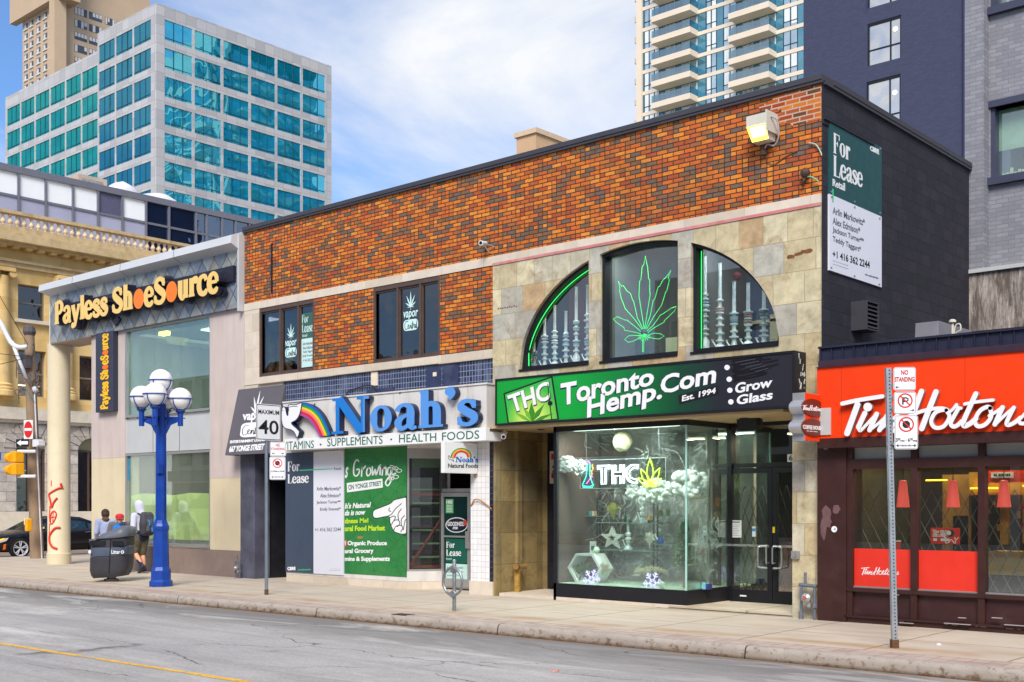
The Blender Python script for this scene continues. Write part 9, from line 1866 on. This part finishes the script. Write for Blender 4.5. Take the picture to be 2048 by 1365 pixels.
for i, (px, pt, pb, st, cl_) in enumerate(((265, 660, 790, 2, 2), (330, 515, 787, 0, 1), (390, 455, 782, 1, 1), (457, 490, 784, 0, 0), (520, 345, 780, 2, 2), (588, 335, 778, 1, 0))):
    p, q = W3(*z7(px, pt), YBg), W3(*z7(px, pb), YBg); bong(p.x, YBg, 4.10, p.z-4.10, ('short', 'beaker based', 'slim', 'blue banded beaker', 'tall straight', 'bulbous')[i] + ' glass water pipe in the left arched window' + (', nearest its left end' if i == 0 else ', beside the right edge' if i == 5 else ''), 'glass pipes in the left arched window', 1.0, st, cl_)
for i, (px, pt, pb, st, cl_) in enumerate(((1295, 160, 684, 2, 0), (1385, 200, 676, 1, 3), (1470, 310, 668, 0, 0), (1555, 320, 655, 1, 3), (1650, 345, 645, 0, 2))):
    p = W3(*z7(px, pt), YBg); bong(p.x, YBg, 4.10, p.z-4.10, ('tallest', 'second tallest, slim', 'blue banded middle', 'rose banded', 'rightmost')[i] + ' glass water pipe in the right arched window', 'glass pipes in the right arched window', 1.15, st, cl_)
mb = MB()
for px in (1470, 1380, 1555): p = W3(*z7(px, 270), YBg+.3); 
p = W3(*z7(1490, 278), YBg+.6); mb.ball(p, .07, 10, 8, f=lambda d: 1+.4*noise.noise(d*5)); mb.build('red_ornament', M('dull_red_ornament', (104, 44, 56), .7, 0, .3, 12), label='dull red ornament high in the right arched window', cat='ornament')
# big neon leaf in the middle arched window
zn = zm(1180, 470, 5.056); YNl = YF+.32
T = thing('neon_leaf', 'large green neon leaf in the middle arched window', 'neon sign', W3(*zn(540, 1190), YNl))
mb = MB()
def nl(pts, r=.0052): mb.tube([W3(*zn(*p), YNl) for p in pts], r, 6)
nl([(548, 950), (495, 620), (502, 465), (515, 455), (528, 320), (545, 300), (560, 218), (575, 300), (582, 320), (592, 445), (605, 455), (603, 580), (610, 595), (552, 950)])
nl([(535, 950), (480, 840), (440, 670), (430, 660), (410, 595), (375, 570), (335, 512), (320, 522), (285, 468), (305, 545), (298, 560), (315, 640), (355, 745), (460, 865), (525, 955)])
nl([(562, 950), (610, 815), (640, 660), (655, 650), (690, 525), (705, 522), (740, 455), (770, 430), (818, 358), (790, 440), (803, 455), (775, 575), (765, 580), (725, 710), (640, 835), (572, 955)])
nl([(520, 985), (470, 940), (370, 860), (360, 865), (275, 828), (262, 840), (235, 848), (262, 882), (345, 940), (348, 965), (450, 985), (512, 1000)])
nl([(575, 975), (640, 915), (715, 808), (730, 805), (825, 740), (872, 725), (855, 770), (750, 870), (755, 880), (640, 945), (585, 990)])
nl([(515, 1020), (440, 1018), (390, 1022), (350, 1060), (390, 1088), (440, 1075), (520, 1035)]); nl([(585, 1015), (650, 995), (710, 1000), (748, 1025), (700, 1055), (640, 1048), (580, 1030)], .005)
for a in range(9): nl([(545, 1000), (545+70*math.cos(.35+a*.31), 1000+75*math.sin(.35+a*.31))])
nl([(532, 1060), (530, 1185)]); nl([(546, 1060), (542, 1190)])
mb.build('green_tube', NG2, T); mb = MB(); c = W3(*zn(548, 990), YNl+.05); mb.ball(c, .07, 10, 8); mb.box(c.x-.012, c.x+.012, c.y, c.y+.02, 4.10, c.z); mb.build('hub', BLACKM, T)
mb = MB(); p = W3(*zn(560, 1180), YF+.7); mb.box(p.x-.15, p.x+.15, YF+.6, YF+.9, 4.10, 4.10+.42); mb.build('power_box', M('smoked_box', (60, 66, 66), .3), label='smoked box behind the neon leaf stem', cat='box')
# lower display things
def at_floor(px, py, y=YF+.45, z=.30): p = W3(*zd_(px, py), y); return p
SNOW = emit('lilac_white_led', (196, 176, 250), .9)
for i, (px, py, r_, lab) in enumerate(((298, 1150, 70, 'lit snowflake in front of the white hexagon'), (737, 1172, 72, 'lit snowflake under the dried plumes'))):
    y = YF+.22; c = W3(*zd_(px, py), y); k = (c-CAMP).length/FPX/3.591*r_*1.12; T = thing('snowflake_light', lab, 'snowflake', (c.x, c.y, .30), 'lit snowflakes on the window platform'); mb = MB()
    for j in range(6):
        a = math.pi/3*j+.12; d, n_ = Vector((math.cos(a), 0, math.sin(a))), Vector((-math.sin(a), 0, math.cos(a)))
        mb.tube([c+d*k*.12, c+d*k], .0095, 6); mb.tube([c+d*k*.55+n_*k*.28+d*k*.2, c+d*k*.55, c+d*k*.55-n_*k*.28+d*k*.2], .009, 6); mb.tube([c+d*k*.80+n_*k*.16+d*k*.12, c+d*k*.80, c+d*k*.80-n_*k*.16+d*k*.12], .0085, 6)
    mb.tube([c + Vector((math.cos(math.pi/3*j+.12), 0, math.sin(math.pi/3*j+.12)))*k*.34 for j in range(6)], .009, 6, closed=True); mb.build('led_tube', SNOW, T)
    MB().fbox(FY(y+.015), c.x-k*.4, c.x+k*.4, .30, .33, -.05, .02).build('stand', WHITE, T)
hx = W3(*zd_(290, 1120), YF+.6); k = (hx-CAMP).length/FPX/3.591
T = thing('hexagon_planter', 'white hexagonal box planter at the left of the display window', 'planter', (hx.x, hx.y, .30)); FHX = FY(YF+.42); hp = lambda r_: [(hx.x+r_*1.28*math.cos(math.pi/3*j), .30+.866*120*k+r_*math.sin(math.pi/3*j)) for j in range(6)]
mb = MB(); mb.plate(FHX, hp(120*k), [hp(102*k)], -.35, 0); mb.build('box', WHITE, T)
mb = MB(); LFM = [M('dark_leaf', (34, 82, 34), .6, 0, .3, 8), M('mid_leaf', (66, 116, 50), .6, 0, .3, 8)]
for i in range(60): p = Vector((hx.x-.22+random.gauss(0, .12), YF+.55+random.uniform(-.1, .1), .52+random.gauss(0, .08))); a = random.random()*6.3; d = Vector((math.cos(a), -.3, math.sin(a)))*.06; n_ = Vector((-math.sin(a), 0, math.cos(a)))*.022; mb.add([p-d, p+n_, p+d, p-n_], [(0,1,2,3)], i % 2)
mb.build('leaves', LFM, T)
def plume(px, py, label, n=40, spread=110, col=(196, 186, 150), up_=45):
    y = YF+.5; mb = MB(); c = W3(*zd_(px, py), y)
    for i in range(n):
        a = random.uniform(-1, 1); e = W3(*zd_(px+a*spread, py-up_+abs(a)*20+random.uniform(-18, 18)), y+random.uniform(-.1, .1)); m_ = (c+e)/2+Vector((0, 0, .05)); pts = [Vector(q) for q in cat([c, m_, e], 4)]; mb.tube(pts, .003, 4)
        for p in pts[3:]:
            for j in range(3): d = Vector((random.gauss(0, .03), random.gauss(0, .02), random.gauss(0, .02)-.01)); mb.tube([p, p+d], .0025, 3)
    return mb.build('dried_plume', M('dried_plume_%d' % px, col, .9, 0, .2, 9), label=label, cat='dried plant')
plume(720, 1110, 'pale dried grass plumes behind the right snowflake'); plume(380, 1120, 'pale dried plume leaning at the hexagon planter', 22, 45, (190, 176, 150), 80)
plume(455, 720, 'yellow green dried twigs on the upper shelf', 26, 40, (176, 170, 80), 110); plume(715, 925, 'white dried fern on the lower shelf', 24, 26, (216, 214, 204), 110)
T = thing('small_pine_tree', 'small potted pine tree by the right window corner', 'tree', W3(*zd_(966, 1235), YF+.45)*1.0); pb = W3(*zd_(966, 1150), YF+.45); mb = MB(); mb.tube([(pb.x, pb.y, .30), (pb.x+.01, pb.y, .95)], [.03, .022], 8); mb.build('trunk', M('pale_trunk', (136, 106, 76), .8), T)
mb = MB()
for i in range(2600):
    h_ = random.random()**.8; z0 = .62+h_*.80; r_ = (.20*(1-h_)**.7+.02)*math.sqrt(random.random())*1.05*(1 if h_ > .08 else .6); a = random.random()*6.283; p = Vector((pb.x+math.cos(a)*r_, pb.y+math.sin(a)*r_, z0+random.gauss(0, .01))); d = Vector((math.cos(a)+random.gauss(0, .4), math.sin(a)+random.gauss(0, .4), random.uniform(-.5, .6))).normalized()*random.uniform(.04, .075); n_ = d.cross(Vector((0, 0, 1))).normalized()*.012
    mb.add([p-n_, p+d, p+n_], [(0,1,2)], random.choice((0, 0, 1)))
mb.build('crown', [M('pine_green', (58, 116, 56), .7, 0, .3, 9), M('pine_light_green', (112, 156, 80), .7, 0, .3, 9)], T)
mb = MB()
for i in range(16): h_ = random.random(); a = -1.6+random.gauss(0, .8); r_ = .17*(1-h_)+.03; p = Vector((pb.x+math.cos(a)*r_, pb.y+math.sin(a)*r_, .68+h_*.6)); mb.ball(p, .017, 7, 5)
mb.build('bauble', M('gold_bauble', (222, 176, 70), .4, .3), T)
MB().lathe([(.10, 0), (.11, .01), (.0, .012)], (pb.x, pb.y, .30), 14).build('foot_plate', WHITE, T)
# small goods on the shelves
def item(name, px, base, y, prof, m, label, cat_, smooth_=True): p = W3(*zd_(px, 700), y); return MB().lathe(prof, (p.x, y, base), 14).build(name, m, smooth=smooth_, autosm=45, label=label, cat=cat_)
mb = MB(); c = W3(*zd_(443, 850), YSH-.02); k = (c-CAMP).length/FPX/3.591; st = [(c.x+k*1.2*(88 if j % 2 == 0 else 38)*math.cos(math.pi/2+math.pi/5*j), c.z+k*(88 if j % 2 == 0 else 38)*math.sin(math.pi/2+math.pi/5*j)) for j in range(10)]; s2 = [(c.x+(a-c.x)*.38, c.z+(b-c.z)*.38) for a, b in st]
mb.plate(FY(YSH-.02), st, [s2], -.05, .0); mb.build('white_star', M('white_marquee_star', (214, 212, 204), .6), label='white marquee star on the lower shelf', cat='star')
bong(W3(*zd_(562, 900), YSH).x, YSH, SH[3], .50, 'white beaker water pipe beside the star', 'glass pipes on the shelf unit', .9, 0, 1); bong(W3(*zd_(638, 700), YSH).x, YSH+.1, SH[1], .46, 'white straight water pipe on the upper shelf', 'glass pipes on the shelf unit', .7, 2, 1)
item('green_bottle', 540, SH[1], YSH, [(.028, 0), (.028, .11), (.012, .15), (.012, .20)], M('green_bottle_glass', (24, 70, 44), .15), 'dark green bottle on the upper shelf', 'bottle')
item('black_bowl', 578, SH[1], YSH-.02, [(.02, 0), (.05, .03), (.045, .035)], BLACKM, 'small black bowl on the upper shelf', 'bowl')
for px, cl_, lb in ((288, (70, 150, 150), 'teal cup at the left shelf end'), (312, (200, 196, 186), 'white cup between teal and orange cups'), (330, (196, 130, 60), 'orange cup on the small left shelf')): item('cup', px, SH[0], YSH, [(.03, 0), (.034, .085), (.03, .085)], M('cup_%d' % px, cl_, .4), lb, 'cup')
for px, cl_, lb in ((768, (176, 120, 70), 'tan jar on the small right shelf'), (795, (120, 160, 110), 'green jar on the small right shelf'), (848, (110, 140, 70), 'olive jar at the right shelf end')): item('jar', px, SH[2], YSH, [(.035, 0), (.036, .09), (.025, .10)], M('jar_%d' % px, cl_, .4), lb, 'jar')
p = W3(*zd_(722, 730), YSH); mb = MB(); mb.lathe([(.045, 0), (.045, .05)], (p.x, YSH-.01, SH[1]), 12, mi=0); mb.lathe([(.04, .05), (.035, .12)], (p.x, YSH-.01, SH[1]), 12, mi=1); mb.build('yellow_black_gadget', [BLACKM, M('yellow_plastic', (226, 176, 30), .4)], label='yellow and black gadget on the upper shelf', cat='gadget')
p = W3(*zd_(793, 880), YSH); T = thing('blue_teapot', 'blue and white teapot on the right shelf', 'teapot', (p.x, YSH, SH[4])); MB().lathe([(.04, 0), (.055, .03), (.05, .08), (.025, .11)], (p.x, YSH, SH[4]), 14).build('pot', M('cobalt_glaze', (30, 84, 176), .2), T, smooth=True); mb = MB(); mb.tube(cat([(p.x-.04, YSH, SH[4]+.06), (p.x-.09, YSH, SH[4]+.11), (p.x-.11, YSH, SH[4]+.17)], 4), [.014]*8+[.01], 6); mb.build('spout', WHITE, T)
item('globe_lamp', 335, .30+.866*240*k, YF+.55, [(.0, .0), (.04, .015), (.062, .06), (.04, .105), (.0, .12)], M('mint_globe', (206, 230, 206), .3), 'small pale globe standing on the hexagon planter', 'globe')
p = W3(*zd_(296, 985), YF+.55); mb = MB(); mb.box(p.x-.07, p.x+.06, YF+.60, YF+.62, .30+.866*240*k, .30+.866*240*k+.21, 0); mb.box(p.x-.04, p.x+.03, YF+.595, YF+.60, .30+.866*240*k+.05, .30+.866*240*k+.13, 1); mb.build('small_card', [WHITE, GRN], label='small white card standing on the hexagon planter', cat='card')
item('pale_ball', 805, .30, YF+.2, [(.0, 0), (.045, .02), (.06, .06), (.045, .10), (.0, .12)], M('pale_green_ball', (206, 226, 200), .3), 'pale ball beside the right snowflake', 'ball')
p = W3(*zd_(1118, 1210), YF+.5); mb = MB(); mb.box(p.x-.07, p.x+.0, YF+.5, YF+.6, .30, .40, 0); mb.box(p.x+.0, p.x+.06, YF+.5, YF+.6, .30, .39, 1); mb.build('small_box', [M('sky_blue_box', (110, 180, 200), .4), M('indigo_box', (60, 60, 120), .4)], label='small blue box in the right corner of the display', cat='box')
p = FY(YF+.9).px(1120, 930); mb = MB(); (a0, b1), (a1, b0) = FY(YF+1.25).px(1100, 903), FY(YF+1.25).px(1141, 967); FPS = FY(YF+1.25); mb.fbox(FPS, a0, a1, b0, b1, 0, .01, 0); mb.fbox(FPS, a0+.04, a1-.04, b1-.16, b1-.05, .01, .012, 1); mb.fbox(FPS, a0+.04, a1-.04, b0+.10, b0+.2, .01, .012, 1)
for i in range(3): mb.plate(FPS, ell(a0+.09, b1-.30-i*.09, .03, .03, 10), [], .01, .012, 2)
mb.build('wall_notice', [M('pale_notice', (206, 190, 170), .6), M('red_notice', (180, 50, 44), .6), GRN], label='red and cream notice seen through the left of the display window', cat='notice')
FPS = FY(YF+.95); (a0, b1), (a1, b0) = FPS.px(1130, 1123), FPS.px(1154, 1128.5); mb = MB(); mb.fbox(FPS, a0, a1, b0-.02, b1+.02, 0, .02, 0); tb(mb, FPS, 'revolution', a0+.02, a1-.02, b0, b1, .02, .024, .01, mi=1); mb.build('small_green_sign', [M('lime_green_sign', (90, 170, 60), .5), INK], label='small lime green strip sign low in the display window', cat='sign')
